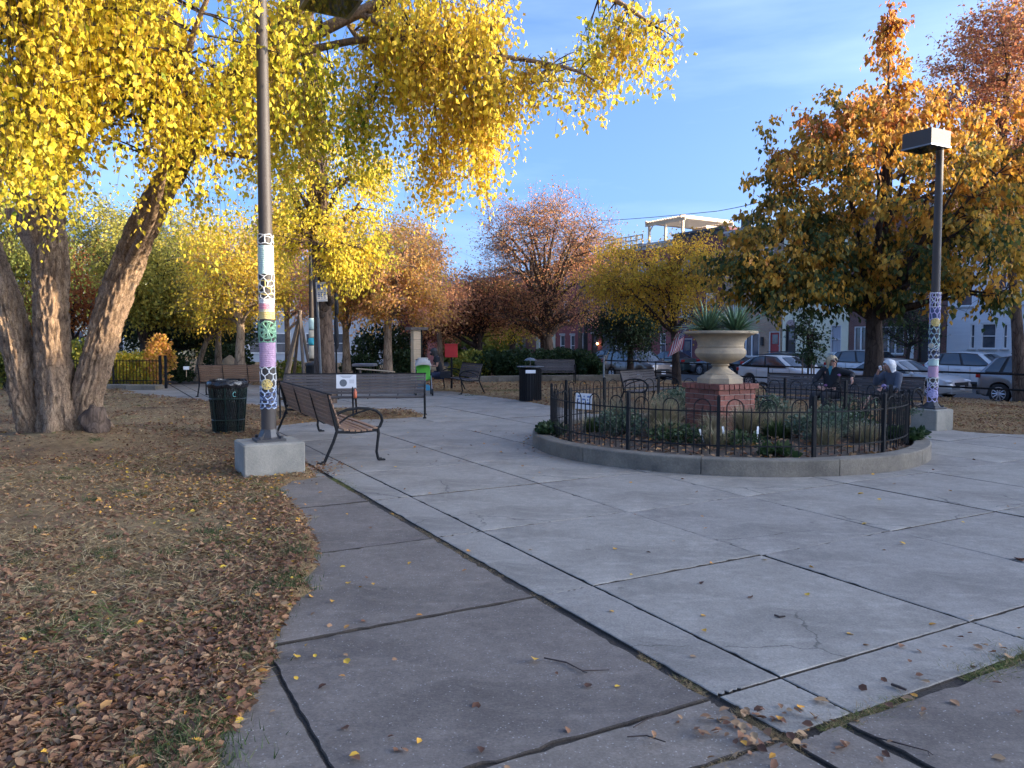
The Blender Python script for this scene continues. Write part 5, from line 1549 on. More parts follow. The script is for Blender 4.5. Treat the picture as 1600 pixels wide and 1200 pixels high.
M['lf_yellow'] = LEAF('yellow_leaf', [(0, (.30, .38, .05)), (.4, (.74, .60, .07)), (.8, (.84, .56, .08)), (1, (.70, .38, .10))], .55)
M['lf_pink'] = LEAF('pinkish_brown_leaf', [(0, (.58, .34, .08)), (.35, (.62, .29, .14)), (.7, (.50, .19, .10)), (1, (.30, .10, .06))], .5)
M['lf_locust'] = LEAF('olive_yellow_leaf', [(0, (.09, .13, .02)), (.45, (.38, .31, .03)), (.85, (.64, .42, .04)), (1, (.6, .32, .04))], .5)
M['lf_dark'] = LEAF('evergreen_leaf', [(0, (.012, .028, .012)), (.6, (.045, .075, .025)), (1, (.13, .14, .045))], .25)
M['lf_olive'] = LEAF('olive_leaf', [(0, (.09, .14, .03)), (.5, (.26, .27, .05)), (1, (.58, .46, .08))], .45)
M['lf_red'] = LEAF('rust_leaf', [(0, (.50, .22, .04)), (.5, (.55, .16, .04)), (1, (.35, .09, .04))], .45)

def EL(px, py, Y, rx, rz, ry, w_=None):
    c = D(px, py, Y)
    return (c, Vector((rx * Y / 1200, ry, rz * Y / 1200)), w_ if w_ is not None else rx * rz * ry)
def crown_pts(els, n, rng, shell=.45):
    ws = np.array([e[2] for e in els], float); ws /= ws.sum()
    k = rng.choice(len(els), n, p=ws)
    u = unit(rng.normal(0, 1, (n, 3))); r = rng.random(n) ** shell
    c = np.array([tuple(e[0]) for e in els])[k]; s = np.array([tuple(e[1]) for e in els])[k]
    return c + u * r[:, None] * s
def bez(a, b, c, n):
    return [a * ((1 - t) ** 2) + b * (2 * t * (1 - t)) + c * (t * t) for t in [i / n for i in range(n + 1)]]
def branch_mesh(segs, name, mat_, parent):
    """many 3- or 5-sided tapered tubes, vectorised: segs = list of (points array, radii, sides)"""
    CO = []; FA = []; off = 0
    for P_, rad, ns in segs:
        k = len(P_)
        T = np.gradient(P_, axis=0); T = unit(T)
        ref = np.array([.31, .17, .1]) if abs(T[0, 2]) > .8 else np.array([0, 0, 1.0])
        A = unit(np.cross(T, ref)); B = np.cross(T, A)
        an = 2 * np.pi * np.arange(ns) / ns
        ring = P_[:, None, :] + (A[:, None, :] * np.cos(an)[None, :, None] + B[:, None, :] * np.sin(an)[None, :, None]) * np.asarray(rad)[:, None, None]
        CO.append(ring.reshape(-1, 3))
        i = np.arange(k - 1)[:, None] * ns; j = np.arange(ns)[None, :]; j2 = (j + 1) % ns
        FA.append((np.stack([i + j, i + j2, i + ns + j2, i + ns + j], -1).reshape(-1, 4)) + off)
        off += k * ns
    return fastmesh(name, np.concatenate(CO), np.concatenate(FA), mat_, parent, smooth=True)
def tree(name, lab, base, trunk, els, nlimb, nsub, nleaf, lsize, leafm, barkm, seed=1, spread=.25, droop=.3, tint=(.5, .3), tmpl=LEAF4F, group=None, limb_r=.45, low=.45, straight=False, trunks=None, shell=.45, subr=.016, tintz=0.0, wid=1.0, upness=.25):
    rng = np.random.default_rng(seed)
    base = Vector(base)
    t_ = thing(name, lab, 'tree', base, group=group)
    tr = [(base + Vector(p), r) for p, r in trunk] if trunk else []
    tubes = []
    def dens(pp, n=5):
        P_ = np.array([tuple(p) for p, r in pp]); rr = np.array([r for p, r in pp])
        t = np.linspace(0, len(pp) - 1, (len(pp) - 1) * n + 1); i = np.minimum(t.astype(int), len(pp) - 2); f = t - i
        # catmull-rom
        Pm = np.vstack([2 * P_[0] - P_[1], P_, 2 * P_[-1] - P_[-2]])
        p0, p1, p2, p3 = Pm[i], Pm[i + 1], Pm[i + 2], Pm[i + 3]; f_ = f[:, None]
        Q = .5 * ((2 * p1) + (-p0 + p2) * f_ + (2 * p0 - 5 * p1 + 4 * p2 - p3) * f_ ** 2 + (-p0 + 3 * p1 - 3 * p2 + p3) * f_ ** 3)
        return Q, rr[i] * (1 - f) + rr[i + 1] * f
    trs = [tr] if trunks is None else [[(base + Vector(p), r) for p, r in q] for q in trunks]
    TP = []; TR = []
    for q in trs:
        Q, rr = dens(q); tubes.append((Q, rr, 10)); TP.append(Q); TR.append(rr)
    branch_mesh(tubes, 'trunk', barkm, t_)
    limbs = []; LP = []; LR = []
    tg = crown_pts(els, nlimb, rng, .35)
    for k in range(nlimb):
        w_ = k % len(TP); Q, rr = TP[w_], TR[w_]
        tgt = tg[k]
        if len(TP) > 1:
            w_ = int(np.argmin([np.linalg.norm(q_[-1] - tgt) for q_ in TP])); Q, rr = TP[w_], TR[w_]
        i0 = int(len(Q) * (low + (1 - low) * rng.random() ** .8)); i0 = min(i0, len(Q) - 1)
        s = Q[i0]
        if s[2] > tgt[2] - .2: i0 = int(len(Q) * low); s = Q[i0]
        mid = (s + tgt) / 2 + np.array([0, 0, np.linalg.norm(tgt - s) * (upness * .6)]) + rng.normal(0, .06, 3) * np.linalg.norm(tgt - s)
        n = 9; tt = np.linspace(0, 1, n)[:, None]
        P_ = (1 - tt) ** 2 * s + 2 * tt * (1 - tt) * mid + tt ** 2 * tgt
        P_[1:-1] += rng.normal(0, .03 * np.linalg.norm(tgt - s) / 3, (n - 2, 3))
        r0 = max(.02, rr[i0] * limb_r); rad = r0 * (1 - np.linspace(0, 1, n)) ** .9 + .010
        limbs.append((P_, rad, 6)); LP.append(P_); LR.append(rad)
    # leader
    LPs = np.concatenate([p[2:] for p in LP] + [q[int(len(q) * low):] for q in TP])
    LRs = np.concatenate([r[2:] for r in LR] + [r[int(len(r) * low):] for r in TR])
    subs = []; tgs = crown_pts(els, nsub, rng, shell); leafP = []; leafD = []; subP = []
    for k in range(nsub):
        tgt = tgs[k]
        d2 = ((LPs - tgt) ** 2).sum(1) + np.where(LPs[:, 2] > tgt[2] + .3, 4.0, 0)
        i = int(np.argmin(d2)); s = LPs[i]; L = math.sqrt(((tgt - s) ** 2).sum())
        mid = (s + tgt) / 2 + np.array([0, 0, L * upness * .5]) + rng.normal(0, .08 * L, 3)
        n = 6; tt = np.linspace(0, 1, n)[:, None]
        P_ = (1 - tt) ** 2 * s + 2 * tt * (1 - tt) * mid + tt ** 2 * tgt
        r0 = min(LRs[i] * .6, subr); subs.append((P_, r0 * (1 - np.linspace(0, 1, n) * .8), 3)); subP.append(P_)
    # fine twigs off each sub-branch
    SP = np.stack(subP)                                    # nsub,6,3
    ntw = nsub * 3
    ki = rng.integers(0, nsub, ntw); fi = .35 + .6 * rng.random(ntw)
    ix = fi * 5; i0 = np.minimum(ix.astype(int), 4); fr = (ix - i0)[:, None]
    st = SP[ki, i0] * (1 - fr) + SP[ki, i0 + 1] * fr
    dr = unit(SP[ki, 5] - SP[ki, 0] + rng.normal(0, .7, (ntw, 3)) * np.linalg.norm(SP[ki, 5] - SP[ki, 0], axis=1)[:, None] + [0, 0, .0])
    dr[:, 2] += upness * .6 - droop * .5
    ln = spread * (1.4 + 1.6 * rng.random(ntw))
    en = st + dr * ln[:, None]
    for k in range(ntw):
        m_ = (st[k] + en[k]) / 2 + rng.normal(0, .03, 3)
        subs.append((np.stack([st[k], m_, en[k]]), [subr * .35, subr * .25, subr * .1], 3))
    branch_mesh(limbs + subs, 'limbs', barkm, t_)
    # leaves
    kk = rng.integers(0, ntw, nleaf); f = rng.random(nleaf)[:, None]
    P_ = st[kk] * (1 - f) + en[kk] * f + rng.normal(0, spread * .35, (nleaf, 3))
    ax = unit(dr[kk] + rng.normal(0, .8, (nleaf, 3))); ax[:, 2] -= droop * 1.6
    nor = rng.normal(0, 1, (nleaf, 3)) + [0, 0, .8]
    ctint = rng.normal(0, tint[1] * .7, nsub)[ki[kk]]
    ti = tint[0] + ctint + rng.normal(0, tint[1] * .6, nleaf)
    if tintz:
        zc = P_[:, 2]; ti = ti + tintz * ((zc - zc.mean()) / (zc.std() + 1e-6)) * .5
    ti = np.clip(ti, 0, 1)
    co, fa, tt = leaves(P_, ax, nor, lsize * (.65 + .6 * rng.random(nleaf)), ti, tmpl, wid)
    fastmesh('crown', co, fa, leafm, t_, tt)
    return t_, SP, (st, en, ki)

# ---- the big multi-stemmed tree at the left
TB = G(98, 688, 0.0); TB = Vector((TB.x, TB.y + .25, .08))
T1 = thing('multi_stem_tree', 'big three-stemmed tree with peeling tan bark and drooping yellow leaves at the left', 'tree', TB)
def rough_trunk(pp, nseg, nring, seed, flare=None, name='trunk'):
    """trunk through points with fluted, flaking surface"""
    P_ = [Vector(p[0]) for p in pp]; rr = [p[1] * .86 for p in pp]
    n = len(pp) - 1; vs = []; cs = []
    for i in range(nring + 1):
        t = i / nring * n; k = min(int(t), n - 1); f = t - k
        p0 = P_[max(k - 1, 0)]; p1 = P_[k]; p2 = P_[k + 1]; p3 = P_[min(k + 2, n)]
        c = .5 * ((2 * p1) + (p2 - p0) * f + (2 * p0 - 5 * p1 + 4 * p2 - p3) * f * f + (3 * p1 - p0 - 3 * p2 + p3) * f ** 3)
        cs.append((c, rr[k] * (1 - f) + rr[k + 1] * f))
    for i, (c, r) in enumerate(cs):
        tg = (cs[min(i + 1, nring)][0] - cs[max(i - 1, 0)][0]).normalized()
        a = tg.cross(Vector((0, 1, 0))).normalized(); b_ = tg.cross(a)
        for k in range(nseg):
            th = 2 * math.pi * k / nseg
            d = a * math.cos(th) + b_ * math.sin(th)
            q = c + d * r
            v = Vector((math.cos(th) * 2.2 + seed, math.sin(th) * 2.2, q.z * .9))
            fl = noise.noise(v) * .045 * r / .3
            fur = noise.fractal(Vector((math.cos(th) * 7 + seed, math.sin(th) * 7, q.z * 2.2)), .6, 2.2, 6) * .030
            flk = noise.noise(Vector((math.cos(th) * 14, math.sin(th) * 14 + seed, q.z * 7.0)))
            flk = .018 if flk > .12 else (-.014 if flk < -.2 else 0)
            rt2 = 0
            if flare and q.z < .9:
                w_ = max(0, (.75 - q.z) / .75) ** 2.2
                rt2 = flare * w_ * (1 + .7 * math.sin(th * 4 + seed) + .5 * math.sin(th * 7 + 2 * seed))
            vs.append(c + d * (r + fl + fur + flk + rt2))
    fs = [(i * nseg + k, i * nseg + (k + 1) % nseg, (i + 1) * nseg + (k + 1) % nseg, (i + 1) * nseg + k) for i in range(nring) for k in range(nseg)]
    mb = MB(); mb.add(vs, fs)
    return mb.build(name, M['bark_birch'], T1, smooth=True, world=True)
def W1(px, py, Y): return D(px, py, Y)
st1 = [(Vector((TB.x - .28, TB.y + .10, -.15)), .30), (W1(46, 640, 12.2), .25), (W1(30, 560, 12.2), .235), (W1(8, 470, 12.3), .26), (W1(-25, 380, 12.4), .24), (W1(-70, 270, 12.6), .22), (W1(-120, 120, 12.8), .18), (W1(-150, -60, 13), .12)]
st2 = [(Vector((TB.x + .0, TB.y - .05, -.15)), .40), (W1(92, 640, 12.15), .32), (W1(84, 560, 12.2), .275), (W1(80, 480, 12.2), .275), (W1(78, 400, 12.2), .27), (W1(76, 300, 12.25), .24), (W1(88, 180, 12.3), .21), (W1(70, 40, 12.4), .17), (W1(60, -120, 12.5), .10)]
st3 = [(Vector((TB.x + .30, TB.y + .10, -.15)), .33), (W1(134, 630, 12.3), .265), (W1(152, 560, 12.3), .265), (W1(172, 490, 12.2), .255), (W1(196, 420, 12.1), .25), (W1(226, 350, 11.9), .235), (W1(268, 270, 11.6), .21), (W1(330, 170, 11.2), .17), (W1(420, 60, 10.8), .13), (W1(520, -60, 10.5), .09)]
rough_trunk(st2, 84, 230, 1.3, .15)
rough_trunk(st1, 72, 200, 4.1, .10)
rough_trunk(st3, 80, 220, 7.7, .10)
for k, (az, ln, r0) in enumerate([(-2.5, 1.1, .10), (-1.9, .8, .09), (-1.35, 1.2, .11), (-.8, .9, .09), (-.3, 1.1, .10), (3.4, 1.2, .11), (.5, .9, .09)]):
    d0 = Vector((math.cos(az), math.sin(az), 0)); sd0 = Vector((-d0.y, d0.x, 0)); q = []
    for i in range(9):
        t = i / 8; q.append(TB + d0 * (.28 + ln * t) + sd0 * (.10 * math.sin(t * 4 + k)) + Vector((0, 0, .16 * (1 - t) ** 2 - .05 - .10 * t)))
    o = MB().tube(q, [r0 * (1 - .75 * i / 8) for i in range(9)], 12).build('root', M['bark_birch'], T1, smooth=True, world=True)
    for v in o.data.vertices: v.co += Vector((1, 1, .8)) * .022 * noise.noise(v.co * 9)
# cut stump knob at the foot of the right stem
vs = MB(); kc = D(150, 664, 12.0); vs.ell((0, 0, 0), (.20, .19, .30), 30, 22)
kn = vs.build('burl', M['bark_brown'], T1, smooth=True)
kn.location = kc - T1.location
for v in kn.data.vertices: v.co += v.co.normalized() * (.10 * noise.noise(v.co * 6) + .04 * noise.noise(v.co * 18))
# limbs spreading over the frame
rng = np.random.default_rng(11)
def curve(ptsw, r0, r1, n=14):
    P_ = np.array([tuple(p) for p in ptsw]); m_ = len(P_)
    t = np.linspace(0, m_ - 1, n); i = np.minimum(t.astype(int), m_ - 2); f = (t - i)[:, None]
    Pm = np.vstack([2 * P_[0] - P_[1], P_, 2 * P_[-1] - P_[-2]]); p0, p1, p2, p3 = Pm[i], Pm[i + 1], Pm[i + 2], Pm[i + 3]
    Q = .5 * ((2 * p1) + (-p0 + p2) * f + (2 * p0 - 5 * p1 + 4 * p2 - p3) * f ** 2 + (-p0 + 3 * p1 - 3 * p2 + p3) * f ** 3)
    return (Q, np.linspace(r0, r1, n), 7)
LB = [curve([W1(15, 330, 12.3), W1(40, 360, 12.3), W1(72, 410, 12.2)], .10, .16), curve([W1(72, 405, 12.2), W1(45, 330, 11.9), W1(5, 250, 11.3), W1(-20, 180, 10.5)], .15, .07),
      curve([W1(80, 330, 12.2), W1(100, 200, 11.5), W1(150, 90, 10.6), W1(190, -20, 9.8), W1(240, -90, 9)], .14, .04),
      curve([W1(268, 270, 11.6), W1(300, 232, 11.3), W1(350, 240, 11.0), W1(420, 250, 10.6)], .07, .02),
      curve([W1(330, 170, 11.2), W1(430, 90, 11), W1(560, 20, 10.9), W1(700, -30, 10.7), W1(860, -30, 10.4), W1(960, 0, 10.2), W1(1020, 40, 10.1)], .11, .02, 20),
      curve([W1(420, 60, 10.8), W1(520, 0, 11.2), W1(545, 40, 11.4), W1(600, 110, 11.6), W1(680, 160, 11.7)], .06, .02),
      curve([W1(430, 90, 11), W1(600, 60, 11.2), W1(740, 100, 11.3), W1(830, 130, 11.2)], .06, .015),
      curve([W1(560, 20, 10.9), W1(700, 80, 10.6), W1(800, 90, 10.4), W1(900, 110, 10.3), W1(940, 135, 10.3)], .05, .012),
      curve([W1(520, -60, 10.5), W1(640, -80, 10.2), W1(780, -60, 10), W1(900, -40, 9.8)], .07, .02),
      curve([W1(60, 40, 12.3), W1(160, -40, 11.4), W1(300, -80, 10.6), W1(440, -90, 10)], .1, .03),
      curve([W1(196, 420, 12.1), W1(240, 330, 11.0), W1(270, 180, 9.8), W1(300, 60, 9.0), W1(340, -40, 8.6)], .08, .02),
      curve([W1(70, 100, 12.4), W1(20, 30, 11), W1(-20, -40, 9.8), W1(20, -90, 8.6)], .08, .02)]
branch_mesh(LB, 'limbs', M['bark_birch'], T1)
LBp = np.concatenate([q[0] for q in LB])
# drooping leafy strings hung from side branches
els = [EL(90, -20, 9.0, 190, 130, 2.2, 3.6), EL(300, 20, 9.8, 190, 130, 2.0, 3.2), EL(150, 130, 9.6, 180, 120, 1.8, 3.0), EL(40, 150, 9.2, 90, 110, 1.2, .9), EL(200, 200, 10.6, 150, 50, 1.2, .7),
       EL(460, 80, 11.2, 110, 110, 1.6, 1.3), EL(600, 30, 11.2, 130, 70, 1.6, 1.4), EL(690, 120, 11.4, 90, 80, 1.2, 1.2), EL(760, 150, 11.4, 55, 60, 1.0, .85), EL(850, 55, 10.8, 130, 55, 1.2, 1.15), EL(740, 30, 10.8, 120, 50, 1.2, 1.0),
       EL(975, 50, 10.3, 90, 55, .9, .75), EL(1045, 95, 10.3, 32, 34, .4, .2), EL(900, 120, 10.5, 90, 22, .7, .35), EL(820, 120, 10.8, 70, 30, .7, .4), EL(420, 200, 11.6, 70, 60, 1.2, .7), EL(560, 170, 11.8, 90, 60, 1.2, .6), EL(660, 230, 11.9, 50, 45, .8, .5), EL(100, 330, 11.2, 80, 25, .5, .22), EL(330, 290, 11.5, 60, 35, .8, .22)]
NST = 3900
sp = crown_pts(els, 7600, rng, .5)
_cl = fbm(sp[:, 0] * 1.05 + sp[:, 1] * .5, sp[:, 2] * 1.2 + 5, 17, 3)
sp = sp[_cl > .425][:NST]; NST = len(sp); print('strings', NST)
ns1 = 620
tg = crown_pts(els, 1500, rng, .45); _cl = fbm(tg[:, 0] * 1.05 + tg[:, 1] * .5, tg[:, 2] * 1.2 + 5, 17, 3)
tg = tg[_cl > .425][:ns1]; ns1 = len(tg); subs = []
SPT = []
for k in range(ns1):
    d2 = ((LBp - tg[k]) ** 2).sum(1); i = int(np.argmin(d2)); s = LBp[i]; L = math.sqrt(d2[i])
    mid = (s + tg[k]) / 2 + [0, 0, .12 * L] + rng.normal(0, .07 * L, 3)
    tt = np.linspace(0, 1, 7)[:, None]; P_ = (1 - tt) ** 2 * s + 2 * tt * (1 - tt) * mid + tt ** 2 * tg[k]
    subs.append((P_, np.linspace(.014, .004, 7), 4)); SPT.append(P_)
tag(branch_mesh(subs, 'branches', M['bark_dark'], T1), kind='stuff')
SPT = np.concatenate([p[1:] for p in SPT])
# strings start at the closest side-branch point, pulled towards the wanted place
CO = []; FA = []; TT = []; strg = []; off = 0
for k in range(NST):
    d2 = ((SPT - sp[k]) ** 2).sum(1); i = int(np.argmin(d2)); s = SPT[i] * .45 + sp[k] * .55
    s0 = SPT[i]
    L = rng.uniform(.35, 1.25) * (1.0 if s[2] > 3.2 else .45)
    px_ = 800 + 1200 * s[0] / s[1]
    if px_ > 780: L *= .55
    if 700 < px_ < 800: L *= 1.15
    az = rng.random() * 6.283; out = rng.uniform(.05, .35)
    hd_ = np.array([math.cos(az), math.sin(az), 0])
    n = max(5, int(L / .050)); t = np.linspace(0, 1, n)
    P_ = s[None] + hd_[None] * (out * t ** .7)[:, None] + np.array([0, 0, -1])[None] * (L * t ** 1.25)[:, None]
    P_ += np.cumsum(rng.normal(0, .006, (n, 3)), axis=0)
    q = np.stack([s0, P_[0], P_[n // 2], P_[-1]])
    strg.append((q, [.004, .003, .0022, .0012], 3))
    m_ = n
    ax = rng.normal(0, .55, (m_, 3)) + [0, 0, -1.0]
    nor = rng.normal(0, 1, (m_, 3))
    P2 = P_ + rng.normal(0, .050, (m_, 3))
    grn = fbm(np.array([s[0] * .9 + 9]), np.array([s[2] * 1.1 + s[1] * .6]), 5)[0]
    tint0 = .60 + rng.normal(0, .10) - (1.1 * max(0, grn - .50)) * (1.3 if px_ > 380 else 1.0) + (.12 if px_ > 560 else 0)
    ti = np.clip(tint0 + rng.normal(0, .13, m_), 0, 1)
    co, fa, tt = leaves(P2, ax, nor, .080 * (.45 + .85 * rng.random(m_)), ti, LEAF4F, 1.0)
    CO.append(co); FA.append(fa + off); TT.append(tt); off += len(co)
fastmesh('crown', np.concatenate(CO), np.concatenate(FA), M['lf_birch'], T1, np.concatenate(TT))
tag(branch_mesh(strg, 'hanging_twigs', M['bark_brown'], T1), kind='stuff')
print('birch leaves', off // 4)

# ---- burled trunk behind the long bench
tb = D(508, 600, 19.6); tb.z = 0
def rel(px, py, Y, b): return D(px, py, Y) - b
t_, _, _ = tree('burled_tree', 'tall rough dark trunk with a burl behind the long bench, yellow leaves above', tb,
     [((0, 0, -.1), .30), (rel(507, 560, 19.6, tb), .26), (rel(504, 480, 19.6, tb), .22), (rel(501, 400, 19.6, tb), .22), (rel(498, 300, 19.6, tb), .23), (rel(492, 200, 19.6, tb), .23), (rel(488, 120, 19.6, tb), .19), (rel(480, 0, 19.6, tb), .12)],
     [EL(530, 350, 19, 95, 60, 2.2, 2), EL(440, 330, 19, 60, 80, 2, 1.5), EL(470, 180, 19, 90, 100, 2.5, 1.6), EL(560, 260, 19, 80, 60, 2, 1), EL(540, 410, 18.5, 50, 35, 1.3, 1.0)], 16, 330, 14000, .085, M['lf_birch'], M['bark_brown'], 21, .26, .8, (.60, .18), upness=.1)
for (px, py, r_) in ((504, 478, .17), (514, 470, .13), (500, 488, .15)):
    c = D(px, py, 19.35)
    o = MB().ell(c, (r_, r_, r_ * 1.1), 12, 9).build('burl', M['bark_dark'], t_, smooth=True, world=True)
# stems of ivy bark on the upper trunk
mb = MB()
for k in range(70):
    a = random.uniform(0, 6.28); z0 = random.uniform(4.2, 7.6); zz = [z0 + .35 * q for q in range(5)]
    mb.tube([(tb.x - .02 * z - .02 + (.235 + .02) * math.cos(a + .12 * math.sin(q * 2 + k)), tb.y + .255 * math.sin(a + .12 * math.sin(q * 2 + k)), z) for q, z in enumerate(zz)], .014, 4)
mb.build('ivy_stems', M['bark_brown'], t_, world=True)

def gbase(px, Y, dz=0):
    x = (px - 800) / 1200 * Y
    z = float(base_h(np.array([x]), np.array([Y]))[0])
    return Vector((x, Y, z + dz))
def tr_simple(px0, Y, ptsl, r0, r1):
    b = gbase(px0, Y); n = len(ptsl)
    return b, [((0, 0, -.15), r0 * 1.25)] + [(rel(p[0], p[1], Y, b), r0 + (r1 - r0) * (i + 1) / n) for i, p in enumerate(ptsl)]
# orange-green tree behind the people
b, t = tr_simple(1366, 20.0, [(1366, 560), (1366, 500), (1372, 420), (1380, 340), (1386, 240), (1388, 130), (1387, 20)], .26, .03)
t[-1] = (t[-1][0], .008); t[-2] = (t[-2][0], .030); t[-3] = (t[-3][0], .08)
tree('cherry_tree', 'large tree with orange and dark green drooping leaves behind the seated people', b, t,
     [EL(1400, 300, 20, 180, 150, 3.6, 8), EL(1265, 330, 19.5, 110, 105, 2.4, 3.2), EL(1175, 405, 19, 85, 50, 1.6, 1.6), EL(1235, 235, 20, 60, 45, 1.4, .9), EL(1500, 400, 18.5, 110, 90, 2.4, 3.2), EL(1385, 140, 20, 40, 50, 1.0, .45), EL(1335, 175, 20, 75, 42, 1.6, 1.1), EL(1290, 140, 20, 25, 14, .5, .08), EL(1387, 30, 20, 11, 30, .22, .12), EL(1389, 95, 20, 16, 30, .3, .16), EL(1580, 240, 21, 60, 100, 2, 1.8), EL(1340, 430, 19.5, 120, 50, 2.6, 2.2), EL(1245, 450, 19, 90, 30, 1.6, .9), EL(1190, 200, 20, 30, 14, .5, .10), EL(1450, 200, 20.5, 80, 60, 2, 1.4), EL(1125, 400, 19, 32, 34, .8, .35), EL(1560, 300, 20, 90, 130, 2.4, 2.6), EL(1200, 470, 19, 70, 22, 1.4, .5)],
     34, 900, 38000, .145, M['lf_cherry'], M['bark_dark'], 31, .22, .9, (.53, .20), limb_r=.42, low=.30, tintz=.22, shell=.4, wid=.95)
b, t = tr_simple(1600, 26.0, [(1590, 520), (1580, 400), (1570, 260), (1560, 160)], .22, .06)
tree('maple_tree', 'tall rust and pink leaved tree at the right edge behind the orange tree', b, t,
     [EL(1560, 130, 26, 95, 110, 3.5, 5), EL(1620, 260, 26, 90, 130, 3.5, 4), EL(1530, 80, 26, 60, 60, 2, 1.2), EL(1640, 60, 26, 70, 90, 2.5, 2.5), EL(1560, 330, 25, 60, 70, 2.5, 1.8)], 24, 900, 26000, .11, M['lf_pink'], M['bark_brown'], 33, .3, .4, (.42, .3), limb_r=.5, low=.4, upness=.5)
# vase-shaped pinkish tree in the middle
b, t = tr_simple(855, 35.0, [(855, 545), (852, 520), (850, 490), (850, 460)], .36, .16)
tree('vase_shaped_tree', 'broad vase-shaped tree with sparse pinkish orange leaves and many bare twigs, centre', b, t,
     [EL(850, 420, 35, 122, 88, 4, 6), EL(865, 345, 35, 55, 50, 2.2, 1.6), EL(800, 370, 35, 50, 50, 2.5, 1.5), EL(925, 390, 35, 50, 50, 2.5, 1.5), EL(840, 490, 35, 110, 35, 3, 2.4)], 44, 1300, 21000, .085, M['lf_pink'], M['bark_brown'], 41, .34, .2, (.35, .22), limb_r=.45, low=.35, upness=.42, subr=.02)
b, t = tr_simple(745, 37.0, [(747, 545), (745, 520), (742, 490)], .26, .14)
tree('vase_shaped_tree', 'rusty brown spreading tree left of the central vase-shaped tree', b, t,
     [EL(740, 470, 37, 75, 52, 3.5, 5), EL(700, 500, 37, 50, 30, 2.5, 1.6), EL(790, 480, 37, 45, 45, 2.5, 1.6)], 22, 620, 13000, .10, M['lf_pink'], M['bark_dark'], 42, .34, .3, (.36, .2), limb_r=.5, low=.35, upness=.35, subr=.02)
b, t = tr_simple(800, 42.0, [(800, 550), (805, 520), (810, 500)], .2, .1)
tree('small_tree', 'small yellow-olive tree between the two vase-shaped trees', b, t, [EL(805, 500, 42, 50, 30, 3, 2)], 10, 200, 4500, .11, M['lf_locust'], M['bark_dark'], 43, .4, .3, (.6, .2))
b, t = tr_simple(660, 40.0, [(662, 545), (665, 520), (670, 490)], .2, .1)
tree('small_tree', 'dark bare-looking tree behind the kiosk pillar', b, t, [EL(670, 500, 40, 55, 45, 3, 2)], 14, 400, 5000, .10, M['lf_pink'], M['bark_dark'], 44, .4, .3, (.9, .2))
# yellow locust leaning by the cars
b, t = tr_simple(1058, 30.0, [(1056, 560), (1053, 520), (1050, 480), (1046, 450), (1035, 420)], .17, .07)
tree('locust_tree', 'yellow-green leaning tree with feathery leaves above the boxy brown car', b, t,
     [EL(1015, 440, 30, 90, 45, 3, 4), EL(940, 440, 30, 50, 40, 2.5, 1.4), EL(1090, 410, 29, 60, 45, 2.5, 2), EL(1080, 480, 29, 60, 30, 2, .9), EL(980, 390, 30, 55, 25, 2, .5)], 18, 520, 19000, .085, M['lf_locust'], M['bark_dark'], 51, .34, .8, (.84, .16), limb_r=.55, low=.4, upness=.2)
b, t = tr_simple(985, 39.0, [(985, 560), (985, 530), (985, 500)], .2, .08)
tree('evergreen_tree', 'dark green dense tree behind the locust, in front of the red brick houses', b, t, [EL(985, 512, 39, 52, 38, 2.5, 3), EL(945, 500, 39, 25, 22, 1.5, .5), EL(1000, 485, 39, 40, 25, 2, 1)], 12, 320, 16000, .11, M['lf_dark'], M['bark_dark'], 52, .35, .4, (.4, .3))
# staked young tree
b, t = tr_simple(1263, 26.5, [(1263, 560), (1264, 520), (1266, 490)], .035, .012)
tree('young_tree', 'young staked tree with glossy green leaves in front of the cream house', b, t, [EL(1266, 520, 26.5, 26, 38, .6, 2), EL(1258, 560, 26.5, 26, 14, .5, .5)], 10, 90, 900, .12, M['shrub_dark'], M['bark_dark'], 53, .16, .3, (.6, .3), limb_r=.6)
for px in (1254, 1268, 1272):
    p_ = gbase(px, 26.3); t_ = thing('tree_stake', {1254: 'leftmost thin stake beside the young tree', 1268: 'middle thin stake beside the young tree', 1272: 'rightmost thin stake beside the young tree'}[px], 'stake', p_)
    MB().cyl((0, 0, -.1), .028, 1.45, 6).build('pole', M['wood_old'], t_)
b, t = tr_simple(1420, 40.5, [(1418, 560), (1425, 520), (1415, 490)], .12, .06)
tree('small_tree', 'thin dark tree against the brick house with white windows', b, t, [EL(1415, 505, 40.5, 55, 38, 2, 2), EL(1400, 470, 40.5, 40, 25, 2, .8)], 16, 300, 2600, .12, M['lf_dark'], M['bark_dark'], 54, .4, .3, (.6, .3), upness=.1)
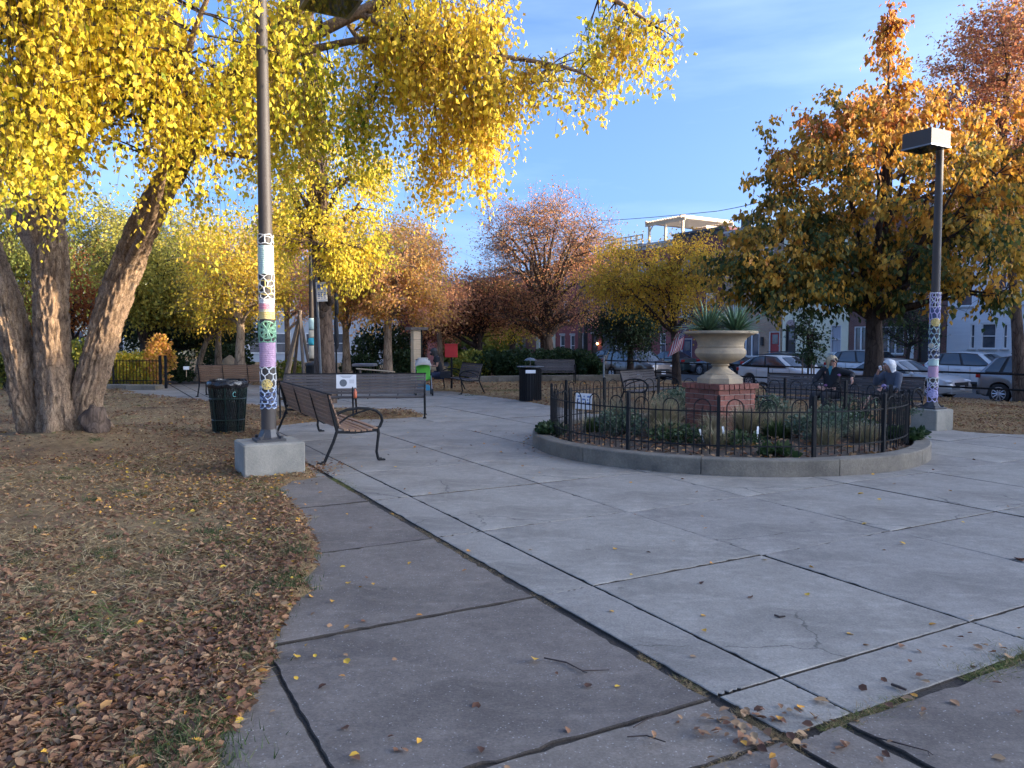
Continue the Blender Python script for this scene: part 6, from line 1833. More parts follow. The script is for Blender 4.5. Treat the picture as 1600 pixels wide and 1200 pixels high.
# sunlit yellow and orange trees behind the bench
G1 = 'sunlit yellow and orange trees behind the left benches'
specs = [('orange tree with pale trunk right of the burled trunk, sunlit', 606, 29, [(606, 545), (607, 505), (610, 480), (615, 440)], .17, [EL(625, 420, 29, 75, 75, 3, 5), EL(665, 480, 29, 45, 30, 2, 1), EL(585, 470, 29, 45, 35, 2, 1)], 'lf_orange', (.55, .2), 15000, 61),
         ('golden tree with a forked pale trunk left of the near lamp post', 374, 27, [(375, 545), (376, 515), (372, 480), (362, 440)], .17, [EL(375, 410, 27, 75, 70, 3, 5), EL(330, 470, 27, 45, 35, 2, 1), EL(415, 460, 27, 40, 35, 2, .8)], 'lf_yellow', (.55, .2), 13000, 62),
         ('orange tree with a slim trunk directly right of the dark post', 542, 30, [(541, 545), (540, 515), (538, 480)], .16, [EL(545, 440, 30, 55, 60, 2.5, 4), EL(575, 400, 30, 40, 40, 2, 1)], 'lf_orange', (.35, .22), 12000, 63),
         ('yellow tree with a slim trunk behind the bench at the far left', 341, 33, [(341, 545), (341, 515), (335, 480)], .15, [EL(300, 430, 33, 60, 65, 3, 4), EL(315, 490, 33, 45, 25, 2, 1)], 'lf_yellow', (.6, .2), 13000, 64),
         ('slanting dark-stemmed tree with bright yellow sprays by the path', 307, 31, [(312, 565), (322, 535), (332, 510)], .13, [EL(340, 480, 31, 60, 30, 2, 3)], 'lf_yellow', (.75, .12), 6500, 65),
         ('pink and orange tree far behind the pole pyramid', 450, 38, [(450, 545), (448, 500), (445, 460)], .16, [EL(445, 400, 38, 65, 70, 3, 4), EL(480, 460, 38, 45, 40, 3, 1.5)], 'lf_orange', (.85, .15), 13000, 66),
         ('orange-pink tree between the orange tree and the rusty one', 688, 36, [(688, 550), (686, 520), (684, 490)], .15, [EL(690, 470, 34, 45, 35, 2.5, 2), EL(650, 400, 36, 45, 50, 3, 2)], 'lf_orange', (.9, .12), 7500, 67)]
for lab, px, Y, tp_, r0, els_, lm, ti, nl, sd_ in specs:
    b, t = tr_simple(px, Y, tp_, r0, r0 * .6)
    tree('autumn_tree', lab, b, t, els_, 16, 420, nl, .11, M[lm], M['bark_pale'], sd_, .36, .5, ti, limb_r=.5, low=.55, upness=.35, group=G1)
b, t = tr_simple(20, 24, [(25, 540), (20, 470)], .2, .12)
tree('willow_like_tree', 'olive green drooping tree at the left edge behind the big trunks', b, t, [EL(20, 400, 24, 70, 90, 2.5, 4), EL(-30, 300, 24, 60, 80, 2.5, 2)], 14, 420, 15000, .10, M['lf_olive'], M['bark_brown'], 71, .35, 1.0, (.5, .2))
b, t = tr_simple(110, 31, [(110, 545), (112, 500)], .2, .1)
tree('rust_tree', 'bright rust orange tree seen between the big trunks', b, t, [EL(100, 460, 31, 85, 55, 3, 4), EL(60, 490, 31, 50, 35, 3, 1.5)], 12, 380, 14000, .12, M['lf_red'], M['bark_dark'], 72, .4, .3, (.4, .3))
b, t = tr_simple(225, 29, [(225, 545), (228, 490)], .18, .1)
tree('green_tree', 'mixed green and yellow tree right of the leaning trunk', b, t, [EL(230, 430, 29, 65, 70, 2.8, 4), EL(250, 480, 29, 40, 35, 2, 1.3)], 12, 380, 13000, .12, M['lf_olive'], M['bark_dark'], 73, .36, .5, (.8, .2))
b, t = tr_simple(262, 37, [(262, 545), (262, 500)], .2, .1)
tree('dark_tree', 'dark evergreen mass behind the path at the left', b, t, [EL(262, 500, 37, 75, 45, 3, 4), EL(345, 515, 37, 60, 35, 3, 3), EL(190, 500, 37, 50, 50, 3, 2)], 14, 420, 24000, .14, M['lf_dark'], M['bark_dark'], 74, .4, .3, (.4, .3))
b, t = tr_simple(160, 42, [(160, 540), (160, 460)], .25, .12)
tree('tall_tree', 'tall yellow-green tree far behind the big trunks', b, t, [EL(150, 380, 42, 90, 80, 4, 5), EL(260, 380, 42, 70, 60, 4, 3)], 16, 420, 15000, .16, M['lf_olive'], M['bark_brown'], 75, .5, .4, (.7, .2))
# far wood closing the view on the left: reads as one mass
rng = np.random.default_rng(88); n = 42000
x = rng.uniform(-95, 2, n); top = 5.5 + 3.2 * fbm(x * .16, x * 0 + 2, 3) + 2.0 * fbm(x * .6, x * 0, 8)
z = top * rng.random(n) ** .8; y = 78 + 3 * np.sin(x * .5) + rng.normal(0, 2.2, n) - x * .12
co, fa, tt = leaves(np.stack([x, y, z - .7], 1), rng.normal(0, 1, (n, 3)), rng.normal(0, 1, (n, 3)), rng.uniform(.35, .8, n), np.clip(fbm(x * .35, z * .4, 4) * 1.2 - .1 + rng.normal(0, .12, n), 0, 1), LEAF4F)
tag(fastmesh('distant_trees', co, fa, M['lf_olive'], None, tt), kind='stuff', label='far line of mixed trees closing the view on the left', cat='trees')

# ---- shrubs and hedge
bushes = [('rose_bush', 'yellow and orange leaved bush behind the picket fence, left one', 185, 582, 27, 36, 34, 'lf_yellow', 3600, .10), ('rose_bush', 'yellow-green bush behind the picket fence, middle one', 222, 580, 27, 30, 32, 'lf_yellow', 3200, .10),
          ('rose_bush', 'tall rusty orange bush at the right end of the picket fence', 250, 565, 27, 24, 44, 'lf_orange', 3200, .10), ('garden_shrub', 'green bush just right of the picket fence gate', 282, 572, 29, 26, 22, 'shrub_dark', 2400, .11),
          ('garden_shrub', 'yellow and green bush seen between the big trunks', 130, 565, 27, 34, 36, 'lf_olive', 3000, .12), ('garden_shrub', 'bright green and yellow bush at the far left edge', 8, 570, 25, 34, 32, 'lf_olive', 3000, .12), ('garden_shrub', 'dark bush low at the left edge', 60, 590, 26, 50, 18, 'shrub_dark', 3000, .11),
          ('garden_shrub', 'small green shrub below the pole pyramid', 355, 560, 34, 40, 22, 'shrub_dark', 2600, .13), ('garden_shrub', 'light green shrub left of the yarn-wrapped slim post', 452, 573, 30, 24, 12, 'lf_olive', 1600, .10),
          ('garden_shrub', 'big dark green rounded shrub behind the plank', 600, 540, 36, 50, 36, 'lf_dark', 5200, .14), ('garden_shrub', 'bright green shrub low behind the long bench', 560, 570, 33, 30, 16, 'shrub_dark', 2000, .12), ('garden_shrub', 'dark shrub between the orange tree and the pillar', 632, 570, 30, 24, 24, 'shrub_dark', 2400, .12)]
for nm, lab, px, py, Y, rx, rz, lm, n, ls in bushes:
    b = gbase(px, Y)
    s_ = Y / 1200
    zc = D(px, py, Y).z; rz_ = max(zc + rz * s_ - b.z, .4) / 2
    bush(nm, lab, b, (rx * s_, rx * s_ * .8, rz_ * 1.02), n, ls, M[lm], 10)
hedge = [(735, 568, 31, 30, 20), (770, 570, 31, 34, 22), (805, 571, 31, 34, 25), (842, 570, 31.5, 34, 25), (878, 570, 32, 32, 26), (905, 573, 32, 28, 26), (925, 578, 31, 16, 20)]
for k, (px, py, Y, rx, rz) in enumerate(hedge):
    b = gbase(px, Y); s_ = Y / 1200
    zc = D(px, py, Y).z; rz_ = (zc + rz * s_ - b.z) / 2
    lab = ['left end bush of the dark hedge, below the red sign', 'second hedge bush from the red sign', 'hedge bush directly left of the black litter bin', 'hedge bush directly behind the black litter bin', 'hedge bush behind the small grey bench', 'hedge bush right of the small grey bench', 'right end bush of the dark hedge beside the red car'][k]
    bush('hedge_bush', lab, b, (rx * s_ * 1.15, 1.1, rz_ * 1.02), 6500, .11, M['shrub_dark'] if k else M['lf_olive'], 12, 'bushes of the dark hedge')
# ================================================================== STREET
def strip(name, s0, s1, r0, r1, z, mat_, kind='structure', n=1, h=None):
    mb = MB()
    if h is None:
        mb.add([S(s0, r0, z), S(s1, r0, z), S(s1, r1, z), S(s0, r1, z)], [(0, 1, 2, 3)])
    else:
        vs = [S(s0, r0, z - h), S(s1, r0, z - h), S(s1, r1, z - h), S(s0, r1, z - h), S(s0, r0, z), S(s1, r0, z), S(s1, r1, z), S(s0, r1, z)]
        mb.add(vs, [(3, 2, 1, 0), (4, 5, 6, 7), (0, 1, 5, 4), (1, 2, 6, 5), (2, 3, 7, 6), (3, 0, 4, 7)])
    o = mb.build(name, mat_)
    return tag(o, kind=kind)
RZ = -.60; WZ = -.47
strip('road', 28.3, 38.7, -60, 130, RZ, M['asphalt'])
strip('kerb', 28.08, 28.3, -60, 130, RZ + .12, M['kerb'], h=.3)
strip('kerb', 38.7, 38.9, -60, 130, RZ + .12, M['kerb'], h=.3)
strip('pavement', 38.9, 43.5, -60, 130, WZ - .015, M['kerb'], h=.25)

def paint(name, c, rough=.28, metal=.0):
    return PM(name, c, tuple(x * .93 for x in c), 2, rough, metal, 0, coat=.6)
CP = dict(white=paint('white_car_paint', (.62, .62, .61)), silver=paint('silver_car_paint', (.44, .43, .42), .32, .4), grey=paint('grey_car_paint', (.20, .20, .21), .32, .4), brown=paint('bronze_car_paint', (.13, .10, .085), .3, .4), red=paint('red_car_paint', (.42, .015, .02)), green=paint('dark_green_car_paint', (.05, .07, .065), .3, .3), black=paint('black_car_paint', (.02, .022, .026)))
M['headlight'] = PM('headlight_lens', (.72, .75, .78), (.5, .52, .55), 12, .1)
M['taillight'] = PM('tail_light_lens', (.45, .02, .02), (.3, .01, .01), 10, .2)
M['underbody'] = PM('underbody', (.01, .01, .01), (.015, .015, .015), 5, .9)
M['trim'] = PM('black_trim', (.02, .02, .021), (.03, .03, .03), 8, .6)
def car(lab, s, r, head, col, L=4.5, W=1.78, H=1.46, kind='sedan', name='parked_car', rack=False, sides=(1, -1)):
    """local x: forward.  kinds: sedan, hatch, suv, box"""
    p_ = S(s, r, RZ); hv = -V1 if head < 0 else V1
    t_ = thing(name, lab, 'car', p_, math.atan2(hv.y, hv.x), 'cars parked along the street')
    hl, hw = L / 2, W / 2
    wr = .345 if kind in ('suv',) else .315
    cl = .22 if kind == 'suv' else .17
    xf, xr = hl - .92, -hl + .82
    belt = {'sedan': .93, 'hatch': .95, 'suv': 1.05, 'box': 1.04}[kind]
    if kind == 'sedan': prof = [(-hl, .70), (-hl + .06, .93), (-hl + .25, 1.0), (-hl + .85, 1.0), (.5, .95), (hl - 1.25, .94), (hl - .6, .84), (hl - .15, .70), (hl, .52)]; gh = [(-hl + .55, -hl + 1.45), (hl - 1.40, hl - 2.25)]
    elif kind == 'hatch': prof = [(-hl, .75), (-hl + .05, .98), (-hl + .3, 1.0), (.4, .97), (hl - 1.15, .98), (hl - .5, .86), (hl - .12, .72), (hl, .55)]; gh = [(-hl + .12, -hl + .75), (hl - 1.15, hl - 2.0)]
    elif kind == 'suv': prof = [(-hl, .8), (-hl + .05, 1.04), (-hl + .2, 1.08), (.4, 1.05), (hl - 1.2, 1.10), (hl - .45, 1.0), (hl - .1, .85), (hl, .62)]; gh = [(-hl + .10, -hl + .55), (hl - 1.25, hl - 2.0)]
    else: prof = [(-hl, .8), (-hl + .04, 1.02), (-hl + .1, 1.05), (.3, 1.04), (hl - .95, 1.08), (hl - .35, .98), (hl - .08, .85), (hl, .6)]; gh = [(-hl + .06, -hl + .28), (hl - 1.0, hl - 1.55)]
    px_ = [p[0] for p in prof]; pz = [p[1] for p in prof]
    N = 46; vs = []; fs = []
    xs_ = [-hl + L * i / N for i in range(N + 1)]
    for x in xs_:
        zt = float(np.interp(x, px_, pz))
        e = min(1, (hl - abs(x)) / .55); wd = hw * (.80 + .20 * math.sqrt(max(0, 1 - (1 - e) ** 2)))
        zb = cl + .02 + (.10 * (1 - min(1, (hl - abs(x)) / .3)))
        for wx in (xf, xr):
            d = abs(x - wx); ra = wr + .055
            if d < ra: zb = max(zb, wr + math.sqrt(ra * ra - d * d) * 1.0)
        zb = min(zb, zt - .12)
        row = [(0, zb), (wd * .93, zb), (wd * .985, zb + .03 * (zt - zb) / .5), (wd, zb + .42 * (zt - zb)), (wd * .992, zb + .62 * (zt - zb)), (wd * .965, zt - .05), (wd * .93, zt - .012), (wd * .80, zt + .005), (0, zt + .028)]
        for (y, z) in row: vs.append((x, y, z))
        for (y, z) in row[1:-1]: vs.append((x, -y, z))
    k = 16
    order = list(range(0, 9)) + list(range(15, 8, -1))
    for i in range(N):
        for j in range(16):
            a, b_ = order[j], order[(j + 1) % 16]
            fs.append((i * k + a, i * k + b_, (i + 1) * k + b_, (i + 1) * k + a))
    fs.append(tuple(order)); fs.append(tuple(N * k + q for q in reversed(order)))
    # greenhouse shell: roof, pillars
    (rb, rt_), (fb, ft) = gh
    zr = H; zb_ = belt - .0
    bwid = hw * .955; tw = hw * .76 if kind != 'box' else hw * .82
    zbel = lambda x: float(np.interp(x, px_, pz)) - .01
    mbb = MB().add(vs, fs)
    cols = []      # (t along, bottom x, top x)
    nside = 12
    def side_pt(t, v, sgn, o=0.0):
        xb = rb + (fb - rb) * t; xt = rt_ + (ft - rt_) * t
        x = xb + (xt - xb) * v
        bow = .05 * math.sin(math.pi * min(1, max(0, t)))
        y = (bwid + (tw - bwid) * v ** 1.15 + bow * .4) + o
        z = zbel(xb) + (zr - .075 - zbel(xb) + .075 * math.sin(math.pi * (.12 + .82 * t)) - (.07 * (1 - t) ** 3 if kind in ('hatch', 'suv') else 0)) * v
        # plan rounding at the ends
        y -= .05 * (1 - min(1, min(t, 1 - t) / .12)) ** 2
        return Vector((x, sgn * y, z))
    NT = 16
    for sgn in (1, -1):
        g = [[side_pt(i / NT, v, sgn) for i in range(NT + 1)] for v in (0, .5, 1)]
        vv_ = sum(g, []); ff = [(a * (NT + 1) + i, a * (NT + 1) + i + 1, (a + 1) * (NT + 1) + i + 1, (a + 1) * (NT + 1) + i) for a in range(2) for i in range(NT)]
        mbb.mat(1); e_ = 1 if kind != 'sedan' else 2
        mbb.add(vv_, [q for n_, q in enumerate(ff) if e_ <= n_ % NT < NT - 1]); mbb.mat(0); mbb.add(vv_, [q for n_, q in enumerate(ff) if not e_ <= n_ % NT < NT - 1])
    rv = []; 
    for i in range(NT + 1):
        a = side_pt(i / NT, 1, 1); b_ = side_pt(i / NT, 1, -1)
        for q in range(7):
            f = q / 6; p = a.lerp(b_, f); p.z += .045 * math.sin(math.pi * f) ** .6; rv.append(p)
    mbb.add(rv, [(i * 7 + q, i * 7 + q + 1, (i + 1) * 7 + q + 1, (i + 1) * 7 + q) for i in range(NT) for q in range(6)])
    # windscreen and tailgate surrounds
    def end_pt(t, u, v, o=0.0):
        a = side_pt(t, v, 1); b_ = side_pt(t, v, -1); p = a.lerp(b_, u)
        p.z += .045 * math.sin(math.pi * u) ** .6 * v
        out_ = 1 if t > .5 else -1
        p.x += out_ * (.10 * math.sin(math.pi * u) + o)
        return p
    for t in (0, 1):
        g = [end_pt(t, u / 8, v / 4) for v in range(5) for u in range(9)]
        mbb.add(g, [(a * 9 + i, a * 9 + i + 1, (a + 1) * 9 + i + 1, (a + 1) * 9 + i) for a in range(4) for i in range(8)])
    mbb.build('body', [CP[col], M['trim']], t_, smooth=True, angle=38)
    # glass: each pane on its own
    def pane(name_, pt, us, vs_, o=.022):
        nu, nv = 8, 4
        mb = MB(); mb.add([pt(us[0] + (us[1] - us[0]) * i / nu, vs_[0] + (vs_[1] - vs_[0]) * j / nv, o) for j in range(nv + 1) for i in range(nu + 1)], [(j * (nu + 1) + i, j * (nu + 1) + i + 1, (j + 1) * (nu + 1) + i + 1, (j + 1) * (nu + 1) + i) for j in range(nv) for i in range(nu)])
        return mb.build(name_, M['glass_dark'], t_, smooth=True)
    pane('windscreen', lambda u, v, o: end_pt(1, u, v, o), (.05, .95), (.03, .95), .035)
    pane('rear_window', lambda u, v, o: end_pt(0, u, v, o), (.12, .88), (.18 if kind != 'sedan' else .08, .90))
    cuts = {'sedan': [(.13, .42), (.46, .93)], 'hatch': [(.05, .14), (.20, .52), (.56, .94)], 'suv': [(.05, .20), (.24, .55), (.59, .94)], 'box': [(.06, .22), (.27, .58), (.62, .94)]}[kind]
    for sgn in sides:
        for a, b_ in cuts:
            pane('side_window', lambda u, v, o, sg=sgn: side_pt(u, v, sg, o), (a, b_), (.07, .93))
    # doors: handles and shut lines standing proud as thin trim
    for sgn in sides:
        for xx in (.42, -.55):
            MB().bbox((xx * L / 4.5, sgn * (hw + .005), belt - .16), (.17, .03, .03), .008).build('door_handle', CP[col], t_)
        for xx in (.95, .0, -.95):
            x_ = xx * L / 4.5
            MB().tube([(x_, sgn * (hw * .985), cl + .10), (x_, sgn * (hw + .002), .55), (x_ - .02, sgn * (hw * .985), belt - .04)], .006, 4).build('door_seam', M['trim'], t_)
        MB().bbox((0, sgn * (hw * .985), cl + .05), (xf - xr - 2 * wr - .1, .05, .10), .01).build('side_sill', M['trim'], t_)
        mi = MB().ell((fb - .12, sgn * (hw + .10), belt + .07), (.07, .12, .075), 10, 7).build('wing_mirror', CP[col], t_, smooth=True)
    # wheels
    for wx in (xf, xr):
        for sgn in (1, -1):
            y0 = sgn * (hw - .20); y1 = sgn * (hw - .005)
            wh = thing('wheel', None, None); del_ = wh
            bpy.data.objects.remove(wh)
            wl = MB().tube([(0, -.10, 0), (0, -.09, 0), (0, .09, 0), (0, .10, 0)], [wr - .03, wr, wr, wr - .03], 26).build('tyre', M['rubber'], None, smooth=True, angle=30)
            wl.name = 'wheel'; wl.parent = t_; wl.location = (wx, sgn * (hw - .105), wr)
            mb = MB(); mb.tube([(0, sgn * .085, 0), (0, sgn * .104, 0)], wr * .66, 24)
            mb.build('rim', M['trim'], wl)
            mb = MB()
            for q in range(10):
                a = q * math.pi / 5
                mb.tube([(wr * .10 * math.cos(a), sgn * .112, wr * .10 * math.sin(a)), (wr * .62 * math.cos(a), sgn * .108, wr * .62 * math.sin(a))], .022, 4)
            mb.tube([(0, sgn * .10, 0), (0, sgn * .122, 0)], wr * .16, 10)
            mb.tube([(wr * .66 * math.cos(a), sgn * .106, wr * .66 * math.sin(a)) for a in [q * math.pi / 12 for q in range(25)]], .014, 4)
            mb.build('spokes', M['chrome'], wl)
    MB().box((0, 0, cl + .16), (L - .7, W * .66, .25)).build('underbody', M['underbody'], t_)
    # lights, bumpers, plates, grille
    for sgn in (1, -1):
        MB().ell((hl - .20, sgn * (hw - .27), .66 + (.12 if kind in ('suv', 'box') else 0)), (.17, .20, .075), 12, 8, Matrix.Rotation(-sgn * .5, 3, 'Z')).build('headlight', M['headlight'], t_, smooth=True)
        MB().bbox((-hl + .09, sgn * (hw - .20), .86 + (.10 if kind in ('suv', 'box') else 0)), (.16, .30, .15 if kind != 'box' else .3), .03, Matrix.Rotation(sgn * .25, 3, 'Z')).build('tail_light', M['taillight'], t_)
    MB().bbox((hl - .02, 0, .56), (.05, .9, .16), .01).build('grille', M['trim'], t_)
    MB().bbox((hl - .08, 0, cl + .12), (.20, W * .82, .14), .03).build('front_bumper', M['trim'] if kind in ('suv', 'box') else CP[col], t_)
    MB().bbox((-hl + .08, 0, cl + .14), (.20, W * .84, .16), .03).build('rear_bumper', M['trim'] if kind in ('suv', 'box') else CP[col], t_)
    MB().box((hl + .012, 0, .44), (.012, .32, .15)).build('number_plate', M['paper'], t_)
    MB().box((-hl - .022, 0, .68), (.012, .32, .15)).build('number_plate', M['paper'], t_)
    if rack:
        for sgn in (1, -1): MB().tube([(-L * .28, sgn * tw * .9, H + .05), (L * .10, sgn * tw * .9, H + .06)], .02, 5).build('roof_rail', M['trim'], t_)
    return t_
NL, FL = 29.6, 37.45
car('grey suv with a red tail light at the right edge of the view', NL, 11.75, -1, 'grey', 4.75, 1.9, 1.70, 'suv', rack=True)
car('silver sedan parked directly behind the far lamp post', NL, 17.45, -1, 'silver', 4.85, 1.82, 1.45, 'sedan')
car('silvery white hatchback parked before the cream and tan brick houses', NL, 22.9, -1, 'white', 4.3, 1.78, 1.50, 'hatch', rack=True)
car('boxy bronze brown car parked beyond the left half of the garden bed', NL, 32.9, -1, 'brown', 4.15, 1.80, 1.62, 'box')
car('bright red car mostly hidden behind the dark hedge', NL, 38.0, -1, 'red', 4.3, 1.76, 1.48, 'hatch')
car('white suv on the far side of the street, behind the orange-green tree trunk', FL, 23.5, -1, 'white', 4.7, 1.86, 1.68, 'suv')
car('white suv on the far side of the street, right of the far lamp post', FL, 18.2, -1, 'white', 4.6, 1.86, 1.64, 'suv')
car('dark car with roof rails parked behind the silvery white hatchback', FL, 28.6, -1, 'black', 4.3, 1.78, 1.50, 'hatch', rack=True)
car('dark car on the far side of the street, right of the stone urn', FL, 33.6, 1, 'black', 4.3, 1.78, 1.45, 'sedan')
car('dark green car on the far side of the street, left of the stone urn', FL, 38.6, 1, 'green', 4.4, 1.78, 1.46, 'sedan')
car('dark car half hidden behind the boxy brown car', FL, 43.9, -1, 'black', 4.3, 1.78, 1.5, 'hatch')

# ================================================================== HOUSES
def brickmat(name, a, b_, mo, sc=1.0):
    m, nt, bs = newmat(name)
    t = nt.nodes.new('ShaderNodeTexCoord'); sx = nt.nodes.new('ShaderNodeSeparateXYZ'); cx = nt.nodes.new('ShaderNodeCombineXYZ')
    nt.links.new(t.outputs['Object'], sx.inputs[0]); nt.links.new(sx.outputs['X'], cx.inputs['X']); nt.links.new(sx.outputs['Z'], cx.inputs['Y'])
    br = nt.nodes.new('ShaderNodeTexBrick'); br.inputs['Scale'].default_value = 1.0
    br.inputs['Brick Width'].default_value = .215 * sc; br.inputs['Row Height'].default_value = .072 * sc; br.inputs['Mortar Size'].default_value = .010
    br.inputs['Color1'].default_value = rgba(a); br.inputs['Color2'].default_value = rgba(b_); br.inputs['Mortar'].default_value = rgba(mo)
    br.inputs['Bias'].default_value = -.1
    nt.links.new(cx.outputs[0], br.inputs['Vector'])
    n = noise_tex(nt, .8, 6, .65); r = ramp(nt, [(.3, (.78,) * 3), (.7, (1.2,) * 3)]); nt.links.new(n.outputs['Fac'], r.inputs['Fac'])
    nt.links.new(mixc(nt, 1, br.outputs['Color'], r.outputs['Color'], 'MULTIPLY'), bs.inputs['Base Color'])
    bs.inputs['Roughness'].default_value = .9
    bp = nt.nodes.new('ShaderNodeBump'); bp.inputs['Strength'].default_value = .5; bp.inputs['Distance'].default_value = .01; bp.invert = True
    nt.links.new(br.outputs['Fac'], bp.inputs['Height']); nt.links.new(bp.outputs['Normal'], bs.inputs['Normal'])
    return m
WM = dict(red=brickmat('red_house_brick', (.27, .07, .065), (.21, .055, .055), (.24, .11, .10)), maroon=brickmat('maroon_house_brick', (.15, .045, .05), (.11, .035, .04), (.16, .08, .08)), tan=brickmat('tan_house_brick', (.40, .26, .165), (.30, .19, .12), (.38, .29, .22)),
          brown=brickmat('brown_house_brick', (.17, .075, .06), (.12, .055, .045), (.2, .13, .11)), pink=brickmat('weathered_house_brick', (.33, .14, .12), (.26, .11, .10), (.34, .22, .19)),
          cream=PM('cream_stucco', (.74, .69, .50), (.66, .61, .44), 1.2, .9, 0, .3, 40, fine=.05), white=PM('pale_siding', (.62, .64, .65), (.55, .57, .59), 1.2, .8, 0, .2, 30, (.4, 1, 9)), slate=PM('slate_blue_siding', (.10, .12, .15), (.08, .10, .12), 1.5, .8), pale=PM('pale_render', (.42, .45, .48), (.36, .39, .42), .8, .9, 0, .2, 30, fine=.05))
M['window_glass'] = PM('window_glass', (.05, .06, .075), (.12, .13, .15), 1.4, .08, spec=.9)
M['curtain'] = PM('window_curtain', (.40, .40, .42), (.26, .27, .30), 3.0, .7, 0, 0, None, (9, 1, .4))
M['door_red'] = PM('red_door', (.35, .03, .03), (.28, .02, .02), 3, .5)
M['door_blue'] = PM('navy_door', (.02, .03, .07), (.025, .035, .08), 3, .5)
M['door_dark'] = PM('dark_door', (.03, .025, .025), (.045, .035, .03), 4, .5)
M['cornice'] = PM('cornice_paint', (.45, .44, .42), (.36, .35, .33), 3, .7)
M['cornice_dark'] = PM('dark_cornice_paint', (.05, .05, .055), (.07, .07, .07), 3, .7)
M['roofing'] = PM('roofing', (.12, .115, .11), (.08, .08, .08), 2, .9)
HX = -V1; HR = math.atan2(HX.y, HX.x)
def house(lab, rL, rR, top, wall, ops, corn='cornice', depth=10, lintel=None, trim='white', base=None, name='row_house', s=FS, z0=WZ):
    """facade along -V1; ops: (kind, x0, x1, z0, z1) in metres from the left end and above z=0 of the plaza"""
    org = S(s, rL, z0); Wd = rL - rR; Hh = top - z0
    t_ = thing(name, lab, 'house', org, HR, 'row houses across the street')
    ops = [(k, a, b_, max(c, z0 + .02) - z0, d - z0) for k, a, b_, c, d in ops if a > .05 and b_ < Wd - .05]
    X = sorted({0, Wd, *[o[1] for o in ops], *[o[2] for o in ops]}); Z = sorted({0, Hh, *[o[3] for o in ops], *[o[4] for o in ops]})
    mb = MB()
    for i in range(len(X) - 1):
        for j in range(len(Z) - 1):
            cx, cz = (X[i] + X[i + 1]) / 2, (Z[j] + Z[j + 1]) / 2
            if any(o[1] < cx < o[2] and o[3] < cz < o[4] for o in ops): continue
            mb.add([(X[i], 0, Z[j]), (X[i + 1], 0, Z[j]), (X[i + 1], 0, Z[j + 1]), (X[i], 0, Z[j + 1])], [(0, 1, 2, 3)])
    dp = .16
    for k, a, b_, c, d in ops:
        mb.add([(a, 0, c), (a, dp, c), (a, dp, d), (a, 0, d), (b_, 0, c), (b_, dp, c), (b_, dp, d), (b_, 0, d)], [(0, 1, 2, 3), (7, 6, 5, 4), (0, 4, 5, 1), (3, 2, 6, 7)])
    mb.add([(0, 0, 0), (0, depth, 0), (0, depth, Hh), (0, 0, Hh), (Wd, 0, 0), (Wd, depth, 0), (Wd, depth, Hh), (Wd, 0, Hh)], [(3, 2, 1, 0), (4, 5, 6, 7), (1, 2, 6, 5)])
    mb.build('wall', WM[wall], t_)
    MB().box((Wd / 2, depth / 2 + .05, Hh + .04), (Wd - .02, depth - .1, .08)).build('roof', M['roofing'], t_)
    mb = MB(); mb.box((Wd / 2, -.10, Hh - .08), (Wd - .01, .26, .14)); mb.box((Wd / 2, -.03, Hh - .30), (Wd - .01, .10, .26))
    nb = max(3, int(Wd / .7))
    for q in range(nb): mb.box((Wd * (q + .5) / nb, -.10, Hh - .24), (.09, .16, .18))
    mb.build('cornice', M[corn], t_)
    if base: MB().box((Wd / 2, -.03, .3), (Wd - .01, .06, .6)).build('base_course', M['kerb'], t_)
    fr_cache = {}
    for k, a, b_, c, d in ops:
        w_ = b_ - a; h_ = d - c; f = .06 if w_ < 2 else .09
        key = (k, round(w_, 2), round(h_, 2))
        if key in fr_cache:
            src = fr_cache[key]; o = src.copy(); COL.objects.link(o); o.parent = t_; o.location = (a, 0, c)
            for ch in src.children:
                cc = ch.copy(); COL.objects.link(cc); cc.parent = o
            continue
        mb = MB(); y = .07
        mb.box((f / 2, y, h_ / 2), (f, .08, h_)); mb.box((w_ - f / 2, y, h_ / 2), (f, .08, h_)); mb.box((w_ / 2, y, f / 2), (w_ - 2 * f, .08, f)); mb.box((w_ / 2, y, h_ - f / 2), (w_ - 2 * f, .08, f))
        if k in ('win', 'curt'): mb.box((w_ / 2, y, h_ / 2), (w_ - 2 * f, .06, .05))
        if k == 'bay':
            for q in (.36, .64): mb.box((w_ * q, y, h_ / 2), (.09, .07, h_ - 2 * f))
        fm = M[trim] if k != 'dark' else M['door_dark']
        o = mb.build('window' if k in ('win', 'bay', 'curt') else 'door', fm, t_); o.location = (a, 0, c); fr_cache[key] = o
        pm = {'win': 'window_glass', 'bay': 'window_glass', 'curt': 'curtain', 'red': 'door_red', 'blue': 'door_blue', 'dark': 'door_dark', 'white': 'white'}[k]
        MB().box((w_ / 2, .125, h_ / 2), (w_ - .02, .02, h_ - .02)).build('pane' if k in ('win', 'bay', 'curt') else 'leaf', M[pm], o)
        if k in ('win', 'bay', 'curt'):
            MB().box((w_ / 2, -.03, -.045), (w_ + .16, .14, .07)).build('sill', M['cornice'], o)
        else:
            MB().box((w_ / 2, .105, h_ * .72), (w_ * .5, .02, h_ * .34)).build('door_light', M['window_glass'], o)
            MB().ell((w_ * .82, .09, h_ * .48), (.03, .03, .03), 8, 5).build('handle', M['chrome'], o)
            MB().box((w_ / 2, -.30, -.08 if c > .2 else .02), (w_ + .4, .58, .14)).build('step', M['kerb'], o)
        if lintel: MB().box((w_ / 2, -.015, h_ + .09), (w_ + .14, .05, .16)).build('lintel', M['cornice'], o)
    return t_
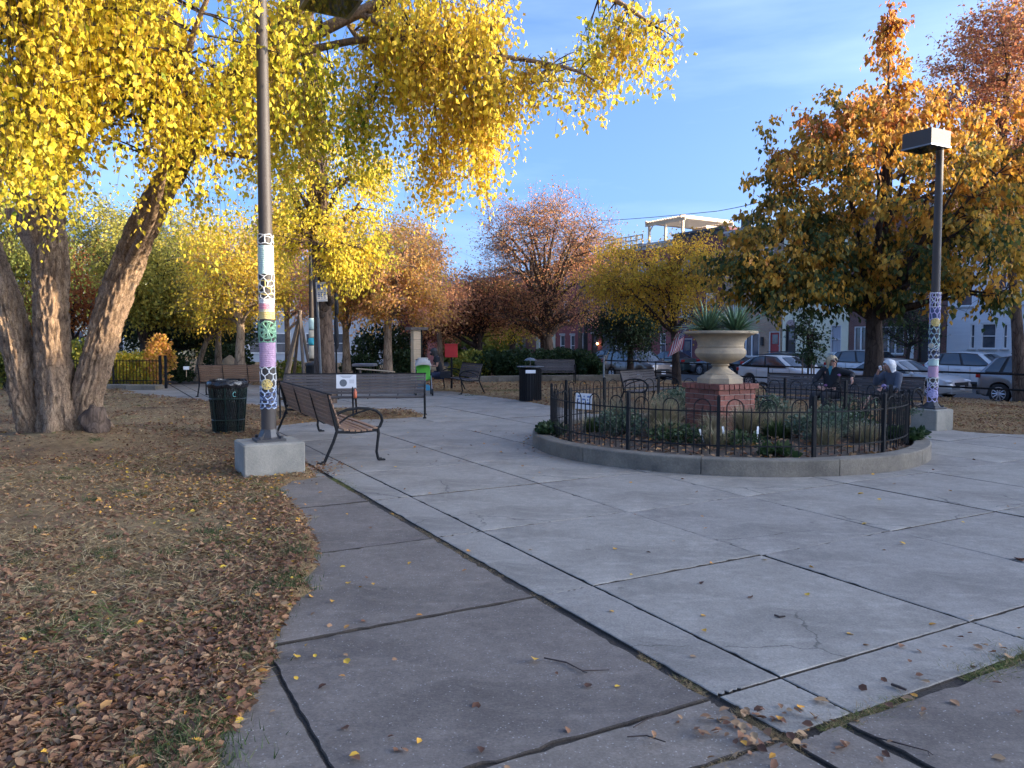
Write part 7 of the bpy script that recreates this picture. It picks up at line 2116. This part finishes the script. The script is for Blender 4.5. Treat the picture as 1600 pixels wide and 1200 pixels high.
def H_px(lab, p0, p1, top_py, wall, ops_px, rows=(), **kw):
    rL = fac(p0, 540)[0]; rR = fac(p1, 540)[0]
    top = fac((p0 + p1) / 2, top_py)[1] if top_py < 1000 else top_py - 1000
    ops = []
    for k, a, b_, c, d in ops_px:
        ra, rb_ = fac(a, 540)[0], fac(b_, 540)[0]
        zc, zd = fac((a + b_) / 2, d)[1], fac((a + b_) / 2, c)[1]
        ops.append((k, rL - ra, rL - rb_, zc, zd))
    Wd = rL - rR
    for z0_, z1_, n_, kk in rows:
        for q in range(n_):
            cx = Wd * (q + .5) / n_; ops.append((kk, cx - .45, cx + .45, z0_, z1_))
    return house(lab, rL, rR, top, wall, ops, **kw)
up2 = ((3.4, 5.0, 3, 'win'),)
up3 = ((3.4, 5.0, 3, 'win'), (6.3, 7.8, 3, 'win'))
up2b = ((3.4, 5.0, 2, 'win'), (6.3, 7.8, 2, 'win'))
hs = [
 ('pale blue-grey house with a three-part window at the right edge', 1479, 1640, 1008.4, 'white', [('win', 1515, 1523, 506, 545), ('win', 1532, 1556, 505, 545), ('win', 1566, 1574, 506, 545), ('dark', 1606, 1626, 512, 565)], up2, dict(depth=10)),
 ('dark brick house with wide white windows behind the tree trunk', 1326, 1478, 1009.3, 'brown', [('bay', 1334, 1363, 510, 553), ('bay', 1374, 1412, 510, 553), ('white', 1417, 1428, 515, 560), ('dark', 1434, 1470, 505, 566)], up2b, dict()),
 ('cream stucco house with an arched dark door', 1222, 1325, 1009.3, 'cream', [('dark', 1227, 1243, 509, 558), ('curt', 1297, 1314, 508, 552)], ((3.6, 5.3, 2, 'curt'), (6.5, 8.0, 2, 'win')), dict(corn='cornice')),
 ('tan brick house with a white framed red door and wide window', 1131, 1221, 1009.2, 'tan', [('bay', 1153, 1186, 521, 557), ('red', 1201, 1218, 518, 561)], up2b, dict()),
 ('maroon brick house with a navy door behind the stone urn', 1051, 1130, 1009.6, 'maroon', [('blue', 1064, 1081, 529, 571), ('win', 1095, 1106, 526, 553), ('win', 1115, 1125, 526, 553)], up2b, dict(corn='cornice_dark')),
 ('maroon brick house with two tall white windows behind the flag', 986, 1050, 1009.2, 'red', [('win', 1007, 1017, 527, 553), ('win', 1031, 1040, 521, 553)], up2b, dict()),
 ('slate coloured house with a pale door behind the dark evergreen', 941, 985, 1009.0, 'slate', [('white', 960, 971, 535, 566), ('win', 975, 981, 530, 552)], up2b, dict(corn='cornice_dark')),
 ('red brick house with dark tall windows and white lintels', 868, 940, 1008.8, 'red', [('win', 875, 882.5, 524, 556), ('win', 891, 898, 524, 556), ('win', 909, 916, 523, 556), ('dark', 924, 934, 522, 569)], up2b, dict(lintel=True)),
 ('cream house in the gap left of the big vase-shaped trunk', 838, 867, 1008.6, 'cream', [('win', 842, 848, 530, 550), ('dark', 856, 862, 526, 566)], up2b, dict()),
 ('weathered brick house with white small-paned windows beyond the hedge', 797, 837, 1008.4, 'pink', [('curt', 806, 813, 531, 549), ('curt', 815, 821, 531, 549)], up2b, dict(lintel=True)),
 ('dull brick house behind the rusty tree with three white windows', 756, 796, 1008.2, 'pink', [('win', 763, 770, 530, 552), ('win', 775, 781, 529, 552), ('dark', 786, 791, 532, 566)], up2b, dict(lintel=True)),
 ('farthest brick house seen below the rusty tree', 700, 755, 1008.0, 'pink', [('win', 712, 718, 532, 552), ('win', 728, 734, 532, 552), ('win', 745, 750, 532, 552)], up2b, dict(lintel=True))]
HT = {}
for lab, a, b_, tp_, wl, ops, rows, kw in hs:
    HT[lab[:8]] = H_px(lab, a, b_, tp_, wl, ops, rows, **kw)
# the row goes on beyond the right edge of the view
rr = fac(1640, 540)[0] - .02
for k, (w_, top, wl) in enumerate([(6.0, 8.6, 'red'), (6.0, 9.0, 'cream'), (6.2, 9.2, 'brown'), (6.0, 9.6, 'tan'), (6.2, 10.3, 'red'), (6.4, 10.6, 'maroon'), (6.4, 10.6, 'brown'), (6.4, 10.6, 'red'), (7, 10.6, 'tan')]):
    o = house(['red brick', 'cream', 'brown brick', 'tan brick', 'second red brick', 'maroon brick', 'second brown brick', 'third red brick', 'second tan brick'][k] + ' row house beyond the right edge of the view', rr, rr - w_, top, wl, [('dark', .6, 1.6, -.3, 2.1), ('win', 2.6, 3.6, .7, 2.5), ('win', 4.3, 5.3, .7, 2.5), ('win', 1, 1.9, 3.6, 5.3), ('win', 3.9, 4.8, 3.6, 5.3), ('win', 1, 1.9, 6.4, 8), ('win', 3.9, 4.8, 6.4, 8)])
    rr -= w_ + .01
# arch over the dark door of the cream house; wall lamp; lit lamp on the red brick house
h = HT['cream st']; rL = fac(1222, 540)[0]; xa = rL - fac(1235, 540)[0]; zt = fac(1235, 509)[1] - WZ
mb = MB(); hw_ = (fac(1227, 540)[0] - fac(1243, 540)[0]) / 2
vs = [(xa + hw_ * math.cos(t), -.012, zt + hw_ * 1.0 * math.sin(t)) for t in [math.pi * q / 12 for q in range(13)]]
mb.prism(vs, (0, .05, 0)); mb.build('door_arch', PM('arch_panel', (.42, .30, .28), (.36, .26, .24), 3, .8), h)
h = HT['tan bric']; rL = fac(1131, 540)[0]; xa = rL - fac(1192, 540)[0]; za = fac(1192, 533)[1] - WZ
MB().bbox((xa, -.10, za), (.18, .16, .55), .02).build('wall_lamp', M['trim'], h)
m, nt, bs = newmat('lit_lamp_glass'); bs.inputs['Emission Color'].default_value = (1, .55, .2, 1); bs.inputs['Emission Strength'].default_value = 3; bs.inputs['Base Color'].default_value = (.9, .6, .3, 1)
M['lit'] = m
h = HT['red bric']; rL = fac(868, 540)[0]; xa = rL - fac(936, 540)[0]; za = fac(934.5, 537)[1] - WZ
MB().ell((xa, -.20, za), (.09, .09, .12), 12, 8).build('porch_lamp', M['lit'], h, smooth=True)
# roof pergola of pale timber
rN, zN = fac(1058, 340); rF = fac(1003, 349)[0]
base_z = fac(1058, 378)[1]
t_ = thing('roof_pergola', 'pale timber pergola on the roof deck of the row houses', 'pergola', S(FS + .6, rF, base_z), HR)
Lp = rF - rN; Dp = 5.2; Hp = zN - base_z
for x_ in (.1, Lp * .5, Lp - .1):
    for y_ in (.1, Dp): MB().box((x_, y_, Hp / 2), (.16, .16, Hp)).build('post', M['wood_new'], t_)
for y_ in (.02, Dp + .08): MB().box((Lp / 2, y_, Hp - .02), (Lp + .5, .08, .26)).build('beam', M['wood_new'], t_)
for x_ in (.02, Lp - .02): MB().box((x_, Dp / 2, Hp + .15), (.09, Dp + .5, .24)).build('cross_beam', M['wood_new'], t_)
for k in range(14): o = MB().box((0, Dp / 2, 0), (.05, Dp + .4, .14)).build('rafter', M['wood_new'], t_); o.location = (Lp * (k + .5) / 14, 0, Hp + .15)
for k in range(8): o = MB().box((0, 0, 0), (.05, Dp * .45, .12)).build('screen_slat', M['wood_new'], t_); o.location = (Lp - .05, Dp * .72, Hp * (.30 + .07 * k))
for x_ in (.1, Lp - .1): MB().tube([(x_, .1, Hp - .6), (x_ + (.45 if x_ < 1 else -.45), .1, Hp - .08)], .05, 4).build('brace', M['wood_new'], t_)
MB().box((Lp / 2, -.2, .10), (Lp + 1.2, .05, .10)).build('deck_rail', M['white'], t_)
for k in range(9): MB().box(((Lp + 1) * k / 8 - .5, -.2, -.15), (.05, .05, .5)).build('rail_post', M['white'], t_)
rB, zB = fac(1162, 356); rA = fac(1140, 356)[0]
zlow = 9.2
t_ = thing('roof_bulkhead', 'white boxy stair bulkhead on the roof right of the pergola', 'bulkhead', S(FS + 1.0, rA, zlow), HR)
MB().bbox(((rA - rB) / 2, 2, (zB - zlow) / 2 + .05), (rA - rB, 4, zB - zlow + .1), .02).build('wall', M['white'], t_)
MB().bbox(((rA - rB) / 2, 2, zB - zlow + .14), (rA - rB + .2, 4.2, .10), .02).build('roof', M['cornice'], t_)
MB().box(((rA - rB) / 2, -.02, .6), (.9, .03, .9)).build('door', M['door_dark'], t_)
t_ = thing('roof_deck', 'sunlit wooden roof deck railing above the red brick houses, left of the pergola', 'railing', S(FS + .5, fac(945, 540)[0], 9.05), HR)
Ld = fac(945, 540)[0] - fac(995, 540)[0]
for zz in (.35, .7, 1.05): MB().box((Ld / 2, 0, zz), (Ld, .05, .09)).build('rail', M['wood_new'], t_)
for k in range(7): MB().box((Ld * k / 6, 0, .55), (.09, .09, 1.1)).build('post', M['wood_new'], t_)
# utility poles, cables
for lab, px, s_, wd, mt, ptop in (('brown wooden utility pole left of the dark pole, by the red brick house', 906.5, 39.3, .17, 'wood_old', 380), ('dark utility pole in front of the red brick house', 915, 38.2, .15, 'pole_dark', 370)):
    r_ = fac(px, 540, s_)[0]; p_ = S(s_, r_, WZ)
    t_ = thing('utility_pole', lab, 'utility pole', p_)
    hp = D(px, ptop, p_.y).z - WZ
    MB().tube([(0, 0, 0), (0, 0, hp)], [wd * 1.2, wd * .9], 10).build('pole', M[mt], t_, smooth=True)
    MB().box((0, 0, hp - .8), (1.6, .10, .12), Matrix.Rotation(SA, 3, 'Z')).build('crossarm', M['wood_old'], t_)
a_ = D(1330, 262, 30); b_ = D(1120, 330, 50); c_ = D(820, 345, 78)
t_ = thing('overhead_cable', 'thin dark overhead cable crossing the sky above the roofs', 'cable', a_)
q = [a_.lerp(b_, i / 10) + Vector((0, 0, -.25 * math.sin(math.pi * i / 10))) for i in range(11)] + [b_.lerp(c_, i / 8) + Vector((0, 0, -.3 * math.sin(math.pi * i / 8))) for i in range(1, 9)]
MB().tube(q, .022, 5).build('wire', M['trim'], t_, world=True)
# flag hanging from a short staff
fp = D(1056, 528, 28.8)
M['flag_red'] = PM('flag_red', (.42, .03, .05), (.36, .03, .05), 6, .8); M['flag_white'] = PM('flag_white', (.62, .6, .6), (.55, .53, .53), 6, .8); M['flag_blue'] = PM('flag_blue', (.03, .04, .14), (.03, .04, .12), 6, .8)
t_ = thing('flag', 'drooping flag with red and white stripes and a dark blue corner beside the locust trunk', 'flag', fp)
MB().tube([(-.35, 0, -.42), (.08, 0, .10), (.42, 0, .50)], .018, 6).build('staff', M['wood_old'], t_)
mb = MB()
def flagpt(u, v):      # u across stripes 0..1, v along the fly (down)
    x = -.02 + .50 * u - .34 * v * (1 - .3 * u) + .02; z = .16 + .30 * u - .95 * v
    y = .07 * math.sin(u * 7 + v * 3) + .05 * math.sin(v * 6)
    return Vector((x * .9, y, z * .9))
for sidx in range(13):
    u0, u1 = sidx / 13, (sidx + 1) / 13; 
    for vi in range(10):
        v0, v1 = vi / 10, (vi + 1) / 10
        mb.mat(0 if sidx % 2 == 0 else 1)
        if sidx >= 6 and v0 < .38: mb.mat(2)
        mb.add([flagpt(u0, v0), flagpt(u1, v0), flagpt(u1, v1), flagpt(u0, v1)], [(0, 1, 2, 3)])
mb.build('cloth', [M['flag_red'], M['flag_white'], M['flag_blue']], t_, smooth=True)
mb = MB()
for i in range(5):
    for j in range(4):
        p_ = flagpt(.52 + .09 * i, .05 + .09 * j); mb.box(p_ + Vector((0, -.012, 0)), (.022, .004, .022))
mb.build('stars', M['flag_white'], t_)
# big pale building and a brick one behind the left trees
def block_building(lab, px0, px1, Y, top_py, wall, wins, depth=12, rot=0.0, name='building'):
    a = D(px0, 540, Y); b = D(px1, 540, Y + (px1 - px0) * rot)
    ang = math.atan2(b.y - a.y, b.x - a.x); Wd = (b - a).length; z0 = -.9
    top = D(px0, top_py, Y).z; Hh = top - z0
    t_ = thing(name, lab, 'building', (a.x, a.y, z0), ang)
    MB().box((Wd / 2, depth / 2, Hh / 2), (Wd, depth, Hh)).build('wall', WM[wall], t_)
    MB().box((Wd / 2, depth / 2, Hh + .1), (Wd + .4, depth + .4, .2)).build('roof', M['roofing'], t_)
    src = None
    for (fx, fz, w_, h_) in wins:
        if src is None:
            mb = MB(); f = .08
            mb.box((0, -.03, h_ / 2 - f / 2), (w_, .06, f)); mb.box((0, -.03, -h_ / 2 + f / 2), (w_, .06, f)); mb.box((-w_ / 2 + f / 2, -.03, 0), (f, .06, h_ - 2 * f)); mb.box((w_ / 2 - f / 2, -.03, 0), (f, .06, h_ - 2 * f)); mb.box((0, -.03, 0), (w_ - 2 * f, .05, .05))
            o = mb.build('window', M['white'], t_); MB().box((0, -.008, 0), (w_ - .05, .012, h_ - .05)).build('pane', M['window_glass'], o); src = o
        else:
            o = src.copy(); COL.objects.link(o); o.parent = t_; c = src.children[0].copy(); COL.objects.link(c); c.parent = o
        o.location = (fx * Wd, 0, fz)
    return t_
block_building('large pale grey building behind the sunlit yellow trees', 372, 606, 56, 418, 'pale', [(f, z, 1.1, 1.5) for f in (.12, .3, .5, .68, .86) for z in (2.3, 5.3)])
block_building('small red brick building left of the kiosk pillar', 604, 668, 62, 455, 'red', [(f, z, .9, 1.5) for f in (.2, .5, .8) for z in (2.0, 4.6)], depth=8)
block_building('pale beige building glimpsed high between the trees at the left', 60, 215, 66, 380, 'cream', [(f, z, 1.1, 1.6) for f in (.2, .4, .6, .8) for z in (2.5, 5.5, 8)])
# grey covered boat-like bench heap and rocks on the far left lawn
M['tarp'] = PM('grey_tarp', (.30, .32, .36), (.24, .26, .30), 3, .6, 0, .3, 12)
p_ = D(570, 575, 31); t_ = thing('covered_table', 'low table under a grey cover behind the long bench', 'table', (p_.x, p_.y, 0))
MB().bbox((0, 0, .62), (.9, .8, .10), .03).build('cover', M['tarp'], t_)
for sx in (-.38, .38):
    for sy in (-.3, .3): MB().box((sx, sy, .29), (.06, .06, .6)).build('leg', M['metal_black'], t_)
for k, (px, py, Y, r_, lab) in enumerate([(358, 560, 30.5, .55, 'tall grey boulder behind the far left bench'), (378, 566, 30, .42, 'rounded grey boulder right of the tall one'), (338, 566, 30, .35, 'small grey boulder left of the tall one')]):
    p_ = D(px, py, Y); t_ = thing('boulder', lab, 'rock', (p_.x, p_.y, 0))
    o = MB().ell((0, 0, r_ * .7), (r_ * .6, r_ * .6, r_ * 1.1), 18, 12).build('rock_face', M['stone'], t_, smooth=True)
    for v in o.data.vertices: v.co += v.co.normalized() * .22 * r_ * noise.noise(v.co * 2.5 / r_ + Vector((k, 0, 0)))
print('objects', len(bpy.data.objects))
